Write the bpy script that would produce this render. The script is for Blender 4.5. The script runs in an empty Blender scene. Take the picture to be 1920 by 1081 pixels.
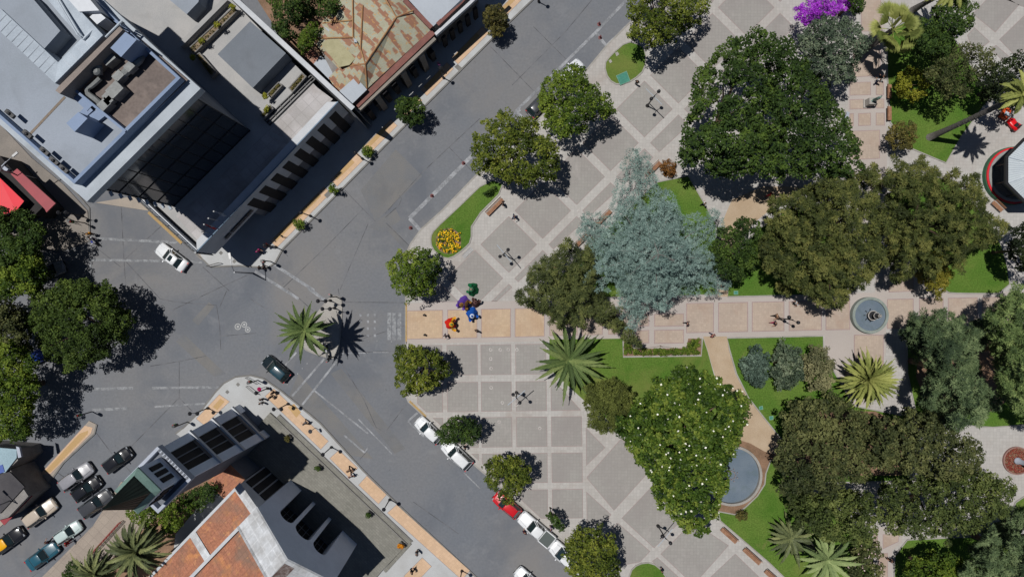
import bpy, bmesh, math, random
import numpy as np
from mathutils import Vector, Matrix

rng = np.random.default_rng(7)
random.seed(7)
SC = bpy.context.scene
COL = SC.collection
R = math.radians

# ------------------------------------------------------------------ camera, sky, sun, exposure
HC = 85.333          # drone height above the square, metres
PPM = 15.0           # photograph pixels per metre on the ground
cam = bpy.data.cameras.new('camera'); cam.sensor_width = 36; cam.lens = 24
cam.clip_start = 1; cam.clip_end = 2000
cam_o = bpy.data.objects.new('camera', cam); cam_o.location = (0, 0, HC); COL.objects.link(cam_o)
SC.camera = cam_o
SUN_DIR = Vector((0.285, -0.148, -1.0)).normalized()
el = math.asin(-SUN_DIR.z); az = math.atan2(-SUN_DIR.x, -SUN_DIR.y)
wd = bpy.data.worlds.new('World'); SC.world = wd; wd.use_nodes = True
nt = wd.node_tree
sky = nt.nodes.new('ShaderNodeTexSky'); sky.sky_type = 'NISHITA'; sky.sun_disc = False
sky.sun_elevation = el; sky.sun_rotation = az; sky.altitude = 200; sky.air_density = 0.6; sky.dust_density = 0.2
nt.nodes['Background'].inputs[1].default_value = 0.052
nt.links.new(sky.outputs[0], nt.nodes['Background'].inputs[0])
sl = bpy.data.lights.new('sun', 'SUN'); sl.energy = 4.45; sl.angle = R(0.5); sl.color = (1.0, 0.975, 0.935)
so = bpy.data.objects.new('sun', sl); so.rotation_euler = SUN_DIR.to_track_quat('-Z', 'Y').to_euler(); so.location = (-20, 10, 120)
COL.objects.link(so)
SC.view_settings.view_transform = 'Standard'; SC.view_settings.look = 'None'
SC.view_settings.exposure = 0.0; SC.view_settings.gamma = 1.0
SC.cycles.max_bounces = 5; SC.cycles.diffuse_bounces = 3; SC.cycles.transparent_max_bounces = 4

# ------------------------------------------------------------------ helpers
def P(px, py, h=0.0):
    """plan position of the point seen at this spot of the photograph, for a height h"""
    k = (HC - h) / HC / PPM
    return ((px - 960.0) * k, (540.5 - py) * k)
def A(px, py, h=0.0):
    x, y = P(px, py, h); return (x, y, h)
def PP(pts, h=0.0): return [P(a, b, h) for a, b in pts]

def lin(c):
    c = c / 255.0
    return c / 12.92 if c <= 0.04045 else ((c + 0.055) / 1.055) ** 2.4
def C(r, g, b, k=0.72): return (lin(r) * k, lin(g) * k, lin(b) * k, 1.0)

MATS = {}
def mat(name, col, col2=None, scale=0.4, rough=0.85, spec=0.25, metal=0.0, var=0.12, fine=9.0, bump=0.0, detail=6, mixw=(0.35, 0.65)):
    if name in MATS: return MATS[name]
    m = bpy.data.materials.new(name); m.use_nodes = True; t = m.node_tree; N = t.nodes; L = t.links
    b = N['Principled BSDF']
    b.inputs['Roughness'].default_value = rough; b.inputs['Metallic'].default_value = metal
    b.inputs['Specular IOR Level'].default_value = spec
    g = N.new('ShaderNodeNewGeometry')
    out = None
    if col2 is None: col2 = tuple(c * 0.8 for c in col[:3]) + (1,)
    n1 = N.new('ShaderNodeTexNoise'); n1.inputs['Scale'].default_value = scale; n1.inputs['Detail'].default_value = detail
    n1.inputs['Roughness'].default_value = 0.6
    L.new(g.outputs['Position'], n1.inputs['Vector'])
    mr = N.new('ShaderNodeMapRange'); mr.inputs[1].default_value = mixw[0]; mr.inputs[2].default_value = mixw[1]
    L.new(n1.outputs[0], mr.inputs[0])
    mx = N.new('ShaderNodeMix'); mx.data_type = 'RGBA'; mx.inputs[6].default_value = col; mx.inputs[7].default_value = col2
    L.new(mr.outputs[0], mx.inputs[0]); out = mx.outputs[2]
    n2 = N.new('ShaderNodeTexNoise'); n2.inputs['Scale'].default_value = fine; n2.inputs['Detail'].default_value = 3
    L.new(g.outputs['Position'], n2.inputs['Vector'])
    mr2 = N.new('ShaderNodeMapRange'); mr2.inputs[1].default_value = 0.3; mr2.inputs[2].default_value = 0.7
    mr2.inputs[3].default_value = 1 - var; mr2.inputs[4].default_value = 1 + var
    L.new(n2.outputs[0], mr2.inputs[0])
    mm = N.new('ShaderNodeMix'); mm.data_type = 'RGBA'; mm.blend_type = 'MULTIPLY'; mm.inputs[0].default_value = 1
    L.new(out, mm.inputs[6]); L.new(mr2.outputs[0], mm.inputs[7]); out = mm.outputs[2]
    L.new(out, b.inputs['Base Color'])
    if bump:
        bp = N.new('ShaderNodeBump'); bp.inputs['Strength'].default_value = bump; bp.inputs['Distance'].default_value = 0.05
        L.new(n2.outputs[0], bp.inputs['Height']); L.new(bp.outputs[0], b.inputs['Normal'])
    MATS[name] = m
    return m

def add_stain(m, col, scale, lo, hi, amt, detail=6):
    """patches of dirt, wear or another tone with a shape of their own"""
    t = m.node_tree; N = t.nodes; L = t.links; b = N['Principled BSDF']; src = b.inputs['Base Color'].links[0].from_socket
    g = N.new('ShaderNodeNewGeometry'); n = N.new('ShaderNodeTexNoise'); n.inputs['Scale'].default_value = scale; n.inputs['Detail'].default_value = detail; n.inputs['Roughness'].default_value = .62; n.inputs['Distortion'].default_value = .4
    ad = N.new('ShaderNodeVectorMath'); ad.inputs[1].default_value = (scale * 37.1, scale * 11.7 + len(N), 3.3); L.new(g.outputs['Position'], ad.inputs[0]); L.new(ad.outputs[0], n.inputs['Vector'])
    mr = N.new('ShaderNodeMapRange'); mr.inputs[1].default_value = lo; mr.inputs[2].default_value = hi; mr.inputs[4].default_value = amt; L.new(n.outputs[0], mr.inputs[0])
    mx = N.new('ShaderNodeMix'); mx.data_type = 'RGBA'; mx.inputs[7].default_value = col; L.new(mr.outputs[0], mx.inputs[0]); L.new(src, mx.inputs[6]); L.new(mx.outputs[2], b.inputs['Base Color']); return m

def add_tiles(m, size, dark=0.82, rot=0.0, mortar=0.05, offset=0.0, w=1.0, h=1.0, tint=0.06):
    """tile joints and tile to tile differences on a mat() material"""
    t = m.node_tree; N = t.nodes; L = t.links; b = N['Principled BSDF']
    src = b.inputs['Base Color'].links[0].from_socket
    g = N.new('ShaderNodeNewGeometry'); mp = N.new('ShaderNodeMapping'); mp.inputs['Rotation'].default_value = (0, 0, rot)
    L.new(g.outputs['Position'], mp.inputs['Vector'])
    br = N.new('ShaderNodeTexBrick'); br.offset = offset; br.inputs['Scale'].default_value = 1.0 / size
    br.inputs['Brick Width'].default_value = w; br.inputs['Row Height'].default_value = h
    br.inputs['Mortar Size'].default_value = mortar; br.inputs['Mortar Smooth'].default_value = 0.2
    br.inputs['Color1'].default_value = (1 + tint, 1 + tint, 1 + tint, 1); br.inputs['Color2'].default_value = (1 - tint, 1 - tint, 1 - tint, 1)
    br.inputs['Mortar'].default_value = (dark, dark, dark, 1)
    L.new(mp.outputs[0], br.inputs['Vector'])
    mm = N.new('ShaderNodeMix'); mm.data_type = 'RGBA'; mm.blend_type = 'MULTIPLY'; mm.inputs[0].default_value = 1
    L.new(src, mm.inputs[6]); L.new(br.outputs[0], mm.inputs[7]); L.new(mm.outputs[2], b.inputs['Base Color'])
    return m

def flat(name, col, rough=0.5, spec=0.4, metal=0.0, coat=0.0):
    if name in MATS: return MATS[name]
    m = bpy.data.materials.new(name); m.use_nodes = True; b = m.node_tree.nodes['Principled BSDF']
    N = m.node_tree.nodes; L = m.node_tree.links
    b.inputs['Roughness'].default_value = rough; b.inputs['Metallic'].default_value = metal
    b.inputs['Specular IOR Level'].default_value = spec
    if coat: b.inputs['Coat Weight'].default_value = coat; b.inputs['Coat Roughness'].default_value = 0.06
    g = N.new('ShaderNodeTexCoord'); n = N.new('ShaderNodeTexNoise'); n.inputs['Scale'].default_value = 3.0
    L.new(g.outputs['Object'], n.inputs['Vector'])
    mr = N.new('ShaderNodeMapRange'); mr.inputs[3].default_value = 0.88; mr.inputs[4].default_value = 1.1; L.new(n.outputs[0], mr.inputs[0])
    mm = N.new('ShaderNodeMix'); mm.data_type = 'RGBA'; mm.blend_type = 'MULTIPLY'; mm.inputs[0].default_value = 1
    mm.inputs[6].default_value = col; L.new(mr.outputs[0], mm.inputs[7]); L.new(mm.outputs[2], b.inputs['Base Color'])
    MATS[name] = m
    return m

def leafmat(name, dark, mid, light, trans=0.25, rough=0.6):
    if name in MATS: return MATS[name]
    m = bpy.data.materials.new(name); m.use_nodes = True; t = m.node_tree; N = t.nodes; L = t.links
    b = N['Principled BSDF']; b.inputs['Roughness'].default_value = rough; b.inputs['Specular IOR Level'].default_value = 0.12
    at = N.new('ShaderNodeAttribute'); at.attribute_name = 'tone'
    cr = N.new('ShaderNodeValToRGB'); e = cr.color_ramp.elements
    e[0].position = 0.0; e[0].color = dark; e[1].position = 1.0; e[1].color = light
    x = e.new(0.5); x.color = mid
    L.new(at.outputs['Fac'], cr.inputs[0]); L.new(cr.outputs[0], b.inputs['Base Color'])
    tr = N.new('ShaderNodeBsdfTranslucent'); L.new(cr.outputs[0], tr.inputs[0])
    mx = N.new('ShaderNodeMixShader'); mx.inputs[0].default_value = trans
    L.new(b.outputs[0], mx.inputs[1]); L.new(tr.outputs[0], mx.inputs[2])
    L.new(mx.outputs[0], N['Material Output'].inputs['Surface'])
    MATS[name] = m
    return m

class MB:
    """collects faces; build() links them as one mesh object"""
    def __init__(s): s.v = []; s.f = []; s.m = []
    def poly(s, pts, m=0):
        i = len(s.v); s.v += [tuple(p) for p in pts]; s.f.append(tuple(range(i, i + len(pts)))); s.m.append(m)
    def prism(s, pts, z0, z1, m=0, mtop=None, bottom=True):
        a = sum(pts[i][0] * pts[(i + 1) % len(pts)][1] - pts[(i + 1) % len(pts)][0] * pts[i][1] for i in range(len(pts)))
        if a < 0: pts = pts[::-1]
        n = len(pts); i = len(s.v)
        z1s = z1 if isinstance(z1, (list, tuple)) else [z1] * n
        if a < 0 and isinstance(z1, (list, tuple)): z1s = z1s[::-1]
        s.v += [(p[0], p[1], z0) for p in pts] + [(p[0], p[1], z) for p, z in zip(pts, z1s)]
        for k in range(n):
            s.f.append((i + k, i + (k + 1) % n, i + n + (k + 1) % n, i + n + k)); s.m.append(m)
        s.f.append(tuple(i + n + k for k in range(n))); s.m.append(m if mtop is None else mtop)
        if bottom: s.f.append(tuple(i + k for k in reversed(range(n)))); s.m.append(m)
    def box(s, c, size, m=0, rz=0.0, tilt=None):
        M = Matrix.Rotation(rz, 4, 'Z')
        if tilt is not None: M = M @ tilt
        i = len(s.v); hx, hy, hz = size[0] / 2, size[1] / 2, size[2] / 2
        for z in (-hz, hz):
            for x, y in ((-hx, -hy), (hx, -hy), (hx, hy), (-hx, hy)):
                p = M @ Vector((x, y, z)); s.v.append((p.x + c[0], p.y + c[1], p.z + c[2]))
        for f in ((3, 2, 1, 0), (4, 5, 6, 7), (0, 1, 5, 4), (1, 2, 6, 5), (2, 3, 7, 6), (3, 0, 4, 7)):
            s.f.append(tuple(i + k for k in f)); s.m.append(m)
    def ring(s, outer, inner, z0, z1, m=0):
        n = len(outer)
        for k in range(n):
            q = (k + 1) % n
            o0, o1, i0, i1 = outer[k], outer[q], inner[k], inner[q]
            s.poly([(*o0, z1), (*o1, z1), (*i1, z1), (*i0, z1)], m)
            s.poly([(*o0, z0), (*o1, z0), (*o1, z1), (*o0, z1)], m)
            s.poly([(*i1, z0), (*i0, z0), (*i0, z1), (*i1, z1)], m)
    def tube(s, path, rad, n=8, m=0, caps=True):
        path = [Vector(p) for p in path]
        if not isinstance(rad, (list, tuple)): rad = [rad] * len(path)
        i0 = len(s.v); ref = Vector((0, 0, 1))
        for k, p in enumerate(path):
            d = (path[min(k + 1, len(path) - 1)] - path[max(k - 1, 0)])
            d = d.normalized() if d.length > 1e-9 else Vector((0, 0, 1))
            r = Vector((1, 0, 0)) if abs(d.z) > 0.9 else ref
            u = d.cross(r).normalized(); w = d.cross(u)
            for j in range(n):
                a = 2 * math.pi * j / n; q = p + (u * math.cos(a) + w * math.sin(a)) * rad[k]
                s.v.append((q.x, q.y, q.z))
        for k in range(len(path) - 1):
            for j in range(n):
                a = i0 + k * n + j; b = i0 + k * n + (j + 1) % n
                s.f.append((a, b, b + n, a + n)); s.m.append(m)
        if caps:
            s.f.append(tuple(i0 + j for j in range(n))); s.m.append(m)
            e = i0 + (len(path) - 1) * n
            s.f.append(tuple(e + j for j in reversed(range(n)))); s.m.append(m)
    def lathe(s, prof, c=(0, 0, 0), n=24, m=0):
        i0 = len(s.v)
        for r, z in prof:
            for j in range(n):
                a = 2 * math.pi * j / n; s.v.append((c[0] + r * math.cos(a), c[1] + r * math.sin(a), c[2] + z))
        for k in range(len(prof) - 1):
            for j in range(n):
                a = i0 + k * n + j; b = i0 + k * n + (j + 1) % n
                s.f.append((a, b, b + n, a + n)); s.m.append(m)
        s.f.append(tuple(i0 + j for j in reversed(range(n)))); s.m.append(m)
        e = i0 + (len(prof) - 1) * n; s.f.append(tuple(e + j for j in range(n))); s.m.append(m)
    def ball(s, c, r, m=0, n=10, sq=(1, 1, 1)):
        i0 = len(s.v); h = n // 2
        for k in range(h + 1):
            th = math.pi * k / h
            for j in range(n):
                a = 2 * math.pi * j / n
                s.v.append((c[0] + r * sq[0] * math.sin(th) * math.cos(a), c[1] + r * sq[1] * math.sin(th) * math.sin(a), c[2] + r * sq[2] * math.cos(th)))
        for k in range(h):
            for j in range(n):
                a = i0 + k * n + j; b = i0 + k * n + (j + 1) % n
                s.f.append((a, a + n, b + n, b)); s.m.append(m)
    def build(s, name, mats, parent=None, smooth=False, off=(0, 0, 0)):
        me = bpy.data.meshes.new(name)
        v = [(a - off[0], b - off[1], c - off[2]) for a, b, c in s.v]
        me.from_pydata(v, [], s.f)
        if not isinstance(mats, (list, tuple)): mats = [mats]
        for q in mats: me.materials.append(q)
        if len(mats) > 1: me.polygons.foreach_set('material_index', s.m)
        if smooth: me.polygons.foreach_set('use_smooth', [True] * len(s.f))
        o = bpy.data.objects.new(name, me); COL.objects.link(o)
        if parent is not None: o.parent = parent
        return o

def tag(o, label, cat, group=None, kind=None):
    o['label'] = label; o['category'] = cat
    if group: o['group'] = group
    if kind: o['kind'] = kind
    return o
def thing(name, label, cat, loc=(0, 0, 0), rz=0.0, group=None):
    o = bpy.data.objects.new(name, None); COL.objects.link(o)
    o.location = loc; o.rotation_euler = (0, 0, rz); o.empty_display_size = 0.2
    return tag(o, label, cat, group)
def struct(name, mb, mats, smooth=False):
    o = mb.build(name, mats, None, smooth); o['kind'] = 'structure'; return o
def wparts(t, name, mbs, mats, parent=None, smooth=False):
    return [wpart(t, name, q, mats, parent, smooth) for q in mbs]
class ML(list):
    """a list of MBs: ml.new() starts the next piece"""
    def new(s): s.append(MB()); return s[-1]
def wpart(t, name, mb, mats, parent=None, smooth=False):
    """part given in world coordinates, of a thing with no rotation"""
    return mb.build(name, mats, parent or t, smooth, off=tuple(t.location) if parent is None else tuple(t.location))
def copy_thing(o, loc, rz=0.0, label=None, group=None):
    c = o.copy(); COL.objects.link(c); c.location = loc; c.rotation_euler = (0, 0, rz)
    if label: c['label'] = label
    if group: c['group'] = group
    for ch in list(o.children): copy_child(ch, c)
    return c
def copy_child(ch, par):
    d = ch.copy(); COL.objects.link(d); d.parent = par
    for g in list(ch.children): copy_child(g, d)

def clip(poly, a, b):
    """keep the part of poly on the left of a->b (image coordinates, y down: right hand side)"""
    out = []; n = len(poly)
    def sd(p): return (b[0] - a[0]) * (p[1] - a[1]) - (b[1] - a[1]) * (p[0] - a[0])
    for i in range(n):
        p, q = poly[i], poly[(i + 1) % n]; sp, sq = sd(p), sd(q)
        if sp >= 0: out.append(p)
        if (sp >= 0) != (sq >= 0):
            t = sp / (sp - sq); out.append((p[0] + (q[0] - p[0]) * t, p[1] + (q[1] - p[1]) * t))
    return out
def inset(poly, d):
    """inset a convex polygon by d"""
    n = len(poly); a = sum(poly[i][0] * poly[(i + 1) % n][1] - poly[(i + 1) % n][0] * poly[i][1] for i in range(n))
    s = 1 if a > 0 else -1; lines = []
    for i in range(n):
        p, q = poly[i], poly[(i + 1) % n]; dx, dy = q[0] - p[0], q[1] - p[1]; l = math.hypot(dx, dy) or 1e-6
        nx, ny = -dy / l * s, dx / l * s; lines.append(((p[0] + nx * d, p[1] + ny * d), (dx / l, dy / l)))
    out = []
    for i in range(n):
        (p, u), (q, w) = lines[i - 1], lines[i]; den = u[0] * w[1] - u[1] * w[0]
        if abs(den) < 1e-4: out.append(q); continue
        t = ((q[0] - p[0]) * w[1] - (q[1] - p[1]) * w[0]) / den; out.append((p[0] + u[0] * t, p[1] + u[1] * t))
    return out
def inset2(poly, ds):
    n = len(poly); a = sum(poly[i][0] * poly[(i + 1) % n][1] - poly[(i + 1) % n][0] * poly[i][1] for i in range(n)); s = 1 if a > 0 else -1; lines = []
    for i in range(n):
        p, q = poly[i], poly[(i + 1) % n]; dx, dy = q[0] - p[0], q[1] - p[1]; l = math.hypot(dx, dy)
        lines.append(((p[0] - dy / l * s * ds[i], p[1] + dx / l * s * ds[i]), (dx / l, dy / l)))
    out = []
    for i in range(n):
        (p, u), (q, w) = lines[i - 1], lines[i]; den = u[0] * w[1] - u[1] * w[0]
        t = ((q[0] - p[0]) * w[1] - (q[1] - p[1]) * w[0]) / den; out.append((p[0] + u[0] * t, p[1] + u[1] * t))
    return out
def smooth_loop(pts, it=2):
    for _ in range(it):
        o = []
        for i in range(len(pts)):
            p, q = pts[i], pts[(i + 1) % len(pts)]
            o += [(p[0] * .75 + q[0] * .25, p[1] * .75 + q[1] * .25), (p[0] * .25 + q[0] * .75, p[1] * .25 + q[1] * .75)]
        pts = o
    return pts
def strip(mb, pts, w, z0, z1, m=0, closed=False):
    """a strip of width w (metres) along plan points"""
    n = len(pts); L = []; Rr = []
    for i in range(n):
        a = pts[i - 1] if (i > 0 or closed) else pts[i]; b = pts[(i + 1) % n] if (i < n - 1 or closed) else pts[i]
        dx, dy = b[0] - a[0], b[1] - a[1]; l = math.hypot(dx, dy) or 1
        nx, ny = -dy / l * w / 2, dx / l * w / 2
        L.append((pts[i][0] + nx, pts[i][1] + ny)); Rr.append((pts[i][0] - nx, pts[i][1] - ny))
    for i in range(n if closed else n - 1):
        j = (i + 1) % n
        mb.poly([(*Rr[i], z1), (*Rr[j], z1), (*L[j], z1), (*L[i], z1)], m)
        if z1 - z0 > 0.02:
            mb.poly([(*L[i], z0), (*L[i], z1), (*L[j], z1), (*L[j], z0)][::-1], m)
            mb.poly([(*Rr[i], z0), (*Rr[i], z1), (*Rr[j], z1), (*Rr[j], z0)], m)
def circ(cx, cy, r, n=40): return [(cx + r * math.cos(2 * math.pi * i / n), cy + r * math.sin(2 * math.pi * i / n)) for i in range(n)]

# ------------------------------------------------------------------ materials of the setting
m_road = mat('road_concrete', C(113, 117, 124), C(124, 124, 126), 0.05, var=0.07, fine=3.5)
add_dust = None
add_stain(m_road, C(136, 131, 126), 0.035, .52, .7, .7); add_stain(m_road, C(96, 101, 110), 0.09, .5, .68, .7); add_stain(m_road, C(142, 143, 146), 0.5, .6, .75, .35); add_stain(m_road, C(84, 84, 88), 1.3, .66, .76, .5)
m_patch = mat('road_patch', C(113, 115, 119), C(124, 122, 120), 0.3, var=0.08); add_stain(m_patch, C(100, 101, 104), .3, .5, .7, .5)
m_joint = mat('joint_tar', C(80, 80, 84), C(116, 116, 120), 0.7, mixw=(.4, .6))
m_worn = mat('worn_paint', C(150, 152, 155), C(122, 124, 128), 1.2, var=0.2, fine=5.0, mixw=(0.42, 0.58))
m_white = mat('road_paint', C(168, 170, 174), C(130, 132, 136), 0.8, var=0.2, fine=5.0, mixw=(0.34, 0.58))
m_walk = mat('pale_concrete', C(190, 192, 193), C(176, 176, 175), 0.25, var=0.06)
m_wtan = mat('tan_concrete', C(176, 164, 150), C(160, 150, 140), 0.25, var=0.07)
m_orange = mat('orange_paver', C(214, 182, 152), C(206, 174, 142), 0.35, var=0.07)
add_tiles(m_orange, 0.4, 0.9, R(45), 0.04)
m_orange2 = mat('ochre_paver', C(196, 162, 116), C(186, 154, 108), 0.35, var=0.07)
m_bord = mat('mauve_border', C(160, 144, 141), C(156, 145, 142), 0.5, var=0.06)
m_lstrip = mat('pale_paver', C(185, 182, 178), C(177, 172, 167), 0.12, var=0.05)
add_tiles(m_lstrip, 0.4, 0.86, R(1.0), 0.05)
add_stain(m_lstrip, C(162, 150, 142), .22, .54, .72, .6); add_stain(m_lstrip, C(150, 142, 136), 1.1, .62, .74, .4)
m_panel = mat('grey_paver', C(159, 156, 151), C(154, 149, 145), 0.15, var=0.05)
add_tiles(m_panel, 0.4, 0.88, R(1.0), 0.05, tint=0.04)
add_stain(m_panel, C(148, 142, 139), .14, .5, .7, .6); add_stain(m_panel, C(140, 134, 130), .9, .62, .74, .4); add_stain(m_panel, C(182, 176, 172), .3, .6, .74, .4)
m_tan = mat('tan_paver', C(198, 174, 146), C(190, 166, 142), 0.25, var=0.06)
add_tiles(m_tan, 0.3, 0.92, R(1.2), 0.05)
add_stain(m_tan, C(180, 150, 122), .25, .52, .68, .6)
m_ptan = mat('pink_tan_paver', C(184, 167, 152), C(175, 159, 146), 0.25, var=0.06)
add_tiles(m_ptan, 0.3, 0.92, R(1.2), 0.05)
add_stain(m_ptan, C(168, 144, 128), .3, .52, .68, .6)
m_gravel = mat('gravel_path', C(186, 166, 142), C(174, 152, 126), 0.4, var=0.12, fine=14)
m_soil = mat('garden_soil_and_shade', C(146, 116, 94), C(120, 96, 76), 0.8, var=0.2, fine=12)
m_lawn = mat('lawn_grass', C(78, 111, 42, 0.72), C(98, 121, 54, 0.72), 0.22, rough=0.95, spec=0.05, var=0.28, fine=6.0, bump=0.6)
add_stain(m_lawn, C(124, 126, 70, .72), .12, .52, .68, .6); add_stain(m_lawn, C(66, 104, 34, .72), .3, .54, .7, .6); add_stain(m_lawn, C(136, 124, 84, .72), .5, .64, .76, .6); add_stain(m_walk, C(164, 164, 162), .4, .54, .72, .5)
m_kerb = mat('kerb_stone', C(168, 164, 158), C(150, 146, 140), 0.8, var=0.1)
m_kerbd = mat('kerb_dark', C(132, 130, 126), C(116, 114, 112), 0.8, var=0.1)
m_yel = mat('yellow_paint', C(184, 152, 96), C(168, 144, 106), 1.2, var=0.2)
m_brick = mat('courtyard_brick', C(140, 138, 130), C(128, 126, 118), 0.3, var=0.08)
add_stain(m_brick, C(112, 112, 104), .3, .5, .7, .5)
add_tiles(m_brick, 0.55, 0.84, R(43), 0.05, offset=0.5, w=1.0, h=0.5, tint=0.10)
m_bark = mat('bark', C(110, 92, 76), C(80, 66, 54), 4, var=0.3)
m_gtrunk = mat('grey_trunk', C(120, 116, 112), C(96, 92, 88), 4, var=0.3)
# ------------------------------------------------------------------ ground, road, paving
Z1, Z2, Z3 = 0.12, 0.124, 0.128
g = MB(); g.poly([(-400, -400, -0.004), (400, -400, -0.004), (400, 400, -0.004), (-400, 400, -0.004)])
struct('ground', g, mat('far_ground', C(150, 145, 138), C(120, 120, 112), 0.05))
g = MB()
g.poly([(*p, 0.0) for p in PP([(-300, 20), (-300, 1500), (1500, 1500), (1500, -400), (300, -400)])])
struct('road', g, m_road)

# slab patches, joints, paint
g = MB()
for pts in ([(676, 357), (742, 280), (792, 330), (704, 415)], [(704, 415), (742, 392), (752, 412), (716, 436), (690, 425)], [(714, 418), (724, 415), (775, 468), (760, 470)],
            [(345, 626), (412, 690), (424, 700), (402, 706), (330, 640)], [(360, 600), (392, 566), (402, 574), (372, 610)],
            [(560, 700), (640, 790), (700, 860), (640, 850), (540, 745)], [(620, 700), (640, 690), (760, 840), (740, 850)]):
    g.poly([(*p, 0.003 + .0006 * len(g.f)) for p in PP(pts)])
struct('road_patches', g, m_patch)
g = MB()
J = [[(530, 540), (612, 462), (680, 392)], [(638, 542), (660, 490), (690, 420)], [(646, 356), (680, 391), (704, 415)], [(724, 418), (775, 468)], [(748, 366), (753, 372), (748, 385), (722, 408)],
     [(722, 400), (790, 325), (842, 276), (900, 222)], [(842, 276), (888, 324)], [(1000, 50), (1100, 150)], [(920, 88), (1000, 170)], [(960, 160), (1060, 60), (1110, 0)],
     [(227, 380), (232, 480), (236, 540)], [(232, 488), (304, 422)], [(165, 452), (226, 500)], [(236, 490), (300, 560), (330, 566), (406, 572), (412, 610), (414, 655)],
     [(325, 580), (410, 540), (480, 508)], [(412, 575), (425, 545)], [(414, 630), (480, 624)], [(282, 686), (336, 677), (386, 667)], [(336, 677), (336, 745), (360, 770)], [(336, 745), (270, 812), (215, 868)],
     [(634, 540), (636, 552)], [(642, 566), (760, 567)], [(640, 680), (682, 748), (705, 800)], [(705, 800), (722, 810), (762, 757)], [(470, 560), (500, 580)], [(380, 500), (430, 545)],
     [(640, 660), (745, 658)], [(650, 640), (540, 540)], [(180, 810), (210, 850)], [(232, 870), (260, 900)], [(812, 630), (812, 631)], [(675, 860), (688, 845)], [(540, 480), (508, 452)],
     [(100, 880), (130, 900)], [(160, 1000), (60, 1081)], [(775, 940), (860, 1000)], [(660, 640), (760, 610)]]
for i, pl in enumerate(J): strip(g, PP(pl), 0.075, 0, 0.009 + .00025 * i)
struct('road_joints', g, m_joint)
g = MB(); wg = MB()
for a, b, w in [((182, 447), (345, 455), .32), ((165, 487), (300, 489), .3), ((350, 490), (380, 492), .25), ((505, 490), (590, 545), .38), ((578, 540), (612, 564), .38), ((640, 566), (612, 564), .2), ((478, 508), (560, 560), .34),
                ((173, 729), (250, 727), .34), ((285, 727), (412, 725), .3), ((173, 768), (240, 765), .34), ((290, 762), (385, 756), .24),
                ((548, 742), (608, 672), .26), ((567, 758), (632, 676), .26), ((530, 690), (556, 660), .22), ((590, 732), (690, 812), .2), ((672, 785), (735, 850), .16), ((645, 815), (684, 848), .22), ((684, 848), (690, 838), .18),
                ((768, 409), (885, 292), .5), ((768, 409), (788, 431), .45), ((885, 292), (975, 205), .4), ((968, 208), (1055, 122), .36), ((1055, 122), (1118, 60), .36), ((1118, 60), (1175, 0), .36), ((1137, 87), (1180, 45), .42), ((1118, 62), (1137, 87), .36), ((966, 208), (985, 225), .36),
                ((765, 789), (783, 773), .26), ((765, 789), (795, 818), .22), ((870, 885), (900, 915), .16),
                ((640, 662), (690, 661), .15), ((700, 660), (730, 660), .12), ((168, 490), (175, 520), .2)]:
    strip(wg if b[0] < 420 else g, PP([a, b]), w, .02, 0.02 + .0003 * (len(g.f) + len(wg.f)))
zb = MB()
for x, w in ((739, .5), (749, .5), (730, .5)): strip(zb, PP([(x, 586), (x, 637)]), w, .02, 0.022)
struct('crossing_stripes', zb, m_worn)
for x in (676, 690, 703):
    for y in (588, 600, 613, 626): strip(g, PP([(x, y), (x, y + 5)]), .28, .02, 0.033)
for x, y in [(575, 681), (566, 690), (557, 700), (547, 710), (538, 720), (690, 639), (706, 639), (676, 640), (733, 640)]: strip(g, PP([(x, y), (x + 2.2, y)]), .16, .02, 0.033)
struct('road_markings', g, m_white); struct('worn_road_markings', wg, m_worn)
g = MB()
for x, y, r in ((446, 612, 6.0), (458, 608, 5.5), (464.5, 617.5, 5.2)):
    c = P(x, y); g.ring([(c[0] + r / 15 * math.cos(a), c[1] + r / 15 * math.sin(a)) for a in np.linspace(0, 6.283, 25)[:-1]], [(c[0] + r / 15 * .72 * math.cos(a), c[1] + r / 15 * .72 * math.sin(a)) for a in np.linspace(0, 6.283, 25)[:-1]], 0, 0.012)
    g.prism(circ(c[0], c[1], r / 15 * .4, 16), 0, 0.012)
struct('manhole_covers', g, m_walk)

# plaza sheet
plaza = [(1300, -110), (1186, 38), (1137, 87), (1060, 180), (985, 240), (890, 332), (830, 394), (790, 430), (771, 456), (762, 475), (761, 600), (762, 742), (766, 752), (797, 781), (880, 862), (984, 952), (1058, 1015), (1150, 1096), (1300, 1250), (2200, 1250), (2200, -110)]
g = MB(); g.prism(PP(plaza), -0.004, Z1); struct('plaza', g, m_lstrip)
g = MB(); strip(g, PP(plaza[:-3]), 0.22, 0.0, Z1 + 0.004); struct('plaza_kerb', g, m_kerb)
g = MB(); strip(g, PP([(768, 751), (799, 780)]), 0.25, 0.0, Z1 + 0.01); strip(g, PP([(762, 568), (762, 640)]), 0.2, 0, Z1 + 0.01); struct('painted_kerb', g, m_yel)

bd, pn = MB(), MB()
def panel(poly, b=1.3, z=0.0):
    if len(poly) < 3: return
    ar = abs(sum(poly[i][0] * poly[(i + 1) % len(poly)][1] - poly[(i + 1) % len(poly)][0] * poly[i][1] for i in range(len(poly)))) / 2
    if ar < 30: return
    bd.poly([(*p, Z2 + z) for p in PP(poly)]); pn.poly([(*p, Z3 + z) for p in PP(inset(poly, b))])
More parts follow.
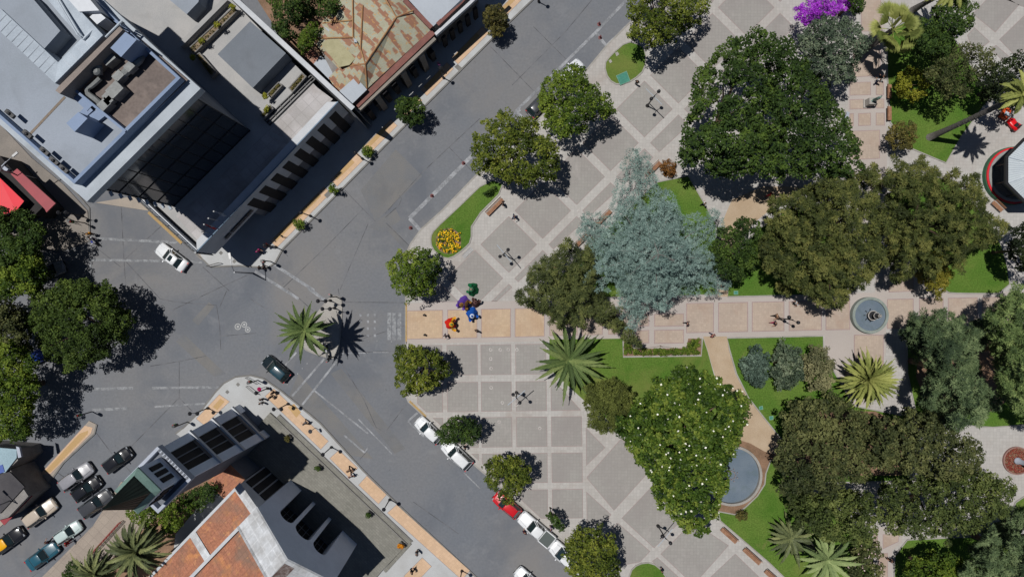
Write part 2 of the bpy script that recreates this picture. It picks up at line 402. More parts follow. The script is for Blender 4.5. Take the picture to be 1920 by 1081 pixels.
# diagonal lattice in the upper part of the square
for u in range(-7, 8):
    for w in range(-2, 5):
        cx, cy = 1208 + 63.5 * u + 63.5 * w, 205 - 63.3 * u + 63.3 * w
        q = [(cx - 53, cy), (cx, cy - 53), (cx + 53, cy), (cx, cy + 53)]
        if w < 0 and not (u >= 2): continue
        if cx > 1520: continue
        q = clip(q, (1060, 563), (760, 567))            # above the long walk
        if len(q) >= 3: q = clip(q, (768, 600), (768, 300))
        # the bench strip cuts the inner rows
        if len(q) >= 3:
            def keep(p): return (p[0] - 1020) * (236 - 484) - (p[1] - 484) * (1290 - 1020)
            a_, b_ = ((1020, 484), (1290, 236))
            if keep((cx, cy)) < 0 and keep((cx - 53, cy)) < 0: continue
            q2 = clip(q, b_, a_)
            if len(q2) >= 3 and w >= 1: q = q2
        if len(q) < 3: continue
        panel(q)
# square lattice in the lower part
for (x0, x1) in ((783, 831), (839, 897), (902.5, 960), (967.5, 1025.5), (1033, 1091)):
    for (y0, y1) in ((645, 702), (714.5, 770.5), (781, 837.5), (849, 905), (917, 972)):
        sk = lambda x, y: (x + (y - 780) * 0.012, y - (x - 930) * 0.012)
        q = [sk(x0, y0), sk(x1, y0), sk(x1, y1), sk(x0, y1)]
        q = clip(q, (992, 950), (806, 778))
        if x0 > 1000 and y0 < 775: q = clip(q, (1030, 702), (1100, 780))
        if len(q) >= 3: panel(q)
# lower right diagonal panels
for q in ([(1099, 894), (1165, 820), (1217, 883), (1151, 956)], [(1099, 920), (1146, 963), (1131, 984), (1100, 984)], [(1098, 800), (1135, 838), (1099, 872)],
          [(1165, 970), (1222, 910), (1282, 970), (1226, 1026)], [(1158, 978), (1219, 1032), (1200, 1052), (1160, 1060), (1130, 1070), (1100, 1020), (1143, 994)],
          [(1238, 1037), (1298, 976), (1366, 1021), (1300, 1095)], [(1222, 1050), (1232, 1043), (1290, 1096), (1262, 1100)], [(1310, 1100), (1378, 1036), (1440, 1096)],
          [(1233, 900), (1280, 850), (1340, 910), (1294, 958)],
          [(1822, 27), (1866, -18), (1910, 10), (1865, 62)], [(1872, 75), (1925, 24), (1965, 60), (1902, 106)], [(1812, 67), (1826, 52), (1855, 79), (1845, 87), (1820, 90)], [(1857, 92), (1866, 85), (1894, 109), (1880, 118)],
          [(1880, 0), (1925, -40), (1965, 0), (1922, 16)], [(1770, -10), (1800, -40), (1815, -20), (1812, 20)]): panel(q)
struct('panel_borders', bd, m_bord); struct('paving_panels', pn, m_panel)

# the long walk and the north walk: tan panels
bd, pn = MB(), MB(); bd2, pn2 = MB(), MB()
def ty(x, y): return y - (x - 800) * 0.0205
gr = MB()
wk = [(762, 568), (1030, 562), (1200, 560), (1450, 553), (1640, 548), (1640, 520), (1720, 505), (1760, 548), (1900, 546), (1960, 545), (1960, 602), (1660, 612), (1660, 660), (1620, 760), (1545, 760), (1545, 628), (1340, 632), (1290, 634), (1288, 651), (1186, 652), (1184, 636), (762, 644)]
gr.poly([(*p, Z2) for p in PP(wk)])
struct('walk', gr, mat('walk_paver', C(184, 175, 169), C(176, 167, 161), 0.15, var=0.05))
for x0, x1 in ((763, 831), (839, 895), (902, 958), (965, 1021)):
    q = [(x0, ty(x0, 581)), (x1, ty(x1, 581)), (x1, ty(x1, 635)), (x0, ty(x0, 635))]
    bd.poly([(*p, Z3) for p in PP(q)]); pn.poly([(*p, Z3 + .004) for p in PP(inset(q, 1.3))])
for x0, x1 in ((1030, 1083), (1090, 1130), (1346, 1402), (1409, 1470), (1478, 1540), (1547, 1593), (1662, 1712), (1722, 1768), (1776, 1832), (1840, 1900), (1286, 1338)):
    q = [(x0, ty(x0, 578)), (x1, ty(x1, 578)), (x1, ty(x1, 634)), (x0, ty(x0, 634))]
    bd2.poly([(*p, Z3) for p in PP(q)]); pn2.poly([(*p, Z3 + .004) for p in PP(inset(q, 1.6))])
for q in ([(1192, 588), (1217, 587), (1217, 611), (1192, 612)], [(1192, 619), (1217, 618), (1217, 643), (1192, 644)], [(1226, 618), (1282, 617), (1282, 643), (1226, 644)], [(1226, 588), (1282, 587), (1282, 611), (1226, 612)], [(1140, 585), (1184, 584), (1184, 626), (1140, 627)],
          [(1600, 627), (1656, 627), (1656, 690), (1600, 692)], [(1665, 535), (1712, 520), (1712, 546), (1665, 548)]):
    bd2.poly([(*p, Z3) for p in PP(q)]); pn2.poly([(*p, Z3 + .004) for p in PP(inset(q, 1.6))])
# north walk
gr = MB(); gr.poly([(*p, Z2) for p in PP([(1592, 420), (1588, 130), (1612, 90), (1612, -60), (1657, -60), (1658, 140), (1662, 300), (1662, 420)])]); struct('north_walk', gr, MATS['walk_paver'])
for q in ([(1612, -30), (1650, -30), (1652, 60), (1614, 60)], [(1600, 76), (1650, 70), (1650, 143), (1596, 146)], [(1592, 155), (1632, 154), (1632, 179), (1592, 180)], [(1641, 154), (1656, 154), (1656, 179), (1641, 179)], [(1592, 187), (1632, 186), (1632, 205), (1592, 206)], [(1641, 186), (1657, 186), (1657, 204), (1641, 204)],
          [(1608, 213), (1632, 212), (1632, 236), (1608, 237)], [(1641, 212), (1658, 212), (1658, 236), (1641, 236)], [(1592, 213), (1600, 213), (1600, 237), (1592, 237)], [(1594, 246), (1649, 244), (1649, 298), (1594, 300)]):
    bd2.poly([(*p, Z3) for p in PP(q)]); pn2.poly([(*p, Z3 + .004) for p in PP(inset(q, 1.3))])
# south walk
gr = MB(); gr.poly([(*p, Z2) for p in PP([(1612, 990), (1690, 985), (1690, 1015), (1672, 1030), (1670, 1150), (1640, 1150), (1640, 1030), (1612, 1012)])]); struct('south_walk', gr, MATS['walk_paver'])
for q in ([(1618, 1000), (1645, 1000), (1645, 1022), (1630, 1022)], [(1654, 1000), (1684, 1000), (1684, 1014), (1654, 1028)], [(1645, 1035), (1664, 1035), (1664, 1120), (1645, 1120)]):
    bd2.poly([(*p, Z3) for p in PP(q)]); pn2.poly([(*p, Z3 + .004) for p in PP(inset(q, 1.3))])
m_bord2 = mat('walk_border', C(168, 146, 142), C(158, 138, 136), 0.5)
struct('walk_borders', bd, m_bord2); struct('walk_panels', pn, m_tan)
struct('park_walk_borders', bd2, m_bord2); struct('park_walk_panels', pn2, m_ptan)

# gravel path, soil and a patch painted for shade
g = MB()
g.poly([(*p, Z2 + .002) for p in PP([(1318, 630), (1362, 630), (1366, 652), (1378, 700), (1402, 746), (1432, 784), (1452, 800), (1480, 850), (1440, 860), (1425, 850), (1400, 838), (1384, 830), (1380, 780), (1352, 740), (1336, 690), (1326, 655)])])
g.poly([(*p, Z2 + .002) for p in PP([(1345, 556), (1366, 556), (1364, 524), (1368, 490), (1410, 420), (1500, 350), (1430, 350), (1372, 374), (1352, 420), (1352, 500)])])
struct('gravel_path', g, m_gravel)
g = MB()
g.poly([(*p, Z2 + .004) for p in PP([(1380, 822), (1406, 830), (1434, 846), (1446, 852), (1442, 866), (1434, 886), (1432, 906), (1418, 928), (1396, 950), (1378, 964), (1340, 957), (1330, 900)])])
g.poly([(*p, Z2 + .012) for p in PP([(1420, 842), (1452, 850), (1500, 858), (1490, 870), (1440, 862)])])
g.poly([(*p, Z1 + .056) for p in PP([(1722, 650), (1900, 630), (1900, 740), (1860, 770), (1740, 770), (1716, 705)])])  # soil colour laid over the lawn, painted in for the deodars' shade
g.poly([(*p, Z1 + .056) for p in PP([(1480, 770), (1640, 770), (1700, 800), (1690, 890), (1500, 890), (1470, 830)])])
g.poly([(*p, .03) for p in PP([(240, 955), (330, 915), (420, 872), (452, 935), (330, 1050), (250, 1130), (130, 1130), (190, 1040)])]); g.poly([(*p, Z1 + .02) for p in PP([(470, -20), (700, -90), (640, 60), (600, 150), (560, 120)])])
struct('garden_soil_and_shade', g, m_soil)

g = MB()
for x, y in ((920, 655), (938, 655), (953, 655), (969, 655), (920, 672), (921, 690), (921, 708), (921, 726), (936, 790), (942, 754), (968, 758), (1012, 802), (977, 545), (1085, 395)):
    c = P(x, y); r = .22
    g.ring([(c[0] + r * math.cos(a), c[1] + r * math.sin(a)) for a in np.linspace(0, 6.283, 15)[:-1]], [(c[0] + r * .55 * math.cos(a), c[1] + r * .55 * math.sin(a)) for a in np.linspace(0, 6.283, 15)[:-1]], Z3, Z3 + .006)
struct('chalk_marks', g, mat('chalk', C(196, 192, 188), C(168, 160, 156), 4.0, var=.2))
# lawns, each with its stone edging
LAWNS = [
    smooth_loop([(1132, 122), (1145, 104), (1175, 78), (1200, 85), (1210, 95), (1210, 130), (1186, 152), (1160, 161), (1140, 150)], 1),
    smooth_loop([(807, 444), (815, 430), (852, 396), (915, 335), (952, 348), (884, 416), (884, 452), (870, 467), (845, 485), (828, 482), (810, 466)], 1),
    [(1046, 522), (1130, 436), (1230, 342), (1290, 330), (1342, 420), (1342, 500), (1344, 552), (1190, 556), (1050, 560)],
    [(1364, 556), (1364, 524), (1372, 490), (1420, 430), (1480, 390), (1560, 400), (1600, 500), (1580, 551)],
    smooth_loop([(1664, 330), (1780, 330), (1840, 400), (1862, 430), (1884, 480), (1894, 550), (1800, 550), (1770, 548), (1720, 500), (1664, 470)], 1),
    [(1030, 636), (1168, 634), (1168, 668), (1314, 666), (1314, 634), (1318, 634), (1326, 658), (1336, 695), (1350, 740), (1378, 785), (1330, 880), (1230, 860), (1095, 750), (1030, 690)],
    [(1363, 633), (1542, 629), (1543, 662), (1600, 760), (1700, 780), (1700, 900), (1490, 905), (1470, 830), (1430, 780), (1402, 744), (1380, 700), (1367, 655)],
    [(1346, 957), (1378, 963), (1397, 949), (1419, 928), (1433, 906), (1435, 886), (1444, 862), (1470, 866), (1500, 905), (1600, 980), (1634, 1000), (1640, 1110), (1500, 1110), (1440, 1052), (1350, 975)],
    [(1662, 60), (1700, 40), (1780, 60), (1835, 150), (1862, 175), (1850, 190), (1800, 258), (1772, 306), (1700, 276), (1668, 230), (1662, 140)],
    smooth_loop([(1176, 1110), (1180, 1070), (1196, 1055), (1222, 1052), (1244, 1070), (1262, 1110)], 1),
    smooth_loop([(1895, 945), (1925, 925), (1980, 910), (1980, 960), (1930, 970), (1900, 985)], 1),
    [(1676, 1040), (1700, 1010), (1900, 1000), (1950, 1060), (1950, 1130), (1674, 1130)],
    [(1700, 640), (1940, 610), (1990, 640), (1990, 790), (1860, 800), (1720, 790), (1700, 700)],
]
g, e = MB(), MB()
for i, pts in enumerate(LAWNS):
    w = PP(pts); g.poly([(*p, Z1 + .05) for p in w])
    if i != 5: strip(e, w, 0.16, 0.1, Z1 + .085, closed=True)
struct('lawn', g, m_lawn); struct('lawn_edging', e, m_kerb)
g = MB()
for q in ([(1168, 636), (1184, 636), (1186, 653), (1286, 652), (1290, 634), (1314, 634), (1314, 666), (1168, 668)],): g.poly([(*p, Z1 + .02) for p in PP(q)])
g.poly([(*p, Z1 + .058) for p in PP(circ(841, 452, 24, 24))])
struct('flower_bed_soil', g, m_soil)
e = MB(); strip(e, PP([(1168, 636), (1168, 668), (1314, 666), (1316, 634)]), 0.2, 0.1, Z1 + .13); struct('flower_bed_edging', e, m_kerb)

# pavements: north row, west corner, church corner, traffic island
g = MB()
north = [(372, 470), (384, 489), (395, 500), (450, 498), (500, 502), (514, 494), (530, 467), (725, 270), (920, 76), (1030, -30), (960, -100), (600, 150), (420, 440)]
g.prism(PP(north), -0.004, Z1); struct('north_pavement', g, m_walk)
g = MB(); strip(g, PP([(278, 395), (345, 455), (384, 489), (395, 500), (450, 498), (502, 502), (516, 493), (530, 467), (725, 270), (920, 76), (1030, -30)]), 0.2, 0, Z1 + .005); struct('north_kerb', g, m_kerbd)
g = MB(); g.prism(PP([(180, 380), (278, 395), (345, 455), (378, 487), (440, 440), (300, 360)]), -0.004, Z1 - .004); struct('side_pavement', g, m_wtan)
g = MB(); strip(g, PP([(280, 397), (342, 455)]), 0.5, Z1 - .004, Z1 + .009); struct('painted_pavement', g, m_yel)
go, gb = MB(), MB()
def opanel(q, b=0.9, m=0):
    gb.poly([(*p, Z2) for p in PP(q)]); go.poly([(*p, Z3) for p in PP(inset(q, b))], m)
NE = lambda t, o: (530 + 195 * t + o * .71, 467 - 197 * t + o * .70)       # along the north kerb, o = offset into the road
for t0, t1 in ((-0.02, 0.5), (0.56, 0.82), (0.86, 1.14), (1.2, 1.38), (1.42, 1.68), (1.72, 2.02), (2.06, 2.4)):
    opanel([NE(t0, -9), NE(t1, -9), NE(t1, -27), NE(t0, -27)])
    q = [NE(t0 + .03, -18), NE(t1 - .06, -18), NE(t1 - .06, -26), NE(t0 + .03, -26)]
    go.poly([(*p, Z3 + .004) for p in PP(q)], 1)
SWc = [(330, 812), (346, 800), (380, 766), (404, 735), (420, 718), (442, 706), (470, 703), (494, 709), (530, 734), (600, 792), (680, 880), (760, 958), (830, 1022), (890, 1078), (960, 1140), (900, 1250), (300, 1250), (330, 1000), (430, 880)]
g = MB(); g.prism(PP(SWc), -0.004, Z1); struct('church_pavement', g, m_walk)
g = MB(); strip(g, PP(SWc[:15]), 0.2, 0, Z1 + .005); struct('church_kerb', g, m_kerbd)
for q in ([(368, 784), (412, 738), (432, 752), (384, 797)], [(497, 742), (514, 727), (617, 826), (602, 842)], [(618, 858), (636, 842), (672, 876), (654, 894)], [(672, 908), (688, 890), (726, 926), (710, 944)], [(726, 960), (744, 944), (882, 1068), (866, 1086)],
          [(757, 1078), (792, 1043), (810, 1060), (772, 1100)]): opanel(q)
for q in ([(400, 762), (414, 746), (422, 752), (408, 768)], [(540, 762), (552, 756), (565, 772), (556, 782)]): go.poly([(*p, Z3 + .004) for p in PP(q)], 1)
# south-west street pavement
g = MB()
sw1 = [(60, 905), (168, 788), (182, 795), (178, 812), (120, 866), (92, 905), (20, 970), (-60, 1040), (-60, 1000)]
g.prism(PP(sw1), -0.004, Z1); struct('west_pavement', g, m_wtan)
opanel([(74, 890), (160, 796), (176, 800), (172, 812), (96, 888)])
go.poly([(*p, Z3 + .004) for p in PP([(84, 884), (150, 812), (166, 806), (166, 812), (96, 884)])], 1)
struct('pavement_borders', gb, m_bord); struct('pavement_panels', go, [m_orange, m_orange2])
g = MB()
strip(g, PP([(20, 970), (92, 905), (120, 866), (178, 812), (182, 795)]), 0.2, 0, Z1 + .005); struct('west_kerb', g, m_kerbd)
sw2 = [(228, 902), (246, 905), (290, 890), (335, 930), (120, 1130), (50, 1110), (110, 1050), (175, 985)]
g = MB(); g.prism(PP(sw2), -0.004, Z1); struct('garden_pavement', g, add_tiles(mat('flag_paver', C(166, 154, 142), C(154, 142, 132), 0.3), 1.0, 0.86, R(42), 0.04))
# west block corner pavement
wp = [(-60, 130), (0, 232), (60, 296), (120, 346), (165, 395), (168, 440), (168, 452), (120, 470), (40, 470), (-60, 380)]
g = MB(); g.prism(PP(wp), -0.004, Z1); struct('corner_pavement', g, mat('worn_concrete', C(146, 138, 130), C(128, 122, 116), 0.3))
g = MB(); strip(g, PP([(0, 226), (60, 286), (130, 346), (168, 390), (169, 442)]), 0.16, 0, Z1 + .006); struct('corner_kerb', g, m_kerbd)
# island
isl = smooth_loop([(612, 566), (622, 555), (636, 556), (641, 566), (640, 600), (634, 672), (600, 666), (566, 652), (566, 630), (590, 594)], 1)
g = MB(); g.prism(PP(isl), -0.004, Z1); struct('traffic_island', g, mat('island_concrete', C(178, 174, 168), C(160, 156, 150), 0.4))
g = MB(); strip(g, PP(isl), 0.2, 0, Z1 + .006, closed=True); struct('island_kerb', g, m_kerb)
# church court
ct = [(490, 792), (508, 772), (519, 782), (547, 810), (765, 1017), (718, 1066), (640, 1160), (420, 960), (440, 850)]
g = MB(); g.prism(PP(ct), Z1 - .01, 0.42); struct('church_court', g, m_brick)
g = MB(); q = [(522, 779), (550, 806), (770, 1016)]; strip(g, PP(q), 0.5, Z1, 0.28); strip(g, PP([(519, 783), (547, 810), (765, 1018)]), 0.14, 0.40, 0.426, 1); strip(g, PP([(525, 776), (553, 803), (774, 1013)]), 0.12, .12, 0.286, 1)
strip(g, PP([(770, 1016), (722, 1069)]), 0.4, Z1, 0.276); struct('court_steps', g, [m_brick, m_kerbd])
# drain grates and pavement covers
g = MB()
for q in ([(852, 126), (858, 121), (866, 128), (860, 134)], [(608, 366), (622, 352), (628, 358), (614, 372)]):
    g.poly([(*p, Z3 + .008) for p in PP(q)])
for x, y in ((415, 474), (427, 734), (447, 720), (440, 490)):
    g.poly([(*p, Z3 + .008) for p in PP([(x - 4, y), (x, y - 4), (x + 4, y), (x, y + 4)])])
struct('pavement_covers', g, m_kerbd)
# ------------------------------------------------------------------ buildings
m_roofblue = mat('roof_membrane', C(158, 166, 178), C(148, 156, 166), 0.12, var=0.05)
m_slab = mat('roof_slab', C(184, 192, 200), C(170, 178, 186), 0.4, var=0.06)
m_brownroof = mat('gravel_roof', C(128, 116, 110), C(108, 98, 94), 0.25, var=0.15, fine=4)
m_bluewall = mat('blue_wall', C(138, 154, 180), C(128, 146, 174), 0.5, var=0.05)
m_silver = mat('sheet_metal', C(188, 198, 208), C(172, 182, 192), 0.8, rough=0.5, var=0.08)
m_ductm = mat('duct_metal', C(140, 143, 142), C(116, 118, 118), 2.0, rough=0.5, var=0.12)
m_dglass = mat('dark_glass', (0.02, 0.024, 0.03, 1), (0.03, 0.034, 0.04, 1), 0.6, rough=0.12, spec=0.6, var=0.1)
m_glass2 = mat('pale_glass', C(56, 62, 70), C(46, 50, 58), 0.6, rough=0.1, spec=0.6, var=0.08)
m_mull = flat('mullion', (0.01, 0.01, 0.012, 1), 0.5)
m_wallw = mat('white_wall', C(206, 208, 212), C(190, 194, 198), 0.5, var=0.06)
m_wallg = mat('grey_wall', C(128, 132, 140), C(112, 116, 124), 0.5, var=0.08)
m_terr = mat('terrace_tile', C(188, 184, 184), C(168, 164, 162), 0.35, var=0.06)
add_tiles(m_terr, 1.1, 0.88, R(46), 0.04, tint=0.07)
m_terrc = mat('terrace_concrete', C(178, 176, 174), C(164, 164, 164), 0.3, var=0.07)
m_greybox = mat('grey_roof', C(122, 128, 136), C(116, 122, 130), 0.2, var=0.05)
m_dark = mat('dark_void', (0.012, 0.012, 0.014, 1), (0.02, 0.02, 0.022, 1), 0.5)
m_facade = mat('old_plaster', C(150, 146, 142), C(124, 120, 118), 0.7, var=0.14)
m_cornice = mat('cornice_stone', C(150, 142, 132), C(132, 126, 118), 0.8, var=0.1)
m_silroof = mat('zinc_roof', C(166, 174, 184), C(156, 164, 174), 0.4, rough=0.5, var=0.04)
m_wood = mat('bench_wood', C(170, 128, 100), C(146, 106, 82), 3.0, var=0.15)
m_red = mat('red_roof', C(236, 44, 62), C(226, 40, 56), 0.4, rough=0.5, var=0.04)
m_red2 = mat('faded_red_sheet', C(164, 66, 74), C(150, 60, 68), 0.5, rough=0.5, var=0.06)
m_terra = mat('terracotta_tiles', C(178, 118, 92), C(160, 112, 90), 0.35, var=0.2, fine=5)
m_white2 = mat('stained_white', C(208, 211, 215), C(176, 176, 176), 0.6, var=0.1, fine=3)
add_tiles(m_white2, 0.9, 1.12, R(44), 0.07, tint=0.06); add_stain(m_white2, C(140, 138, 136), .7, .58, .72, .6)
add_stain(m_terra, C(206, 142, 92), .6, .52, .68, .8); add_stain(m_terra, C(136, 112, 98), .3, .5, .66, .8); add_stain(m_terra, C(216, 160, 104), 1.6, .6, .7, .7); add_tiles(m_terra, .5, .8, R(44), .05, tint=.08); add_stain(m_roofblue, C(134, 140, 148), .25, .5, .7, .5); add_stain(m_brownroof, C(152, 138, 130), .4, .54, .7, .6); add_stain(m_terrc, C(150, 148, 146), .35, .52, .7, .5); add_stain(m_greybox, C(104, 108, 114), .3, .52, .7, .5); add_stain(m_slab, C(150, 156, 160), .4, .56, .7, .5); add_stain(m_silroof, C(140, 146, 152), .4, .54, .7, .5); add_stain(m_terr, C(150, 142, 136), .25, .5, .68, .6)
m_copper = mat('green_copper', C(132, 160, 150), C(116, 144, 136), 0.8, rough=0.6, var=0.12)
m_spire = mat('dark_spire', C(36, 54, 46), C(26, 42, 36), 1.0, rough=0.55, spec=0.4, var=0.15)
m_chw = mat('church_plaster', C(226, 234, 246, .8), C(214, 222, 234, .8), 0.4, var=0.05)
m_chw2 = mat('church_white', C(186, 192, 204), C(172, 178, 190), 0.4, var=0.06)

# rust stained corrugated iron
def rustmat():
    m = mat('rusty_sheet', C(174, 174, 156), C(166, 162, 138), 0.8, var=0.1)
    t = m.node_tree; N = t.nodes; L = t.links; b = N['Principled BSDF']; src = b.inputs['Base Color'].links[0].from_socket
    g = N.new('ShaderNodeNewGeometry'); mp = N.new('ShaderNodeMapping'); mp.inputs['Rotation'].default_value = (0, 0, R(-44)); L.new(g.outputs['Position'], mp.inputs['Vector'])
    def M_(op, x, y=None):
        n = N.new('ShaderNodeMath'); n.operation = op
        for i, q in enumerate((x, y)):
            if q is None: continue
            if isinstance(q, (int, float)): n.inputs[i].default_value = q
            else: L.new(q, n.inputs[i])
        return n.outputs[0]
    sp = N.new('ShaderNodeSeparateXYZ'); L.new(mp.outputs[0], sp.inputs[0]); u_, v_ = sp.outputs[0], sp.outputs[1]
    cb = N.new('ShaderNodeCombineXYZ'); L.new(M_('FLOOR', M_('MULTIPLY', v_, 1.5)), cb.inputs[0]); L.new(M_('FLOOR', M_('MULTIPLY', u_, .62)), cb.inputs[1])
    wn = N.new('ShaderNodeTexWhiteNoise'); wn.noise_dimensions = '2D'; L.new(cb.outputs[0], wn.inputs['Vector'])
    n1 = N.new('ShaderNodeTexNoise'); n1.inputs['Scale'].default_value = .5; n1.inputs['Detail'].default_value = 5; L.new(g.outputs['Position'], n1.inputs['Vector'])
    ph = M_('ADD', M_('MULTIPLY', u_, 3.9), M_('MULTIPLY', wn.outputs[0], 3.2))
    sg_ = M_('ADD', M_('SINE', ph), M_('MULTIPLY', M_('SUBTRACT', n1.outputs[0], .5), 3.4))
    mr = N.new('ShaderNodeMapRange'); mr.inputs[1].default_value = .1; mr.inputs[2].default_value = .5; mr.inputs[4].default_value = .85; L.new(sg_, mr.inputs[0])
    mx = N.new('ShaderNodeMix'); mx.data_type = 'RGBA'; mx.inputs[7].default_value = C(150, 98, 76)
    L.new(mr.outputs[0], mx.inputs[0]); L.new(src, mx.inputs[6])
    n3 = N.new('ShaderNodeTexNoise'); n3.inputs['Scale'].default_value = 3.2; L.new(g.outputs['Position'], n3.inputs['Vector'])
    mr3 = N.new('ShaderNodeMapRange'); mr3.inputs[1].default_value = 0.58; mr3.inputs[2].default_value = 0.68; mr3.inputs[4].default_value = .8; L.new(n3.outputs[0], mr3.inputs[0])
    mx3 = N.new('ShaderNodeMix'); mx3.data_type = 'RGBA'; mx3.inputs[7].default_value = C(196, 152, 98); L.new(mr3.outputs[0], mx3.inputs[0]); L.new(mx.outputs[2], mx3.inputs[6])
    L.new(mx3.outputs[2], b.inputs['Base Color']); return m
m_rust = rustmat()
m_rust2 = mat('rust_ridge', C(180, 146, 102), C(158, 110, 80), 1.0, var=0.15)
m_rustred = mat('rusty_gutter', C(138, 92, 84), C(116, 80, 74), 0.8, var=0.12)

def q3(mb, pts, m=0): mb.poly(pts, m)
def lerp2(a, b, t): return (a[0] + (b[0] - a[0]) * t, a[1] + (b[1] - a[1]) * t)
def wall_grid(mb, a, b, z0, z1, nu, nz, off, w=0.09, m=0):
    """mullion bars on the wall plane a->b (plan points), proud by off to the right of a->b"""
    dx, dy = b[0] - a[0], b[1] - a[1]; l = math.hypot(dx, dy); nx, ny = dy / l, -dx / l; ang = math.atan2(dy, dx)
    for i in range(nu + 1):
        p = lerp2(a, b, i / nu); mb.box((p[0] + nx * off, p[1] + ny * off, (z0 + z1) / 2), (w, 0.12, z1 - z0), m, ang)
    for j in range(nz + 1):
        p = lerp2(a, b, .5); z = z0 + (z1 - z0) * j / nz; mb.box((p[0] + nx * (off + .01), p[1] + ny * (off + .01), z), (l, 0.12, w), m, ang)
def wall_panel(mb, a, b, t0, t1, z0, z1, depth, m=0, th=0.06):
    dx, dy = b[0] - a[0], b[1] - a[1]; l = math.hypot(dx, dy); nx, ny = dy / l, -dx / l; ang = math.atan2(dy, dx)
    p = lerp2(a, b, (t0 + t1) / 2); mb.box((p[0] + nx * depth, p[1] + ny * depth, (z0 + z1) / 2), (l * (t1 - t0), th, z1 - z0), m, ang)

# ---- tall office block
HB = 24.0
S_, E_, N_, W_ = P(163, 378, HB), P(376, 166, HB), P(60, -122, HB), P(-156, 96, HB)
out = [S_, E_, N_, W_]
t = thing('office_block', 'tall office block with pale flat roof, air ducts on top and dark glass front', 'building', (*P(250, 330, 0), 0))
body = inset(out, 1.15)
b = MB(); b.prism(body, 0, HB - 1.0); wpart(t, 'wall', b, m_wallg)
b = MB(); b.prism(out, HB - .99, HB); wpart(t, 'roof_slab', b, m_slab)
p1 = inset2(out, (1.3, .4, .5, .8)); p2 = inset2(out, (1.6, .65, .8, 1.05))
b = MB(); b.ring(p1, p2, HB, HB + 1.15); wpart(t, 'parapet', b, m_bluewall)
b = MB(); b.prism(inset2(out, (1.61, .66, .81, 1.06)), HB + .003, HB + .25); wpart(t, 'flat_roof', b, m_roofblue)
# glass front (south-east and south-west)
b = MB(); wall_panel(b, body[0], body[1], 0.01, 0.99, 1, HB - 1.3, 0.05); wall_panel(b, body[3], body[0], 0.3, .99, 1, HB - 1.3, 0.05); wpart(t, 'glass_front', b, m_glass2)
b = MB(); wall_grid(b, body[0], body[1], 1, HB - 1.3, 9, 6, 0.09, .045)
wall_grid(b, body[3], body[0], 1, HB - 1.3, 16, 6, 0.09, .045); wpart(t, 'window_grid', b, m_mull)
ms = ML()
for i in range(9):
    p = lerp2(body[0], body[1], .02); zz = HB - 2 - i * 1.6
    ms.new().box((body[0][0] + .12, body[0][1] - .35, zz), (.3, .5, .12), 0, R(30))
wparts(t, 'facade_light', ms, m_slab)
# brown sunken roof with its walls
Z = HB + .25
br = PP([(243, 56), (353, 150), (247, 251), (139, 163)], Z)
b = MB(); b.prism(br, Z, Z + .04); wpart(t, 'gravel_roof', b, m_brownroof)
ms = ML()
for a_, c_, w, z in ((br[2], br[3], .22, 1.0),): strip(ms.new(), [a_, c_], w, Z, Z + z)
wparts(t, 'roof_wall', ms, m_bluewall)
# raised ledge and sheet metal hood
b = MB(); b.prism(PP([(224, 50), (230, 56), (112, 176), (104, 170), (110, 162)], Z + 2.2), Z, Z + 2.2); wpart(t, 'ledge', b, mat('ledge_plaster', C(150, 138, 130), C(136, 126, 120), .6))
Z2h = HB + 2.6
o_ = [(103, 156), (193, 66), (150, 20), (60, -80), (-80, -20), (-20, 40)]; i_ = [(109, 117), (153, 72), (118, 34), (40, -60), (-60, -20), (2, 17)]
b = MB()
for k in range(6):
    q = (k + 1) % 6
    a0, a1, c0, c1 = A(*o_[k], Z2h), A(*o_[q], Z2h), A(*i_[k], Z2h - .55), A(*i_[q], Z2h - .55)
    b.poly([a0, a1, c1, c0]); b.poly([(a0[0], a0[1], Z), (a1[0], a1[1], Z), a1, a0]); b.poly([c0, c1, (c1[0], c1[1], Z), (c0[0], c0[1], Z)])
wpart(t, 'metal_hood', b, m_silver)
ms = ML()
for (x0, y0), (x1, y1) in (((-20, 40), (103, 156)), ((193, 66), (103, 156))):
    n = 11 if x0 < 0 else 6
    for i in range(1, n):
        f = i / n
        if x0 < 0: a0, c0 = A(x0 + (x1 - x0) * f * .92, y0 + (y1 - y0) * f * .92, Z2h + .03), A(x0 + (x1 - x0) * f * .92 + 21, y0 + (y1 - y0) * f * .92 - 22, Z2h - .51)
        else: a0, c0 = A(x0 + (x1 - x0) * f * .8, y0 + (y1 - y0) * f * .8, Z2h + .03), A(x0 + (x1 - x0) * f * .8 - 15, y0 + (y1 - y0) * f * .8 - 15, Z2h - .51)
        ms.new().tube([a0, c0], .03, 4)
wparts(t, 'metal_seam', ms, flat('seam_white', C(214, 220, 228)))
b = MB(); b.prism(PP([(55, -10), (113, 58), (78, 97), (-10, 20), (-60, -30), (0, -60)], Z + 1.6), Z, Z + 1.6); wpart(t, 'inner_roof', b, m_roofblue)
ms = ML(); ms.new().prism(PP([(148, 22), (118, -12), (142, -32), (186, 20)], Z + 2.5), Z, Z + 2.5); ms.new().prism(PP([(168, 32), (182, 20), (198, 34), (182, 46)], Z + 2), Z, Z + 2.0); wparts(t, 'duct_house', ms, flat('duct_white', C(206, 210, 216)))
ms = ML()
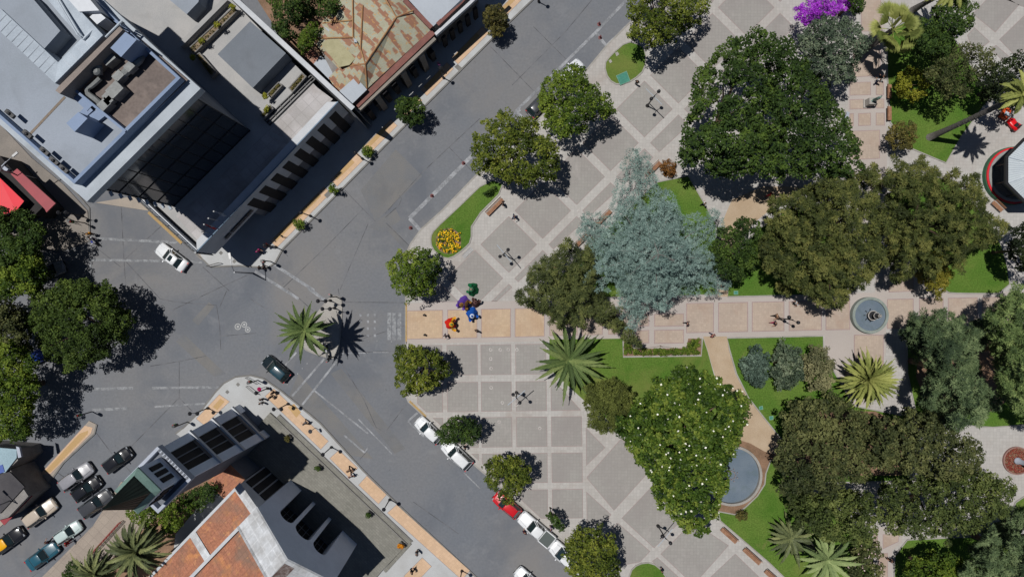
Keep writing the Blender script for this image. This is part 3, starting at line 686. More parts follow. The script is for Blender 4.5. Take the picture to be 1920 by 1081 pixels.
for k in range(5):
    a0 = A(80 + k * 3.4, -30 - k * 1.5, Z2h); ms.new().tube([A(86 + k * 2.2, -36 - k * 2, Z2h), A(146 + k * 2.2, 66 - k * 4, Z2h), A(156 + k * 2, 74 - k * 3, Z2h - .2), A(176 + k * 2, 54 - k * 2, Z2h - .2)] if k < 2 else [A(192 + k * 3, 76 - k * 3, Z + 2.1), A(216 + k * 3, 52 - k * 3, Z + 2.1), A(220 + k * 3, 56 - k * 3, Z + 1.0)], .1, 6)
wparts(t, 'pipe_run', ms, m_silver)
ms = ML(); ms.new().prism(PP([(207, 90), (235, 60), (256, 75), (227, 107)], Z + 2.6), Z, Z + 2.6); ms.new().prism(PP([(124, 231), (147, 210), (164, 222), (140, 247)], Z + 2.6), Z, Z + 2.6)
wparts(t, 'stair_house', ms, mat('blue_sheet_roof', C(126, 146, 178), C(120, 140, 170), .4, rough=.5, var=.04))
ms = ML(); strip(ms.new(), [P(146, 176, Z), P(176, 204, Z)], .9, Z, Z + .5); strip(ms.new(), [P(175, 204, Z), P(160, 218, Z)], .7, Z, Z + .45); strip(ms.new(), [P(178, 226, Z), P(196, 212, Z)], .9, Z, Z + .4)
wparts(t, 'roof_step', ms, m_bluewall)
b = MB(); strip(b, [P(56, 252, Z), P(122, 182, Z)], .22, Z, Z + .03); wpart(t, 'roof_joint', b, mat('tan_joint', C(140, 126, 112), None, .5))
ms = ML()
for x, y in ((20, 214), (53, 252), (85, 284), (103, 302), (121, 317)):
    c = P(x, y, HB + 1.3); b = ms.new(); b.box((*c, HB + 1.35), (.9, .35, .3), 0, R(-41)); b.ball((c[0], c[1], HB + 1.55), .16)
wparts(t, 'floodlight', ms, m_mull)
# rooftop plant standing on the block
zr = Z + .04
def plant(name, label, cat, c, shapes, group='rooftop air ducts'):
    x, y = P(*c, zr); th = thing(name, label, cat, (x, y, zr), 0, group)
    for nm, mb in shapes: wpart(th, nm, mb, m_ductm)
b = MB(); b.tube([A(178, 113, zr + .9), A(183, 128, zr + .9), A(183, 140, zr + .8)], .42, 10); b.ball(A(178, 114, zr + 1.2), .5); b.ball(A(182, 134, zr + 1.1), .38)
c2 = MB(); c2.tube([A(188, 147, zr + .6), A(172, 161, zr + .6), A(163, 167, zr + .6), A(165, 176, zr + .6), A(176, 184, zr + .6), A(187, 193, zr + .6), A(186, 197, zr + .2)], .24, 8)
plant('air_duct', 'bent grey air duct with round fans along the left edge of the brown roof', 'air duct', (178, 150), [('fan_housing', b), ('duct', c2)])
b = MB(); b.box(A(208, 112, zr + .55), (1.1, .9, 1.0), 0, R(40)); c2 = MB(); c2.prism(circ(*P(208, 112, zr), .3, 12), zr + 1.05, zr + 1.12)
plant('air_conditioner', 'square grey air conditioner below the blue stair house on the brown roof', 'air conditioner', (208, 112), [('casing', b), ('fan', c2)], None)
b = MB(); b.box(A(226, 145, zr + .5), (.7, .9, .9), 0, R(-45)); c2 = MB(); c2.tube([A(228, 144, zr + .6), A(246, 126, zr + .6), A(262, 114, zr + .6), A(268, 107, zr + .3)], [.34, .36, .3, .22], 8); c2.box(A(246, 127, zr + .7), (.8, .7, .7), 0, R(45))
plant('air_duct', 'straight grey duct running towards the upper corner of the brown roof', 'air duct', (240, 132), [('casing', b), ('duct', c2)])
b = MB(); b.box(A(221, 171, zr + .6), (1.3, 1.0, 1.1), 0, R(45)); b.box(A(209, 182, zr + .5), (1.0, .8, .9), 0, R(45)); c2 = MB(); c2.box(A(200, 198, zr + .5), (.8, 1.0, .9), 0, R(-45)); c2.box(A(206, 190, zr + .7), (.7, .6, .5), 0, R(45))
plant('air_handler', 'long grey air handling unit in the middle of the brown roof', 'air handler', (212, 180), [('casing', b), ('intake', c2)], None)

# ---- town hall with its terrace
HT = 9.0; zt = 8.2
T0, T1, T2, T3 = P(255, 366, HT), P(369, 472, HT), P(634, 191, HT), P(545, 92, HT)
t = thing('town_hall', 'low white public building with terrace roof, flags and columned front below the office block', 'building', (*P(520, 360, 0), 0))
outT = [P(230, 343, HT), T1, T2, P(320, -130, HT), P(110, -60, HT)]
b = MB(); b.prism(inset(outT, .6), 4.2, zt - .01); wpart(t, 'wall', b, m_wallg)
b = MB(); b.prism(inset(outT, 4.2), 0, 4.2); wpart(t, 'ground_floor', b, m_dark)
b = MB(); b.prism(inset(outT, .55), zt - .005, zt); wpart(t, 'terrace_floor', b, m_terrc)
b = MB(); b.poly([A(503, 244, zt + .012), A(585, 157, zt + .012), A(624, 186, zt + .012), A(545, 266, zt + .012)]); b.poly([A(380, 360, zt + .012), A(498, 250, zt + .012), A(540, 272, zt + .012), A(372, 452, zt + .012), A(330, 405, zt + .012)])
wpart(t, 'tiled_floor', b, m_terr)
n_ = len(outT)
b = MB(); ou, inn = outT, inset(outT, .9)
for k in (1,):
    b.prism([ou[k], ou[k + 1], inn[k + 1], inn[k]], zt - 4.0, HT)
wpart(t, 'front_parapet', b, m_wallw)
ms = ML(); strip(ms.new(), [ou[0], ou[1]], .5, zt - 4, HT); strip(ms.new(), [P(440, -2, HT), P(664, 206, HT)], .55, 0, HT + .5); wparts(t, 'side_parapet', ms, m_wallw)
b = MB(); strip(b, [ou[1], ou[2]], .12, HT, HT + .1); wpart(t, 'front_coping', b, mat('coping_blue', C(120, 140, 160), None, .5))
b = MB(); a_, c_ = inset(outT, .35)[0], inset(outT, .35)[1]; 
for h in (HT + .3, HT + .6, HT + .9): b.tube([(*ou[0], h), (*ou[1], h)], .035, 5)
for i in range(9): p = lerp2(ou[0], ou[1], i / 8); b.tube([(*p, HT), (*p, HT + .9)], .03, 5)
wpart(t, 'railing', b, m_mull); ms = ML()
for d in (.0, .5, 1.0):
    p, q = P(497 + d * 9, 226 + d * 9, zt), P(584 + d * 7, 142 + d * 8, zt); strip(ms.new(), [p, q], .1, zt, zt + .25)
for i in range(7): p, q = lerp2((497, 226), (584, 142), i / 6), lerp2((507, 236), (592, 150), i / 6); strip(ms.new(), [P(*p, zt), P(*q, zt)], .06, zt, zt + .2)
wparts(t, 'terrace_step', ms, m_mull)
for bx, h in (([(469, 40), (536, 100), (474, 165), (408, 102)], 2.2), ([(380, -40), (372, 4), (350, 27), (306, -10), (330, -60)], 2.0)):
    b = MB(); b.prism(PP(bx, zt + h), zt, zt + h); o = wpart(t, 'roof_box', b, [m_greybox if h > 2.1 else m_roofblue])
b = MB(); strip(b, [P(344, 90, zt), P(430, 4, zt)], .5, zt, zt + .9); wpart(t, 'terrace_wall', b, m_terrc)
# columns and dark bays of the front
fa, fb = inset(outT, .3)[1], inset(outT, .3)[2]; 
dx, dy = fb[0] - fa[0], fb[1] - fa[1]; L_ = math.hypot(dx, dy); ang = math.atan2(dy, dx)
for i in range(9):
    f = .30 + .69 * i / 8; p = lerp2(fa, fb, f); b = MB()
    b.box((p[0] + dy / L_ * -.1, p[1] - dx / L_ * -.1, 3.0), (.75, .5, 6.0), 0, ang); wpart(t, 'column', b, m_wallg)
for i in range(8):
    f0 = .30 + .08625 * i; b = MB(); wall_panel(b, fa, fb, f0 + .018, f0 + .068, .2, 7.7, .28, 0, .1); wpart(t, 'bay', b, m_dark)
# sign: dark letters board on the front wall
b = MB(); wall_panel(b, fa, fb, .10, .135, 5.2, 6.0, .42, 0); wall_panel(b, fa, fb, .145, .30, 5.2, 6.0, .42, 0); sg = wpart(t, 'sign_band', b, m_mull)
def text_on_wall(par, body_, a, b_, f, z, size, proud, m, off):
    cu = bpy.data.curves.new('sign_text', 'FONT'); cu.body = body_; cu.size = size; cu.extrude = 0.02; cu.align_x = 'CENTER'; cu.align_y = 'CENTER'
    o = bpy.data.objects.new('sign_text_curve', cu); COL.objects.link(o)
    bpy.context.view_layer.update(); me = bpy.data.meshes.new_from_object(o.evaluated_get(bpy.context.evaluated_depsgraph_get()))
    bpy.data.objects.remove(o)
    dx, dy = b_[0] - a[0], b_[1] - a[1]; l = math.hypot(dx, dy); u = Vector((dx / l, dy / l, 0)); n = Vector((dy / l, -dx / l, 0))
    p = lerp2(a, b_, f); M = Matrix.Identity(4)
    for i, v in enumerate((u, Vector((0, 0, 1)), n)):
        M[0][i], M[1][i], M[2][i] = v.x, v.y, v.z
    M.translation = Vector((p[0] + n.x * proud, p[1] + n.y * proud, z)) - Vector(off)
    me.transform(M); me.materials.append(m); o = bpy.data.objects.new('lettering', me); COL.objects.link(o); o.parent = par; return o
text_on_wall(sg, 'MUNICIPAL', fa, fb, .222, 5.6, .72, .47, m_wallg, t.location)
text_on_wall(sg, 'CASA', fa, fb, .1175, 5.6, .5, .47, m_wallg, t.location)
# flags on poles on the terrace front
m_flagw = flat('flag_white', C(160, 170, 186), .8); m_flagr = flat('flag_red', C(190, 40, 50), .8); m_pole = flat('pole_white', C(190, 190, 190), .4)
for (bx, by), h, fm, lb in (((427, 403), 3.6, m_flagw, 'pale flag on a pole, upper one on the town hall front'), ((416, 415), 3.4, None, 'bare flagpole between the two flags on the town hall front'), ((408, 426), 3.4, m_flagr, 'red flag on a pole on the town hall front'), ((397, 438), 2.6, None, 'short bare flagpole nearest the corner of the town hall front')):
    x, y = P(bx, by, zt); f = thing('flagpole', lb, 'flagpole', (x, y, zt), 0, 'flagpoles on the town hall terrace')
    b = MB(); b.tube([(x, y, zt), (x, y, zt + h)], [.06, .035], 8); b.ball((x, y, zt + h), .1); wpart(f, 'pole', b, m_pole)
    if fm is not None:
        b = MB(); n = 8
        for i in range(n):
            w0, w1 = .12 * math.sin(i * 1.1), .12 * math.sin((i + 1) * 1.1)
            b.poly([(x + i * .12, y + w0 - i * .05, zt + h - .1 - i * .05), (x + (i + 1) * .12, y + w1 - (i + 1) * .05, zt + h - .1 - (i + 1) * .05), (x + (i + 1) * .12, y + w1 - .1 - (i + 1) * .05, zt + h - 1 - (i + 1) * .06), (x + i * .12, y + w0 - .1 - i * .05, zt + h - 1 - i * .06)])
        wpart(f, 'flag', b, fm)

# ---- old house with rusty roof
t = thing('old_house', 'old single storey corner house with rust stained sheet metal roof', 'house', (*P(760, 120, 0), 0))
he, hr = 6.4, 7.9
ev = [(633, 173), (660, 199), (690, 166), (809, 55), (748, -10), (700, -60), (640, 6), (603, 43), (581, 73)]
b = MB(); b.prism(inset(PP(ev, he), .5), 0, he - .1); wpart(t, 'wall', b, m_facade)
Rg = [A(685, 120, hr), A(743, 33, hr), A(700, -20, hr), A(664, 60, hr), A(664, -40, hr)]
b = MB()
E = [A(x, y, he) for x, y in ev]
b.poly([A(660, 197, he), A(688, 167, he), Rg[0]]); b.poly([A(616, 146, he), A(633, 173, he), A(660, 197, he), Rg[0]])
b.poly([A(688, 167, he), A(809, 55, he), Rg[1], Rg[0]]); b.poly([A(809, 55, he), A(752, -10, he), Rg[1]])
b.poly([A(752, -10, he), A(700, -60, he), A(680, -30, hr), Rg[1]])
b.poly([Rg[0], Rg[1], A(680, -30, hr), A(680, 60, hr - .1), A(676, 92, hr - .1)]); b.poly([A(633, 127, he), A(616, 146, he), Rg[0], A(676, 92, hr - .1)])
b.poly([A(581, 73, he), A(633, 127, he), A(676, 92, hr - .1), A(662, 70, hr - .1)]); b.poly([A(603, 43, he), A(581, 73, he), A(662, 70, hr - .1), A(661, 38, hr - .1)])
b.poly([A(603, 43, he), A(661, 38, hr - .1), A(661, -40, hr - .1), A(640, 0, he)]); b.poly([A(661, 38, hr - .1), A(662, 70, hr - .1), A(676, 92, hr - .1), A(680, 60, hr - .1), A(680, -30, hr - .1), A(661, -40, hr - .1)])
rf = wpart(t, 'roof', b, m_rust)
ms = ML()
for a_, c_ in ((Rg[0], Rg[1]), (Rg[0], A(636, 126, he + .1)), (Rg[0], A(676, 92, hr)), (A(662, 70, hr), A(583, 73, he)), (A(661, 38, hr), A(605, 44, he)), (A(662, 70, hr), A(661, -30, hr)), (A(676, 92, hr), A(680, 10, hr)), (A(676, 92, hr), A(662, 70, hr)), (Rg[1], A(700, -40, hr)), (A(688, 167, he), Rg[0]), (Rg[1], A(775, 20, he + .6))):
    ms.new().tube([(p[0], p[1], p[2] + .04) for p in (a_, c_)], .09, 5)
wparts(t, 'ridge_cap', ms, m_rust2, rf)
ms = ML()
for q, h in (([(636, 171), (667, 144), (688, 168), (659, 196)], he + .75), ([(604, 47), (613, 53), (631, 66), (624, 68)], he + .45)):
    ms.new().prism(PP(q, h), h - .06, h)
wparts(t, 'repair_sheet', ms, m_silroof, rf)
b = MB(); b.prism(PP([(602, 82), (614, 74), (634, 74), (666, 110), (655, 122), (636, 126)], he + 1.0), he + .9, he + 1.0); wpart(t, 'mossy_sheet', b, mat('mossy_sheet', C(178, 172, 138), C(164, 158, 124), 1.2, var=.06), rf)
b = MB(); b.prism(PP([(663, 71), (668, 75), (670, 80), (664, 79)], hr + .3), hr - .2, hr + .3); wpart(t, 'vent', b, m_slab, rf)
b = MB(); ga, gb_ = P(668, 198, he), P(812, 60, he); strip(b, [lerp2(ga, gb_, 0), lerp2(ga, gb_, 1)], .7, he - .15, he + .05); wpart(t, 'gutter', b, m_rustred)
b = MB()
ca, cb = P(672, 207, he - .2), P(816, 72, he - .2); strip(b, [ca, cb], .35, he - .6, he - .15)
wpart(t, 'cornice', b, m_cornice)
for f in (.22, .56, .8): p = lerp2(ca, cb, f); b = MB(); b.box((p[0], p[1], 2.9), (.7, .5, 5.8), 0, R(43)); wpart(t, 'pilaster', b, m_cornice)
wa, wb = P(664, 204, he - .2), P(812, 66, he - .2)
for i in range(8):
    f = .06 + i * .118; b = MB(); wall_panel(b, wa, wb, f, f + .05, 1.0 if i not in (0, 4, 6) else .2, 3.8, .2, 0, .9); wpart(t, 'window', b, m_dark)
# lean-to beside the old house
t = thing('lean_to', 'small lean-to with red and pale sheet metal between the rusty house and the terrace', 'shed', (*P(612, 140, 0), 0))
b = MB(); q = [(571, 104), (588, 94), (633, 127), (618, 148), (606, 138)]; b.prism(inset(PP(q, 5.4), .1), 0, 5.3); wpart(t, 'wall', b, m_facade)
b = MB(); b.poly([A(571, 104, 5.5), A(585, 92, 5.6), A(601, 104, 5.6), A(588, 120, 5.5)]); wpart(t, 'red_sheet', b, mat('dull_red_sheet', C(176, 112, 96), C(160, 140, 120), .8))
b = MB(); b.poly([A(588, 120, 5.5), A(601, 104, 5.6), A(634, 128, 5.6), A(617, 149, 5.5)]); wpart(t, 'pale_sheet', b, m_silroof)

# ---- zinc roofed house
t = thing('zinc_house', 'house with smooth pale zinc roof next to the rusty roof at the top edge', 'house', (*P(860, 30, 0), 0))
b = MB(); b.prism(inset(PP([(812, 52), (866, 4), (900, -40), (820, -110), (752, -10)], 6.6), .35), 0, 6.4); wpart(t, 'wall', b, m_facade)
b = MB(); b.poly([A(757, -10, 6.9), A(830, -80, 7.8), A(862, 2, 7.0), A(812, 50, 6.6)]); b.poly([A(862, 2, 7.0), A(830, -80, 7.8), A(920, -60, 6.6), A(868, 6, 6.5), A(812, 51, 6.5)]); wpart(t, 'roof', b, m_silroof)
b = MB(); strip(b, PP([(758, 0), (809, 52)], 6.9), .5, 6.3, 6.95); wpart(t, 'rusty_edge', b, m_rustred); b = MB(); strip(b, PP([(820, 46), (866, 2), (900, -40)], 6.7), .45, 6.4, 6.72); wpart(t, 'rusty_edge', b, m_rustred)
b = MB(); strip(b, PP([(816, 66), (880, 8), (930, -40)], 6.0), .35, 5.6, 6.2); wpart(t, 'cornice', b, m_wallw)
b = MB(); wa, wb = P(816, 62, 6), P(900, -14, 6)
for i in range(5): b = MB(); wall_panel(b, wa, wb, .08 + .18 * i, .16 + .18 * i, .6, 3.6, .14, 0, .3); wpart(t, 'window', b, m_dark)

# ---- red roofed shop, west edge
t = thing('red_shop', 'shop with bright red roof and a faded red canopy at the left edge', 'shop', (*P(40, 360, 0), 0))
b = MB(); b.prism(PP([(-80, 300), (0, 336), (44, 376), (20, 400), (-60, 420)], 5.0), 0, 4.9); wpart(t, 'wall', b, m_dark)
b = MB(); b.poly([A(-80, 270, 5.4), A(-2, 332, 5.0), A(45, 377, 5.0), A(30, 395, 5.0), A(-60, 420, 5.4)]); wpart(t, 'roof', b, m_red)
b = MB(); b.prism(PP([(20, 326), (32, 316), (104, 381), (87, 398), (84, 392)], 4.2), 4.0, 4.2); wpart(t, 'canopy', b, m_red2)
b = MB(); b.prism(PP([(0, 292), (22, 318), (84, 384), (64, 404), (20, 380), (-40, 330)], 3.7), 0, 3.7); wpart(t, 'lower_roof', b, mat('dark_felt', C(60, 56, 56), C(48, 46, 46), .5))
b = MB(); b.box(A(12, 317, 4.0), (.6, .4, .4), 0, R(-40)); wpart(t, 'roof_unit', b, m_chw2); b = MB(); b.tube([A(3, 312, 3.9), A(12, 303, 3.9)], .08, 6); wpart(t, 'tube_light', b, m_chw2)

# ---- grey roofed shops, south-west
t = thing('grey_shop', 'low shop with dark grey roof beside the queue of cars', 'shop', (*P(20, 920, 0), 0))
b = MB(); b.prism(PP([(-60, 990), (-40, 900), (18, 880), (52, 930), (14, 970)], 4.2), 0, 4.1); wpart(t, 'wall', b, m_facade)
b = MB(); b.prism(PP([(-60, 960), (-40, 890), (18, 884), (46, 912), (0, 962)], 4.3), 4.1, 4.3); wpart(t, 'roof', b, mat('dark_roof', C(84, 82, 84), C(70, 68, 72), .5))
b = MB(); b.prism(PP([(0, 975), (54, 920), (60, 930), (8, 984)], 3.4), 3.3, 3.4); wpart(t, 'awning', b, m_red2)
t = thing('blue_shop', 'small building with pale blue and white roof beneath the trees', 'shop', (*P(20, 860, 0), 0))
b = MB(); b.prism(PP([(-60, 880), (-40, 840), (28, 846), (34, 862), (10, 884)], 4.4), 0, 4.4); wpart(t, 'wall', b, m_facade)
b = MB(); b.prism(PP([(-60, 884), (-40, 836), (30, 842), (30, 858), (8, 886)], 4.7), 4.4, 4.6); wpart(t, 'roof', b, mat('aqua_roof', C(160, 184, 194), C(150, 174, 184), .4))
b = MB(); b.prism(PP([(30, 836), (36, 838), (40, 856), (34, 858)], 4.9), 4.6, 4.9); wpart(t, 'sign_panel', b, m_chw2)
b = MB(); b.prism(PP([(-10, 876), (4, 870), (8, 884), (-8, 890)], 4.7), 4.605, 4.66); wpart(t, 'blue_panel', b, flat('blue_panel', C(70, 96, 170)))

# ---- church
t = thing('church', 'large pale church with terracotta roofs and a gabled front of three tall arches', 'church', (*P(440, 960, 0), 0))
FL, FR = P(547, 897), P(671, 1017)
dx, dy = FR[0] - FL[0], FR[1] - FL[1]; W = math.hypot(dx, dy); ux, uy = dx / W, dy / W; nx, ny = -uy, ux           # n: outward to the street (up-right)
if nx < 0: nx, ny = -nx, -ny
def F(u, d, z): return (FL[0] + ux * u + nx * d, FL[1] + uy * u + ny * d, z)
hE, hP, mid = 11.6, 15.0, .52 * W
op = [(.165, .335), (.375, .575), (.615, .785)]
prof = [(0, .12), (0, hE), (mid, hP), (W, hE), (W, .12)]
for (a0, a1) in reversed(op):
    a0 *= W; a1 *= W; r = (a1 - a0) / 2; hs = 8.0
    prof += [(a1, .12)] + [((a0 + a1) / 2 + r * math.cos(th), hs + r * math.sin(th)) for th in np.linspace(0, math.pi, 11)] + [(a0, .12)]
D0, D1 = 0.0, -2.7
b = MB()
b.poly([F(u, D0, z) for u, z in prof]); b.poly([F(u, D1, z) for u, z in prof][::-1])
for k in range(len(prof)):
    (u0, z0), (u1, z1) = prof[k], prof[(k + 1) % len(prof)]
    b.poly([F(u0, D0, z0), F(u0, D1, z0), F(u1, D1, z1), F(u1, D0, z1)])
wpart(t, 'facade', b, m_chw)
b = MB()
for (u0, z0), (u1, z1) in (((-.15, hE), (mid, hP)), ((mid, hP), (W + .15, hE))):
    b.poly([F(u0, D0 + .15, z0 + .06), F(u1, D0 + .15, z1 + .06), F(u1, D1 - .15, z1 + .06), F(u0, D1 - .15, z0 + .06)])
    for d in (D0 + .1, D1 - .1):
        b.tube([F(u0, d, z0 + .1), F(u1, d, z1 + .1)], .13, 4)
cop = wpart(t, 'facade_roof', b, m_white2)
ms = ML()
for (u0, u1) in ((.05, .11), (.53, .9)):
    z = lambda u: hE + (hP - hE) * (u * W / mid if u * W < mid else (W - u * W) / (W - mid))
    ms.new().poly([F(u0 * W, D0 - .4, z(u0) + .08), F(u1 * W, D0 - .4, z(u1) + .08), F(u1 * W, D1 + .3, z(u1) + .08), F(u0 * W, D1 + .3, z(u0) + .08)])
wparts(t, 'roof_stain', ms, mat('dry_leaves', C(92, 70, 64), C(150, 140, 136), 2.5, var=.3, fine=8), cop)
b = MB(); b.poly([F(.1, D1 - .05, .12), F(W - .1, D1 - .05, .12), F(W - .1, D1 - .05, 11), F(.1, D1 - .05, 11)])
for (a0, a1) in op: 
    pass
wpart(t, 'inner_wall', b, m_wallg)
for (a0, a1) in op:
    b = MB(); b.box(F((a0 + a1) / 2 * W, D1 + .08, 5), ((a1 - a0) * W * .9, .15, 8.5), 0, math.atan2(uy, ux)); wpart(t, 'door', b, m_dark)
    b = MB(); wall_grid(b, F(a0 * W, D1 + .16, 0)[:2], F(a1 * W, D1 + .16, 0)[:2], .5, 9, 3, 5, .02, .08); wpart(t, 'window_bars', b, m_wallg)
# nave
D2 = -40
b = MB()
sec = [(0, 0), (0, 11.2), (mid, 14.3), (W, 11.2), (W, 0)]
for k in range(4):
    (u0, z0), (u1, z1) = sec[k], sec[k + 1]
    if k in (1, 2): continue
    b.poly([F(u0, D1 - .06, z0), F(u0, D2, z0), F(u1, D2, z1), F(u1, D1 - .06, z1)])
b.poly([F(u, D1 - .06, z) for u, z in sec])
wpart(t, 'nave_wall', b, m_chw2)
b = MB()
b.poly([F(.2, D1 - .06, 11.2), F(mid, D1 - .06, 14.3), F(mid, D2, 14.3), F(.2, D2, 11.2)]); b.poly([F(mid, D1 - .06, 14.3), F(W, D1 - .06, 11.2), F(W, D2, 11.2), F(mid, D2, 14.3)])
nr = wpart(t, 'nave_roof', b, m_terra)
b = MB()
ms = ML()
for d in (-12.5, -20, -27.5): ms.new().poly([F(0, d, 11.35), F(mid, d, 14.42), F(mid, d - 1.3, 14.42), F(0, d - 1.3, 11.35)])
wparts(t, 'roof_band', ms, m_white2, nr)
b = MB(); strip(b, [F(0, D1 - .2, 0)[:2], F(0, D2, 0)[:2]], .35, 10.6, 11.55); wpart(t, 'nave_parapet', b, m_wallw)
# side aisle (left of the nave)
wA = 3.5; dA = -1.1
b = MB(); b.poly([F(-wA, dA, 0), F(-.02, dA, 0), F(-.02, dA, 9.2), F(-wA, dA, 7.8)]); b.poly([F(-wA, dA, 0), F(-wA, D2, 0), F(-wA, D2, 7.8), F(-wA, dA, 7.8)]); wpart(t, 'aisle_wall', b, m_wallw)
b = MB(); b.poly([F(-wA, dA, 7.8), F(-.02, dA, 9.2), F(-.02, D2, 9.2), F(-wA, D2, 7.8)]); ar = wpart(t, 'aisle_roof', b, m_terra)
ms = ML()
for d in (-8.5, -16, -24): ms.new().poly([F(-wA, d, 7.9), F(-.2, d, 9.3), F(-.2, d - .9, 9.3), F(-wA, d - .9, 7.9)])
ms.new().poly([F(-wA - .1, dA + .1, 8.0), F(-.02, dA + .1, 9.4), F(-.02, dA - .9, 9.4), F(-wA - .1, dA - .9, 8.0)])
wparts(t, 'roof_band', ms, m_white2, ar)
b = MB(); strip(b, [F(-wA, dA, 0)[:2], F(-wA, D2, 0)[:2]], .3, 7.2, 7.95); wpart(t, 'aisle_gutter', b, m_wallw)
# aisle front and link to the tower
for u in (-2.85, -1.75, -.65): b = MB(); b.box(F(u, dA + .02, 3.6), (.9, .2, 6.2), 0, math.atan2(uy, ux)); wpart(t, 'aisle_window', b, m_dark)
b = MB(); q = [F(-6.6, -1.6, 0)[:2], F(-3.7, -1.6, 0)[:2], F(-3.7, -5, 0)[:2], F(-6.6, -5, 0)[:2]]; b.prism(q, 0, 5.2, 0, 1, bottom=False); wpart(t, 'porch', b, [m_wallg, m_terra])
# tower
t0 = thing('bell_tower', 'church bell tower with louvred bays, white belfry and green copper spire', 'tower', (*P(452, 816), 0))
B0, B1 = P(450, 757), P(509, 815)
tw = math.hypot(B1[0] - B0[0], B1[1] - B0[1]); tux, tuy = (B1[0] - B0[0]) / tw, (B1[1] - B0[1]) / tw; tnx, tny = -tuy, tux
if tnx < 0: tnx, tny = -tnx, -tny
def G(u, d, z): return (B0[0] + tux * u + tnx * d, B0[1] + tuy * u + tny * d, z)
tang = math.atan2(tuy, tux); tc = G(tw / 2, -tw / 2, 0)
def hw_(z): return tw / 2 * (1 - .25 * z / 19.0)            # the shaft narrows upwards
def TP(a, z, off=0.0): h = hw_(z); return (tc[0] + tux * a * h + tnx * (h + off), tc[1] + tuy * a * h + tny * (h + off), z)
def TQ(z, ex=0.0): h = hw_(z) + ex; return [(tc[0] + tux * p * h + tnx * q * h, tc[1] + tuy * p * h + tny * q * h, z) for p, q in ((-1, -1), (1, -1), (1, 1), (-1, 1))]
def tbox(a0, a1, z0, z1, o0, o1):
    b = MB(); A0 = [TP(a0, z0, o1), TP(a1, z0, o1), TP(a1, z1, o1), TP(a0, z1, o1)]; A1 = [TP(a0, z0, o0), TP(a1, z0, o0), TP(a1, z1, o0), TP(a0, z1, o0)]
    b.poly(A0); b.poly(A1[::-1])
    for k in range(4): q = (k + 1) % 4; b.poly([A0[k], A1[k], A1[q], A0[q]])
    return b
b = MB(); q0, q1 = TQ(0, -.3), TQ(19.0, -.3)
for k in range(4): q = (k + 1) % 4; b.poly([q0[k], q0[q], q1[q], q1[k]])
b.poly(q1); wpart(t0, 'shaft', b, m_wallg)
for a0, a1 in ((-1, -.6), (.6, 1)): wpart(t0, 'pilaster', tbox(a0, a1, 0, 19.0, -.29, 0), m_chw)
for z in (2.4, 8.0, 13.4): wpart(t0, 'string_course', tbox(-1.04, 1.04, z - .22, z + .22, .01, .22), m_wallw)
for z0, z1 in ((2.9, 7.6), (8.4, 13.0), (13.8, 18.6)):
    bay = wpart(t0, 'louvre_bay', tbox(-.59, .59, z0, z1, -.29, -.2), m_dark)
    for a in (-.2, .2): wpart(t0, 'mullion', tbox(a - .025, a + .025, z0, z1, -.19, -.08), m_wallg, bay)
oc = [p[:2] for p in TQ(19.0, .2)]; ic = inset(oc, .3)
b = MB(); b.ring(oc, ic, 19.0, 19.9); wpart(t0, 'cornice', b, m_chw2); b = MB(); b.prism(ic, 19.0, 19.2); wpart(t0, 'gallery_floor', b, m_wallg)
for i in range(11): f = -.9 + .18 * i; b = MB(); b.box((tc[0] + tux * f * hw_(19) + tnx * (hw_(19) + .05), tc[1] + tuy * f * hw_(19) + tny * (hw_(19) + .05), 19.93), (.2, .22, .1), 0, tang); wpart(t0, 'dentil', b, m_wallg)
bw = 2.9; hb0, hb1 = 19.2, 23.4
def Q(w, rot=0): return [(tc[0] + tux * a * w / 2 + tnx * c * w / 2, tc[1] + tuy * a * w / 2 + tny * c * w / 2) for a, c in ((-1, -1), (1, -1), (1, 1), (-1, 1))]
b = MB(); b.prism(Q(bw), hb0, hb1 - .2); bf = wpart(t0, 'belfry', b, m_chw)
for u in (-.72, 0, .72):
    b = MB(); c = (tc[0] + tux * u + tnx * (bw / 2 + .03), tc[1] + tuy * u + tny * (bw / 2 + .03)); b.box((*c, 21.2), (.48, .14, 2.0), 0, tang); wpart(t0, 'louvre', b, m_dark, bf)
    b = MB(); c = (tc[0] - tnx * u + tux * (bw / 2 + .03), tc[1] - tny * u + tuy * (bw / 2 + .03)); b.box((*c, 21.2), (.14, .48, 2.0), 0, tang); wpart(t0, 'louvre', b, m_dark, bf)
b = MB(); e0, e1 = Q(3.0), Q(2.15)
for k in range(4):
    q = (k + 1) % 4; b.poly([(*e0[k], hb1), (*e0[q], hb1), (*e1[q], hb1 + .55), (*e1[k], hb1 + .55)]); b.poly([(*e0[k], hb1 - .2), (*e0[q], hb1 - .2), (*e0[q], hb1), (*e0[k], hb1)])
b.poly([(*p, hb1 - .2) for p in e0][::-1]); sp = wpart(t0, 'spire_eaves', b, m_copper)
b = MB(); e1 = Q(2.1); apex = (tc[0], tc[1], 28.8)
for k in range(4):
    q = (k + 1) % 4
    b.poly([(*e1[k], hb1 + .52), (*e1[q], hb1 + .52), apex])
spi = wpart(t0, 'spire', b, m_spire)
b = MB()
for k in range(4):
    q = (k + 1) % 4
    for f in (0, .2, .4, .6, .8):
        b = MB(); p = lerp2(e1[k], e1[q], f); b.tube([(*p, hb1 + .55), (apex[0], apex[1], apex[2])], [.05, .02], 4); wpart(t0, 'spire_rib', b, m_spire, spi)
b = MB(); b.ball((tc[0], tc[1], 28.8), .1); b.tube([(tc[0], tc[1], 28.8), (tc[0], tc[1], 29.3)], .03, 5); wpart(t0, 'finial', b, m_mull)

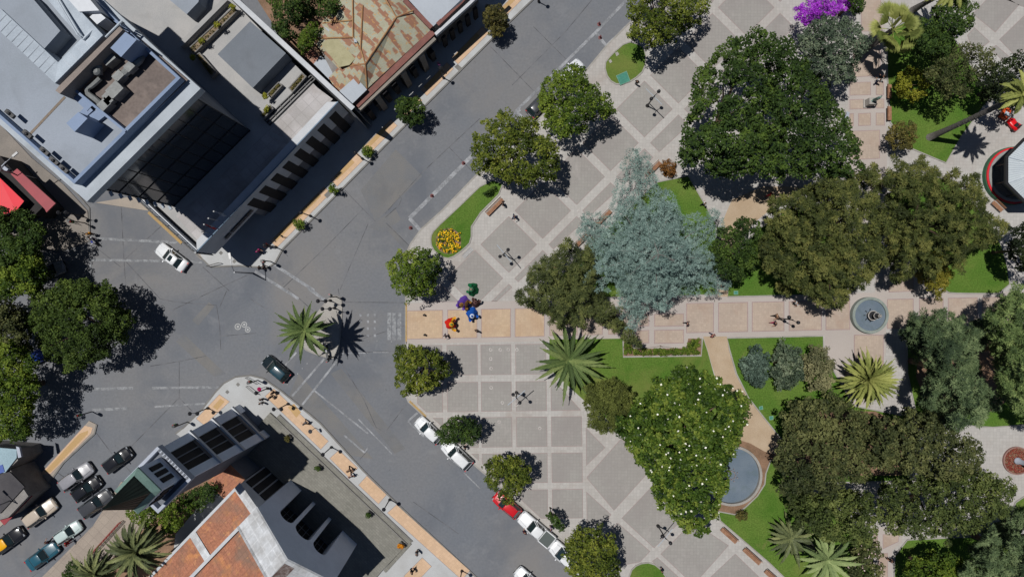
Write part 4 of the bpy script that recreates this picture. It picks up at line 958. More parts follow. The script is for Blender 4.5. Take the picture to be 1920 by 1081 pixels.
# garden wall/fence by the church garden (red rail)
t = thing('red_fence', 'low red metal fence along the church garden', 'fence', (*P(208, 1010), 0))
b = MB()
for o in (0, .25):
    b = MB(); a0, c0 = P(176, 1036), P(232, 974); b.tube([(a0[0], a0[1], .5 + o * 2.4), (c0[0], c0[1], .5 + o * 2.4)], .05, 5); wpart(t, 'rail', b, flat('red_iron', C(150, 52, 46), .5))
b = MB()
for i in range(12): b = MB(); p = lerp2(P(176, 1036), P(232, 974), i / 11); b.tube([(*p, .1), (*p, 1.15)], .04, 5); wpart(t, 'post', b, MATS['red_iron'])

# ---- bandstand
cx, cy = P(1894, 331)
t = thing('bandstand', 'octagonal bandstand with white ribbed roof and red and green banded base at the right edge', 'bandstand', (cx, cy, 0))
oct_ = lambda r, ro=22.5: [(cx + r * math.cos(R(45 * i + ro)), cy + r * math.sin(R(45 * i + ro))) for i in range(8)]
b = MB(); b.prism(circ(cx, cy, 2.95, 32), 0, .9); wpart(t, 'base', b, mat('kiosk_floor', C(120, 118, 116), C(100, 98, 98), .5))
for r0, r1, z, c, nm in ((3.6, 3.5, .7, (40, 100, 70), 'green_band'), (3.49, 3.28, .85, (214, 40, 52), 'red_band'), (3.27, 2.96, .93, (150, 150, 148), 'grey_band')):
    b = MB(); n = 40; b.ring(circ(cx, cy, r0, n), circ(cx, cy, r1, n), 0, z); wpart(t, nm, b, flat('kiosk_' + nm, C(*c), .5))
b = MB()
for p in oct_(2.8): b = MB(); b.tube([(*p, .9), (*p, 4.3)], .09, 8); wpart(t, 'post', b, m_mull)
b = MB()
for i in range(8):
    p, q = oct_(2.82)[i], oct_(2.82)[(i + 1) % 8]
    b.tube([(*p, 1.9), (*q, 1.9)], .05, 5)
    for k in range(8): r = lerp2(p, q, k / 8); b.tube([(*r, .9), (*r, 1.9)], .02, 4)
wpart(t, 'railing', b, m_mull)
b = MB(); b.ring(oct_(4.2), oct_(3.5), 4.3, 4.6); wpart(t, 'eaves', b, m_mull)
b = MB()
for i in range(8):
    p, q = oct_(3.95)[i], oct_(3.95)[(i + 1) % 8]; b.poly([(*p, 4.72), (*q, 4.72), (cx, cy, 6.2)])
rf = wpart(t, 'roof', b, mat('white_ribbed_roof', C(196, 204, 208), C(186, 194, 200), .5, var=.05))
b = MB()
for i in range(8):
    p, q = oct_(3.95)[i], oct_(3.95)[(i + 1) % 8]; b.tube([(*p, 4.76), (cx, cy, 6.24)], .06, 5)
    for k in range(1, 10): r = lerp2(p, q, k / 10); f = 1 - abs(k - 5) / 6; b.tube([(*r, 4.74), (r[0] + (cx - r[0]) * f * .9, r[1] + (cy - r[1]) * f * .9, 4.74 + 1.5 * f * .9)], .025, 3)
wpart(t, 'roof_rib', b, m_silver, rf)
# ------------------------------------------------------------------ vegetation
def leaf_object(name, parent, verts, tone, material, origin, tri=False):
    """verts (N,4,3) quads, tone (N,)"""
    n, k = verts.shape[0], verts.shape[1]
    me = bpy.data.meshes.new(name)
    v = (verts.reshape(-1, 3) - np.array(origin)).astype(np.float32)
    me.vertices.add(n * k); me.vertices.foreach_set('co', v.ravel())
    me.loops.add(n * k); me.loops.foreach_set('vertex_index', np.arange(n * k, dtype=np.int32))
    me.polygons.add(n); me.polygons.foreach_set('loop_start', np.arange(0, n * k, k, dtype=np.int32))
    try: me.polygons.foreach_set('loop_total', np.full(n, k, dtype=np.int32))
    except Exception: pass
    me.update(calc_edges=True)
    at = me.attributes.new('tone', 'FLOAT', 'FACE'); at.data.foreach_set('value', tone.astype(np.float32))
    me.materials.append(material)
    o = bpy.data.objects.new(name, me); COL.objects.link(o); o.parent = parent
    return o
def unit(v): return v / np.maximum(np.linalg.norm(v, axis=-1, keepdims=True), 1e-9)
def quads(c, n, l, w, axis=None):
    """diamond leaves at c with normal n, length l and width w"""
    N = len(c)
    if axis is None: axis = rng.normal(size=(N, 3))
    t = unit(axis - n * np.sum(axis * n, 1, keepdims=True)); b = np.cross(n, t)
    l = np.asarray(l).reshape(-1, 1); w = np.asarray(w).reshape(-1, 1)
    fold = n * w * rng.uniform(-.3, .3, (N, 1))
    return np.stack([c - t * l / 2, c + b * w / 2 + fold, c + t * l / 2, c - b * w / 2 + fold], 1)
def inpoly(p, poly):
    x, y = p[:, 0], p[:, 1]; r = np.zeros(len(p), bool); n = len(poly)
    for i in range(n):
        x0, y0 = poly[i]; x1, y1 = poly[(i + 1) % n]
        c = ((y0 > y) != (y1 > y)); r ^= c & (x < (x1 - x0) * (y - y0) / (y1 - y0 + 1e-12) + x0)
    return r
def edist(p, poly):
    d = np.full(len(p), 1e9); n = len(poly)
    for i in range(n):
        a = np.array(poly[i], float); b = np.array(poly[(i + 1) % n], float); ab = b - a
        t = np.clip(((p - a) @ ab) / (ab @ ab + 1e-9), 0, 1); d = np.minimum(d, np.linalg.norm(p - (a + t[:, None] * ab), axis=1))
    return d
def trunk_part(t, base, tops, r, m=None, name='trunk'):
    b = MB(); x, y, z0 = base; zc = sum(q[2] for q in tops) / len(tops)
    fork = (x + (tops[0][0] - x) * .1, y + (tops[0][1] - y) * .1, z0 + (zc - z0) * .45)
    b.tube([(x, y, z0), (x, y, z0 + .3), fork], [r * 1.35, r, r * .75], 8)
    for q in tops:
        md = (fork[0] + (q[0] - fork[0]) * .5 + random.uniform(-.3, .3), fork[1] + (q[1] - fork[1]) * .5 + random.uniform(-.3, .3), fork[2] + (q[2] - fork[2]) * .6)
        b.tube([fork, md, q], [r * .55, r * .36, r * .12], 6)
    return wpart(t, name, b, m or m_bark, smooth=True)

def ragged(poly, amp=.08):
    """an uneven outline: shoots and bays at several sizes"""
    a = np.array(poly, float); n = 72; seg = np.linalg.norm(np.roll(a, -1, 0) - a, axis=1); cum = np.concatenate([[0], np.cumsum(seg)]); out = []
    c = a.mean(0); ks = np.arange(3, 16); ph = rng.uniform(0, 6.28, len(ks)); am = rng.uniform(.4, 1, len(ks)) / ks ** .45
    for i in range(n):
        s = cum[-1] * i / n; k = min(len(a) - 1, int(np.searchsorted(cum, s, 'right') - 1)); p = a[k] + (a[(k + 1) % len(a)] - a[k]) * (s - cum[k]) / max(seg[k], 1e-6)
        f = 1 + amp * float(np.sum(am * np.sin(ks * 6.283 * i / n + ph))); out.append(tuple(c + (p - c) * f))
    return out
def crown_clumps(poly, h0, h1, cr, spacing=.9, jit=.5, under=.5, pw=.5, edge=.55, gap=0.0, lobe=1.5, amp=1.3):
    poly = [tuple(map(float, p)) for p in poly]; hm = h0 + (h1 - h0) * .7
    pxm = PPM * HC / (HC - hm); rpx = cr * pxm
    a = np.array(poly); lo, hi = a.min(0), a.max(0)
    lo = np.maximum(lo, (-90, -90)); hi = np.minimum(hi, (2010, 1171))
    area = (hi[0] - lo[0]) * (hi[1] - lo[1]); N = int(min(9000, area / (rpx * rpx) * 8)) + 30
    c = rng.uniform(lo, hi, (N, 2)); c = c[inpoly(c, poly)]; d = edist(c, poly); k = d > rpx * edge; c, d = c[k], d[k]
    if len(c) == 0: c = a.mean(0)[None]; d = edist(c, poly)
    keep = np.zeros((len(c), 2)); kn = 0; idx = []
    for i in range(len(c)):
        if kn == 0 or np.min(np.sum((keep[:kn] - c[i]) ** 2, 1)) > (rpx * spacing) ** 2: keep[kn] = c[i]; kn += 1; idx.append(i)
    c, d = c[idx], d[idx]; D = max(d.max(), rpx); lt = np.zeros(len(c))
    z = h0 + (h1 - h0) * (1 - (1 - np.clip(d / D, 0, 1)) ** 2) ** pw + rng.normal(size=len(c)) * jit * .7
    if lobe and len(c) > 14:      # the crown swells in lobes with deep gaps between them
        rl = lobe * pxm; L = []
        for i in rng.permutation(len(c)):
            if not L or np.min(np.sum((c[L] - c[i]) ** 2, 1)) > (rl * 1.25) ** 2: L.append(i)
        q = np.sum((c[:, None] - c[L][None]) ** 2, 2) * rng.uniform(.6, 1.5, len(L))[None]; dl = np.sqrt(q.min(1)) / rl; li = q.argmin(1)
        bump = np.sqrt(np.clip(1 - (dl / 1.3) ** 2, 0, 1)); z += (bump - .6) * amp + (rng.normal(size=len(L)) * amp * .45)[li]; lt = (rng.normal(size=len(L)) * .14)[li]
        k = (dl < .85) | (rng.uniform(size=len(c)) < (.55 if lobe < 2 else .3)); c, d, z, lt = c[k], d[k], z[k], lt[k]
        z = np.maximum(z, h0 * .6)
    if gap:
        k = rng.uniform(size=len(c)) > gap; c, d, z, lt = c[k], d[k], z[k], lt[k]
    if under:
      c0_, z0_, l0_ = c, z, lt
      for lay in range(max(1, int(round(under)))):
        k = rng.uniform(size=len(c0_)) < under; c2 = c0_[k] + rng.normal(size=(k.sum(), 2)) * rpx * .5; z2 = z0_[k] - rng.uniform(.5, 1.5, k.sum()) * (1 + lay * 1.2)
        z2 = np.maximum(z2, max(.3, h0 * .7)); c = np.vstack([c, c2]); z = np.concatenate([z, z2]); lt = np.concatenate([lt, l0_[k]])
    kk = (HC - z) / HC / PPM
    return np.stack([(c[:, 0] - 960) * kk, (540.5 - c[:, 1]) * kk, z], 1), lt

def foliage(cl, cr, nl, leaf, style='leaf', sq=.8, upn=.5, asp=.6, ctone=.22, lt=0):
    n = len(cl); ct = rng.normal(size=n) * ctone * .8 + lt; rs = cr * rng.uniform(.75, 1.25, n)
    idx = np.repeat(np.arange(n), nl); N = len(idx)
    d = unit(rng.normal(size=(N, 3))); f = (d[:, 2] < 0) & (rng.uniform(size=N) < .7); d[f, 2] *= -1
    rad = rng.uniform(.35, 1.0, (N, 1)) ** .6
    if style == 'spike':
        d[:, 2] = d[:, 2] * .55
        c = cl[idx] + d * rad * rs[idx][:, None] * np.array([1, 1, sq])
        nn = unit(np.array([[0, 0, 1.]]) + rng.normal(size=(N, 3)) * .5)
        v = quads(c, nn, leaf * rng.uniform(.7, 1.3, N), leaf * asp * rng.uniform(.7, 1.3, N), d + rng.normal(size=(N, 3)) * .25)
    else:
        c = cl[idx] + d * rad * rs[idx][:, None] * np.array([1, 1, sq])
        nn = unit(d * .7 + np.array([[0, 0, upn]]) + rng.normal(size=(N, 3)) * .55)
        s = leaf * rng.uniform(.7, 1.35, N); v = quads(c, nn, s, s * asp)
    tone = np.clip(.45 + ct[idx] + rng.normal(size=N) * .16, 0, 1)
    return v, tone

GREEN = leafmat('leaf_green', C(48, 62, 22, 1), C(88, 100, 36, 1), C(134, 138, 56, 1))
GREEN2 = leafmat('leaf_fresh', C(46, 66, 24, 1), C(84, 104, 34, 1), C(128, 142, 56, 1))
DARKG = leafmat('leaf_dark', C(34, 50, 24, 1), C(56, 76, 34, 1), C(86, 106, 44, 1))
OLIVE = leafmat('leaf_olive', C(58, 58, 32, 1), C(92, 88, 48, 1), C(128, 116, 60, 1))
BROWN = leafmat('leaf_brown', C(48, 56, 34, 1), C(78, 84, 50, 1), C(112, 114, 70, 1))
GREY = leafmat('leaf_grey', C(52, 64, 52, 1), C(86, 100, 80, 1), C(126, 136, 110, 1))
YELG = leafmat('leaf_yellow', C(84, 90, 26, 1), C(126, 128, 40, 1), C(164, 158, 62, 1))
BLUE = leafmat('leaf_blue', C(70, 90, 85, 1), C(112, 134, 127, 1), C(150, 169, 160, 1), .12)
DEOD = leafmat('leaf_deodar', C(44, 58, 40, 1), C(78, 94, 62, 1), C(116, 130, 90, 1), .1)
DEODO = leafmat('leaf_deodar_olive', C(44, 52, 28, 1), C(72, 80, 44, 1), C(106, 110, 62, 1), .15)
CAS = leafmat('leaf_feather', C(44, 52, 26, 1), C(73, 80, 40, 1), C(112, 112, 60, 1), .15)
PURP = leafmat('flower_purple', C(120, 36, 150, 1), C(168, 56, 200, 1), C(196, 96, 222, 1), .3)
PALM = leafmat('palm_green', C(54, 68, 38, 1), C(82, 100, 56, 1), C(118, 130, 78, 1), .12, .6)
PALMY = leafmat('palm_yellow', C(84, 94, 46, 1), C(126, 132, 70, 1), C(160, 162, 94, 1), .15, .6)
PALMD = leafmat('palm_dark', C(54, 62, 42, 1), C(92, 100, 66, 1), C(136, 140, 92, 1), .15, .5)

def centroid(poly): a = np.array(poly, float); return a.mean(0)
def tree(name, label, cat, poly, h0, h1, material, cr=.6, nl=50, leaf=.3, group=None, style='leaf', r=.18, base=None, jit=.5, under=1.0, pw=.5, gap=0.0, flowers=None, extra=None, asp=.6, sq=.8, z0=.12, spacing=.95, ctone=.22, bark=None, upn=.5, smooth=1, lobe=None, amp=None, rag=.085):
    if smooth: poly = ragged(smooth_loop(poly, smooth), rag)
    ex = (max(p[0] for p in poly) - min(p[0] for p in poly)) / 15
    if lobe is None: lobe = min(2.4, max(1.2, ex * .17))
    if amp is None: amp = lobe * 1.05
    if smooth: cr *= .7; leaf *= .84; nl = int(nl * .78)
    c = centroid(poly); hm = h0 + (h1 - h0) * .6
    bx, by = P(*(base or c), 0 if base else hm)
    t = thing(name, label, cat, (bx, by, z0), 0, group); og = (bx, by, z0)
    if smooth == 0: lobe = 0
    cl, lt = crown_clumps(poly, h0, h1, cr, spacing, jit, under, pw, gap=gap, lobe=lobe, amp=amp)
    v, tn = foliage(cl, cr, nl, leaf, style, sq, asp=asp, ctone=ctone, upn=upn, lt=lt)
    leaf_object('crown' if cat == 'tree' else 'foliage', t, v, tn, material, og)
    if flowers:
        fm, nf, fs = flowers
        k = rng.integers(0, len(cl), nf); d = unit(rng.normal(size=(nf, 3))); d[:, 2] = np.abs(d[:, 2]) + .4; d = unit(d)
        c2 = cl[k] + d * cr * 1.05; V = []
        for a in range(3): fz = fs * rng.uniform(.5, 1.25, nf); V.append(quads(c2 + np.array([[0, 0, .02 * a]]), unit(np.array([[0, 0, 1.]]) + rng.normal(size=(nf, 3)) * .45), fz, fz * .8))
        o = leaf_object('blossom', t, np.concatenate(V), rng.uniform(.2, 1, nf * 3), fm, og); o['kind'] = 'stuff'
    tops = cl[rng.choice(len(cl), min(6, len(cl)), replace=False)]
    trunk_part(t, (bx, by, z0), [tuple(q - np.array([0, 0, cr * .4])) for q in tops], r, bark, 'trunk' if cat == 'tree' else 'stem')
    return t

FW = leafmat('flower_white', C(220, 216, 196, 1), C(238, 236, 222, 1), C(246, 246, 240, 1), .2)
RT = 'round trees along the square kerb'
tree('street_tree', 'large round green tree overhanging the top edge beside the grass bed with a green hatch', 'tree', [(1178, -6), (1176, 30), (1185, 70), (1215, 90), (1245, 82), (1290, 62), (1322, 35), (1326, 10), (1300, -40), (1200, -40)], 4, 8, GREEN, .62, 44, .3, RT)
tree('street_tree', 'round green tree half covering the two cars on the upper kerb', 'tree', [(1040, 125), (1090, 125), (1115, 158), (1148, 185), (1145, 215), (1120, 232), (1085, 250), (1048, 262), (1018, 235), (1008, 200), (1014, 160)], 3.5, 7.5, GREEN2, .62, 44, .3, RT)
tree('street_tree', 'round green tree at the head of the long grass bed with yellow flowers', 'tree', [(888, 235), (935, 208), (990, 220), (1032, 245), (1052, 300), (1040, 332), (1000, 352), (960, 347), (905, 330), (883, 290)], 3.5, 7.5, GREEN, .62, 44, .3, RT)
tree('street_tree', 'round green tree on the kerb just left of the green costumed performer', 'tree', [(718, 497), (755, 463), (800, 468), (828, 490), (822, 545), (788, 556), (755, 567), (736, 530)], 3.2, 6.4, GREEN2, .55, 42, .28, RT)
tree('street_tree', 'round light green tree on the kerb just below the orange crossing panels', 'tree', [(735, 660), (770, 642), (822, 654), (846, 690), (832, 720), (792, 737), (757, 746), (738, 705)], 3.2, 6.2, GREEN, .52, 42, .28, RT)
tree('street_tree', 'small dark spreading tree beside the pair of white parked cars', 'tree', [(818, 800), (845, 780), (890, 783), (907, 805), (892, 832), (862, 836), (824, 832)], 2.6, 4.8, DARKG, .42, 36, .24, RT)
tree('street_tree', 'round green tree directly above the red parked car', 'tree', [(905, 865), (940, 846), (985, 855), (997, 885), (985, 920), (960, 947), (930, 940), (908, 900)], 3, 5.6, GREEN, .5, 42, .26, RT)
tree('street_tree', 'large round tree covering the tail of the white van at the bottom', 'tree', [(1063, 1000), (1110, 981), (1147, 1000), (1164, 1030), (1157, 1110), (1090, 1110), (1060, 1066), (1060, 1030)], 3.5, 6.8, GREEN, .58, 44, .28, RT)
tree('sapling', 'thin leaning sapling in a round tree pit behind the white pickup', 'tree', [(1022, 965), (1038, 958), (1058, 980), (1062, 990), (1052, 998), (1036, 984)], 1.8, 3.6, DARKG, .3, 30, .2, None, r=.07, base=(1031, 950))
NP = 'small trees on the north pavement'
tree('pavement_tree', 'small round tree on the north pavement near the top edge', 'tree', [(902, 30), (915, 8), (940, 8), (956, 28), (952, 52), (935, 72), (912, 66)], 2.4, 4.4, OLIVE, .38, 40, .22, NP, r=.09)
tree('pavement_tree', 'small round tree on the north pavement in front of the rusty roofed house', 'tree', [(736, 200), (750, 178), (775, 176), (798, 200), (800, 220), (780, 238), (748, 230)], 2.4, 4.4, DARKG, .38, 40, .22, NP, r=.09)
SP = 'trimmed bushes on the north pavement'
for (x, y, r), lb in (((690, 284, 12), 'trimmed green bush on the pavement beside a lamp post, nearest the rusty house'), ((624, 353, 11), 'trimmed green bush in the middle of the north pavement'), ((562, 421, 11), 'trimmed green bush on the pavement nearest the town hall corner')):
    tree('pavement_bush', lb, 'bush', [(x + r * math.cos(a), y + r * math.sin(a)) for a in np.linspace(0, 6.28, 9)[:-1]], .7, 1.7, GREEN2, .28, 46, .16, SP, r=.05, smooth=0, under=.8)

# park trees
tree('broadleaf_tree', 'largest dense dark green tree at the upper middle, left half of the dark mass', 'tree', [(1275, 262), (1288, 190), (1310, 120), (1345, 95), (1400, 60), (1440, 100), (1450, 180), (1440, 270), (1415, 330), (1370, 336), (1312, 328), (1282, 300)], 6, 12.5, DARKG, .8, 56, .36, 'big dark trees', r=.35, jit=.8)
tree('broadleaf_tree', 'dense dark green tree beside the north walk, right half of the dark mass', 'tree', [(1400, 62), (1450, 55), (1490, 80), (1525, 130), (1575, 190), (1600, 250), (1620, 300), (1590, 330), (1530, 335), (1450, 348), (1415, 340), (1430, 260), (1440, 160)], 5.5, 11.5, DARKG, .8, 56, .36, 'big dark trees', r=.35, jit=.8)
tree('grey_green_tree', 'grey green tree just below the purple flowering bush', 'tree', [(1488, 62), (1540, 28), (1600, 35), (1630, 66), (1622, 110), (1592, 152), (1545, 164), (1508, 120)], 4.5, 9.5, GREY, .66, 46, .3, None, r=.25, jit=.7)
tree('flowering_bush', 'bright purple flowering bougainvillea at the top edge', 'bush', [(1484, 34), (1496, 5), (1530, -24), (1600, -24), (1606, 16), (1560, 32), (1508, 52)], 2.4, 4.8, PURP, .5, 60, .2, None, r=.15, jit=.25)
tree('broadleaf_tree', 'dark bush squeezed between the purple bougainvillea and the north walk', 'tree', [(1590, -30), (1622, -30), (1622, 22), (1608, 36), (1592, 20)], 3, 5.5, DARKG, .5, 40, .26)
tree('broadleaf_tree', 'dark green tree with leafy fringe right of the fan palm', 'tree', [(1700, 95), (1722, 50), (1742, 20), (1790, -30), (1834, 8), (1826, 52), (1792, 82), (1782, 112), (1722, 112)], 4.5, 9, DARKG, .66, 46, .32, None, jit=.8)
tree('olive_tree', 'sparse brownish tree standing over the upper right lawn', 'tree', [(1738, 112), (1790, 88), (1850, 78), (1872, 110), (1842, 142), (1812, 186), (1760, 182), (1736, 150)], 4, 8, BROWN, .6, 42, .26, None, jit=.9)
tree('round_bush', 'yellow green round bush beside the upper bench', 'bush', [(1676, 150), (1690, 130), (1725, 125), (1742, 150), (1736, 180), (1708, 192), (1684, 184)], 1.4, 4, YELG, .42, 44, .22, None, r=.1, jit=.3)
tree('round_bush', 'reddish green round shrub at the lower left corner of the upper right lawn', 'bush', [(1658, 256), (1672, 228), (1706, 222), (1724, 250), (1712, 278), (1676, 288)], 1.4, 3.8, OLIVE, .42, 44, .2, None, r=.1, jit=.4)
tree('broadleaf_tree', 'dark round tree under the leaning palm by the right edge', 'tree', [(1826, 152), (1880, 108), (1935, 86), (1960, 130), (1940, 200), (1872, 204), (1838, 190)], 3.5, 7.5, leafmat('leaf_black', C(24, 32, 20, 1), C(40, 50, 30, 1), C(62, 74, 40, 1)), .6, 44, .28)
tree('round_bush', 'yellow olive shrub beside the walk just right of the round fountain', 'bush', [(1712, 505), (1735, 470), (1768, 466), (1788, 510), (1774, 556), (1730, 554)], 2, 5, leafmat('leaf_oliveyellow', C(76, 78, 28, 1), C(112, 108, 38, 1), C(146, 134, 56, 1)), .45, 44, .22, None, r=.1, jit=.5)
tree('broadleaf_tree', 'dark green tree between the blue cedar and the brown tree', 'tree', [(1330, 472), (1350, 418), (1420, 400), (1438, 450), (1428, 502), (1390, 524), (1342, 528)], 3.5, 7, DARKG, .55, 46, .26)
tree('magnolia', 'wide glossy magnolia dotted with white flowers beside the round pond', 'tree', [(1224, 700), (1290, 692), (1380, 712), (1412, 750), (1398, 790), (1386, 832), (1360, 870), (1366, 930), (1348, 975), (1312, 1007), (1270, 988), (1224, 940), (1218, 880), (1168, 836), (1142, 800), (1178, 748), (1222, 735)], 4, 8.5, leafmat('leaf_magnolia', C(34, 52, 18, 1), C(70, 92, 32, 1), C(118, 130, 54, 1), .15, .5), .6, 46, .38, None, r=.3, jit=.6, flowers=(FW, 165, .25), ctone=.24, rag=.045, lobe=1.3, amp=1.9)
tree('conifer', 'olive juniper with streaky upright foliage between the low palm and the magnolia', 'tree', [(1084, 736), (1130, 708), (1172, 714), (1192, 752), (1172, 802), (1140, 826), (1104, 790)], 2.5, 6, leafmat('leaf_juniper', C(58, 64, 30, 1), C(86, 94, 44, 1), C(112, 118, 60, 1)), .45, 50, .34, None, 'spike', r=.15, asp=.24, jit=.5)
tree('round_bush', 'round grey blue shrub on the lawn right of the gravel path', 'bush', [(1386, 690), (1396, 655), (1425, 645), (1444, 660), (1446, 700), (1432, 726), (1402, 722)], 1.5, 4.2, leafmat('leaf_bluegrey', C(48, 62, 54, 1), C(82, 100, 88, 1), C(116, 134, 118, 1)), .45, 48, .22, None, r=.1, jit=.4)
tree('grey_green_tree', 'grey green shrub tree right behind the round grey blue shrub', 'tree', [(1444, 664), (1466, 638), (1500, 648), (1512, 700), (1488, 732), (1450, 728)], 2, 5.4, GREY, .5, 46, .25, None, jit=.5)
tree('olive_tree', 'pale olive tree touching the left side of the broad striped palm', 'tree', [(1505, 660), (1530, 642), (1560, 660), (1568, 700), (1545, 742), (1512, 732)], 2.5, 5.4, leafmat('leaf_paleolive', C(74, 78, 56, 1), C(112, 112, 80, 1), C(146, 142, 104, 1)), .48, 46, .24, None, jit=.6)
BM = 'dark brown trees at the lower right'
for q, lb, hh, m_ in (([(1452, 800), (1500, 750), (1580, 735), (1640, 775), (1655, 850), (1620, 915), (1540, 945), (1480, 930), (1455, 870)], 'brown green tree next to the gravel path, left one of the dark lower right trees', (4.5, 10), BROWN),
                  ([(1470, 930), (1540, 920), (1610, 910), (1650, 950), (1645, 1010), (1590, 1030), (1520, 1000), (1476, 985)], 'green brown tree just above the star shaped palm at the bottom', (4, 8.5), leafmat('leaf_brown2', C(48, 58, 30, 1), C(78, 90, 46, 1), C(112, 120, 66, 1))),
                  ([(1620, 790), (1700, 760), (1790, 790), (1850, 850), (1830, 900), (1740, 905), (1650, 880)], 'brown tree in the upper middle of the dark lower right trees', (6, 11.5), BROWN),
                  ([(1640, 900), (1740, 890), (1830, 880), (1905, 900), (1895, 950), (1850, 1000), (1770, 1020), (1680, 1010), (1640, 960)], 'olive tree nearest the red round flower bed, right one of the dark lower right trees', (5, 10.5), leafmat('leaf_brown3', C(46, 56, 30, 1), C(76, 88, 46, 1), C(110, 118, 64, 1)))):
    tree('brown_tree', lb, 'tree', q, *hh, m_, .72, 58, .32, BM, r=.3, jit=1.0, ctone=.24)
tree('blossom_tree', 'thin tree with pinkish white sprays at the bottom beside the short walk', 'tree', [(1596, 1020), (1640, 1000), (1660, 1040), (1655, 1100), (1600, 1100), (1588, 1060)], 2.5, 5.5, BROWN, .5, 40, .24, None, flowers=(leafmat('flower_pink', C(170, 140, 136, 1), C(200, 176, 170, 1), C(222, 206, 200, 1)), 60, .2), jit=.8)
tree('broadleaf_tree', 'bright green tree at the bottom edge in the deep shade right of the short walk', 'tree', [(1694, 1060), (1730, 1030), (1790, 1035), (1820, 1070), (1810, 1120), (1700, 1120)], 3.5, 7, GREEN2, .55, 46, .28)
tree('broadleaf_tree', 'dark tree standing at the right edge below the bandstand', 'tree', [(1882, 446), (1906, 420), (1960, 410), (1980, 520), (1922, 520), (1888, 480)], 4, 8, MATS['leaf_black'], .6, 46, .28)
tree('hedge', 'low dark hedge bush on the grass bed in front of the long bench', 'bush', [(902, 366), (922, 348), (932, 352), (914, 372)], .5, 1.1, DARKG, .25, 46, .15, None, r=.04, smooth=0)
tree('hedge', 'low leafy hedge along the flower bed beside the long walk', 'hedge', [(1170, 636), (1184, 637), (1188, 654), (1286, 653), (1292, 636), (1312, 637), (1312, 665), (1170, 665)], .3, .7, GREEN2, .28, 40, .16, None, r=.04, smooth=0, jit=.12, gap=.1)
tree('marigold_bed', 'round bed of yellow and orange flowers on the grass bed', 'flowers', [(841 + 24 * math.cos(a), 451 + 24 * math.sin(a)) for a in np.linspace(0, 6.28, 13)[:-1]], .2, .45, GREEN2, .22, 26, .13, None, r=.03, smooth=0, jit=.06, gap=.3, flowers=(leafmat('flower_yellow', C(220, 130, 20, 1), C(236, 190, 30, 1), C(240, 214, 60, 1)), 190, .2))
tree('round_bush', 'brown leaved shrub at the tip of the blue cedar bed', 'bush', [(1236, 308), (1252, 299), (1268, 305), (1270, 326), (1256, 334), (1240, 326)], .5, 1.6, leafmat('leaf_rust', C(84, 56, 30, 1), C(120, 82, 42, 1), C(150, 110, 60, 1)), .3, 40, .16, None, r=.05, smooth=0)
tree('round_bush', 'low bush at the rim of the round pond on the lower lawn', 'bush', [(1378, 965), (1392, 952), (1404, 960), (1400, 972), (1384, 974)], .4, 1.3, OLIVE, .25, 36, .16, None, r=.04, smooth=0)
# yard behind the rusty house
YD = 'trees in the yard behind the rusty house'
for q, lb, m_ in (([(492, -20), (560, -40), (640, -30), (655, 10), (620, 30), (580, 40), (540, 60), (508, 50)], 'large dark tree at the top of the yard behind the rusty roof', DARKG), ([(556, 70), (578, 44), (606, 40), (600, 66), (586, 92), (572, 102), (558, 92)], 'smaller green tree touching the corner of the rusty roof', GREEN2), ([(500, 40), (540, 40), (560, 70), (545, 78), (520, 66)], 'small dark tree beside the terrace wall in the yard', DARKG)):
    tree('yard_tree', lb, 'tree', q, 4, 8, m_, .58, 46, .28, YD, jit=.7)
# west side trees
WT = 'dark trees over the west street'
for q, lb, hh, m_ in (([(-40, 392), (10, 394), (34, 372), (62, 400), (84, 440), (74, 490), (30, 520), (-10, 540), (-60, 520)], 'dark tree partly covering the bright red roof at the left edge', (3.2, 7.2), DARKG),
                 ([(20, 470), (78, 462), (92, 505), (80, 545), (40, 560), (-20, 560), (-20, 500)], 'yellowish green tree at the left edge beside a car in its shade', (3.2, 7.4), GREEN2),
                 ([(50, 562), (105, 520), (180, 522), (232, 556), (250, 610), (226, 660), (165, 690), (90, 690), (52, 640)], 'broad green tree overhanging the middle of the west street', (3.4, 7.8), leafmat('leaf_mid', C(38, 52, 22, 1), C(66, 84, 36, 1), C(100, 116, 52, 1))),
                 ([(-40, 560), (40, 560), (60, 620), (50, 660), (0, 670), (-60, 640)], 'dull brown green tree at the left edge behind the broad green one', (3.2, 7.2), BROWN),
                 ([(-30, 630), (44, 626), (76, 690), (68, 770), (54, 826), (-30, 836)], 'fresh green tree at the left edge above the pale blue roof', (3.2, 7.4), GREEN2)):
    tree('west_tree', lb, 'tree', q, *hh, m_, .7, 54, .3, WT, r=.28, jit=.6, under=2.0, amp=1.6)
# church garden
CG = 'trees in the church garden'
for q, lb, m_, hh in (([(232, 965), (270, 950), (300, 930), (350, 925), (372, 950), (340, 990), (300, 1015), (262, 990)], 'dense green tree in the church garden under the spire', GREEN2, (3, 6.5)), ([(340, 925), (380, 905), (412, 900), (415, 918), (396, 942), (365, 960)], 'dark green tree between the bell tower and the tiled roof', DARKG, (3, 6)), ([(120, 1060), (140, 1048), (160, 1064), (170, 1110), (110, 1110)], 'bushy green shrub at the bottom left of the church garden', DARKG, (1.5, 4))):
    tree('garden_tree', lb, 'tree', q, *hh, m_, .55, 46, .26, CG, jit=.6)

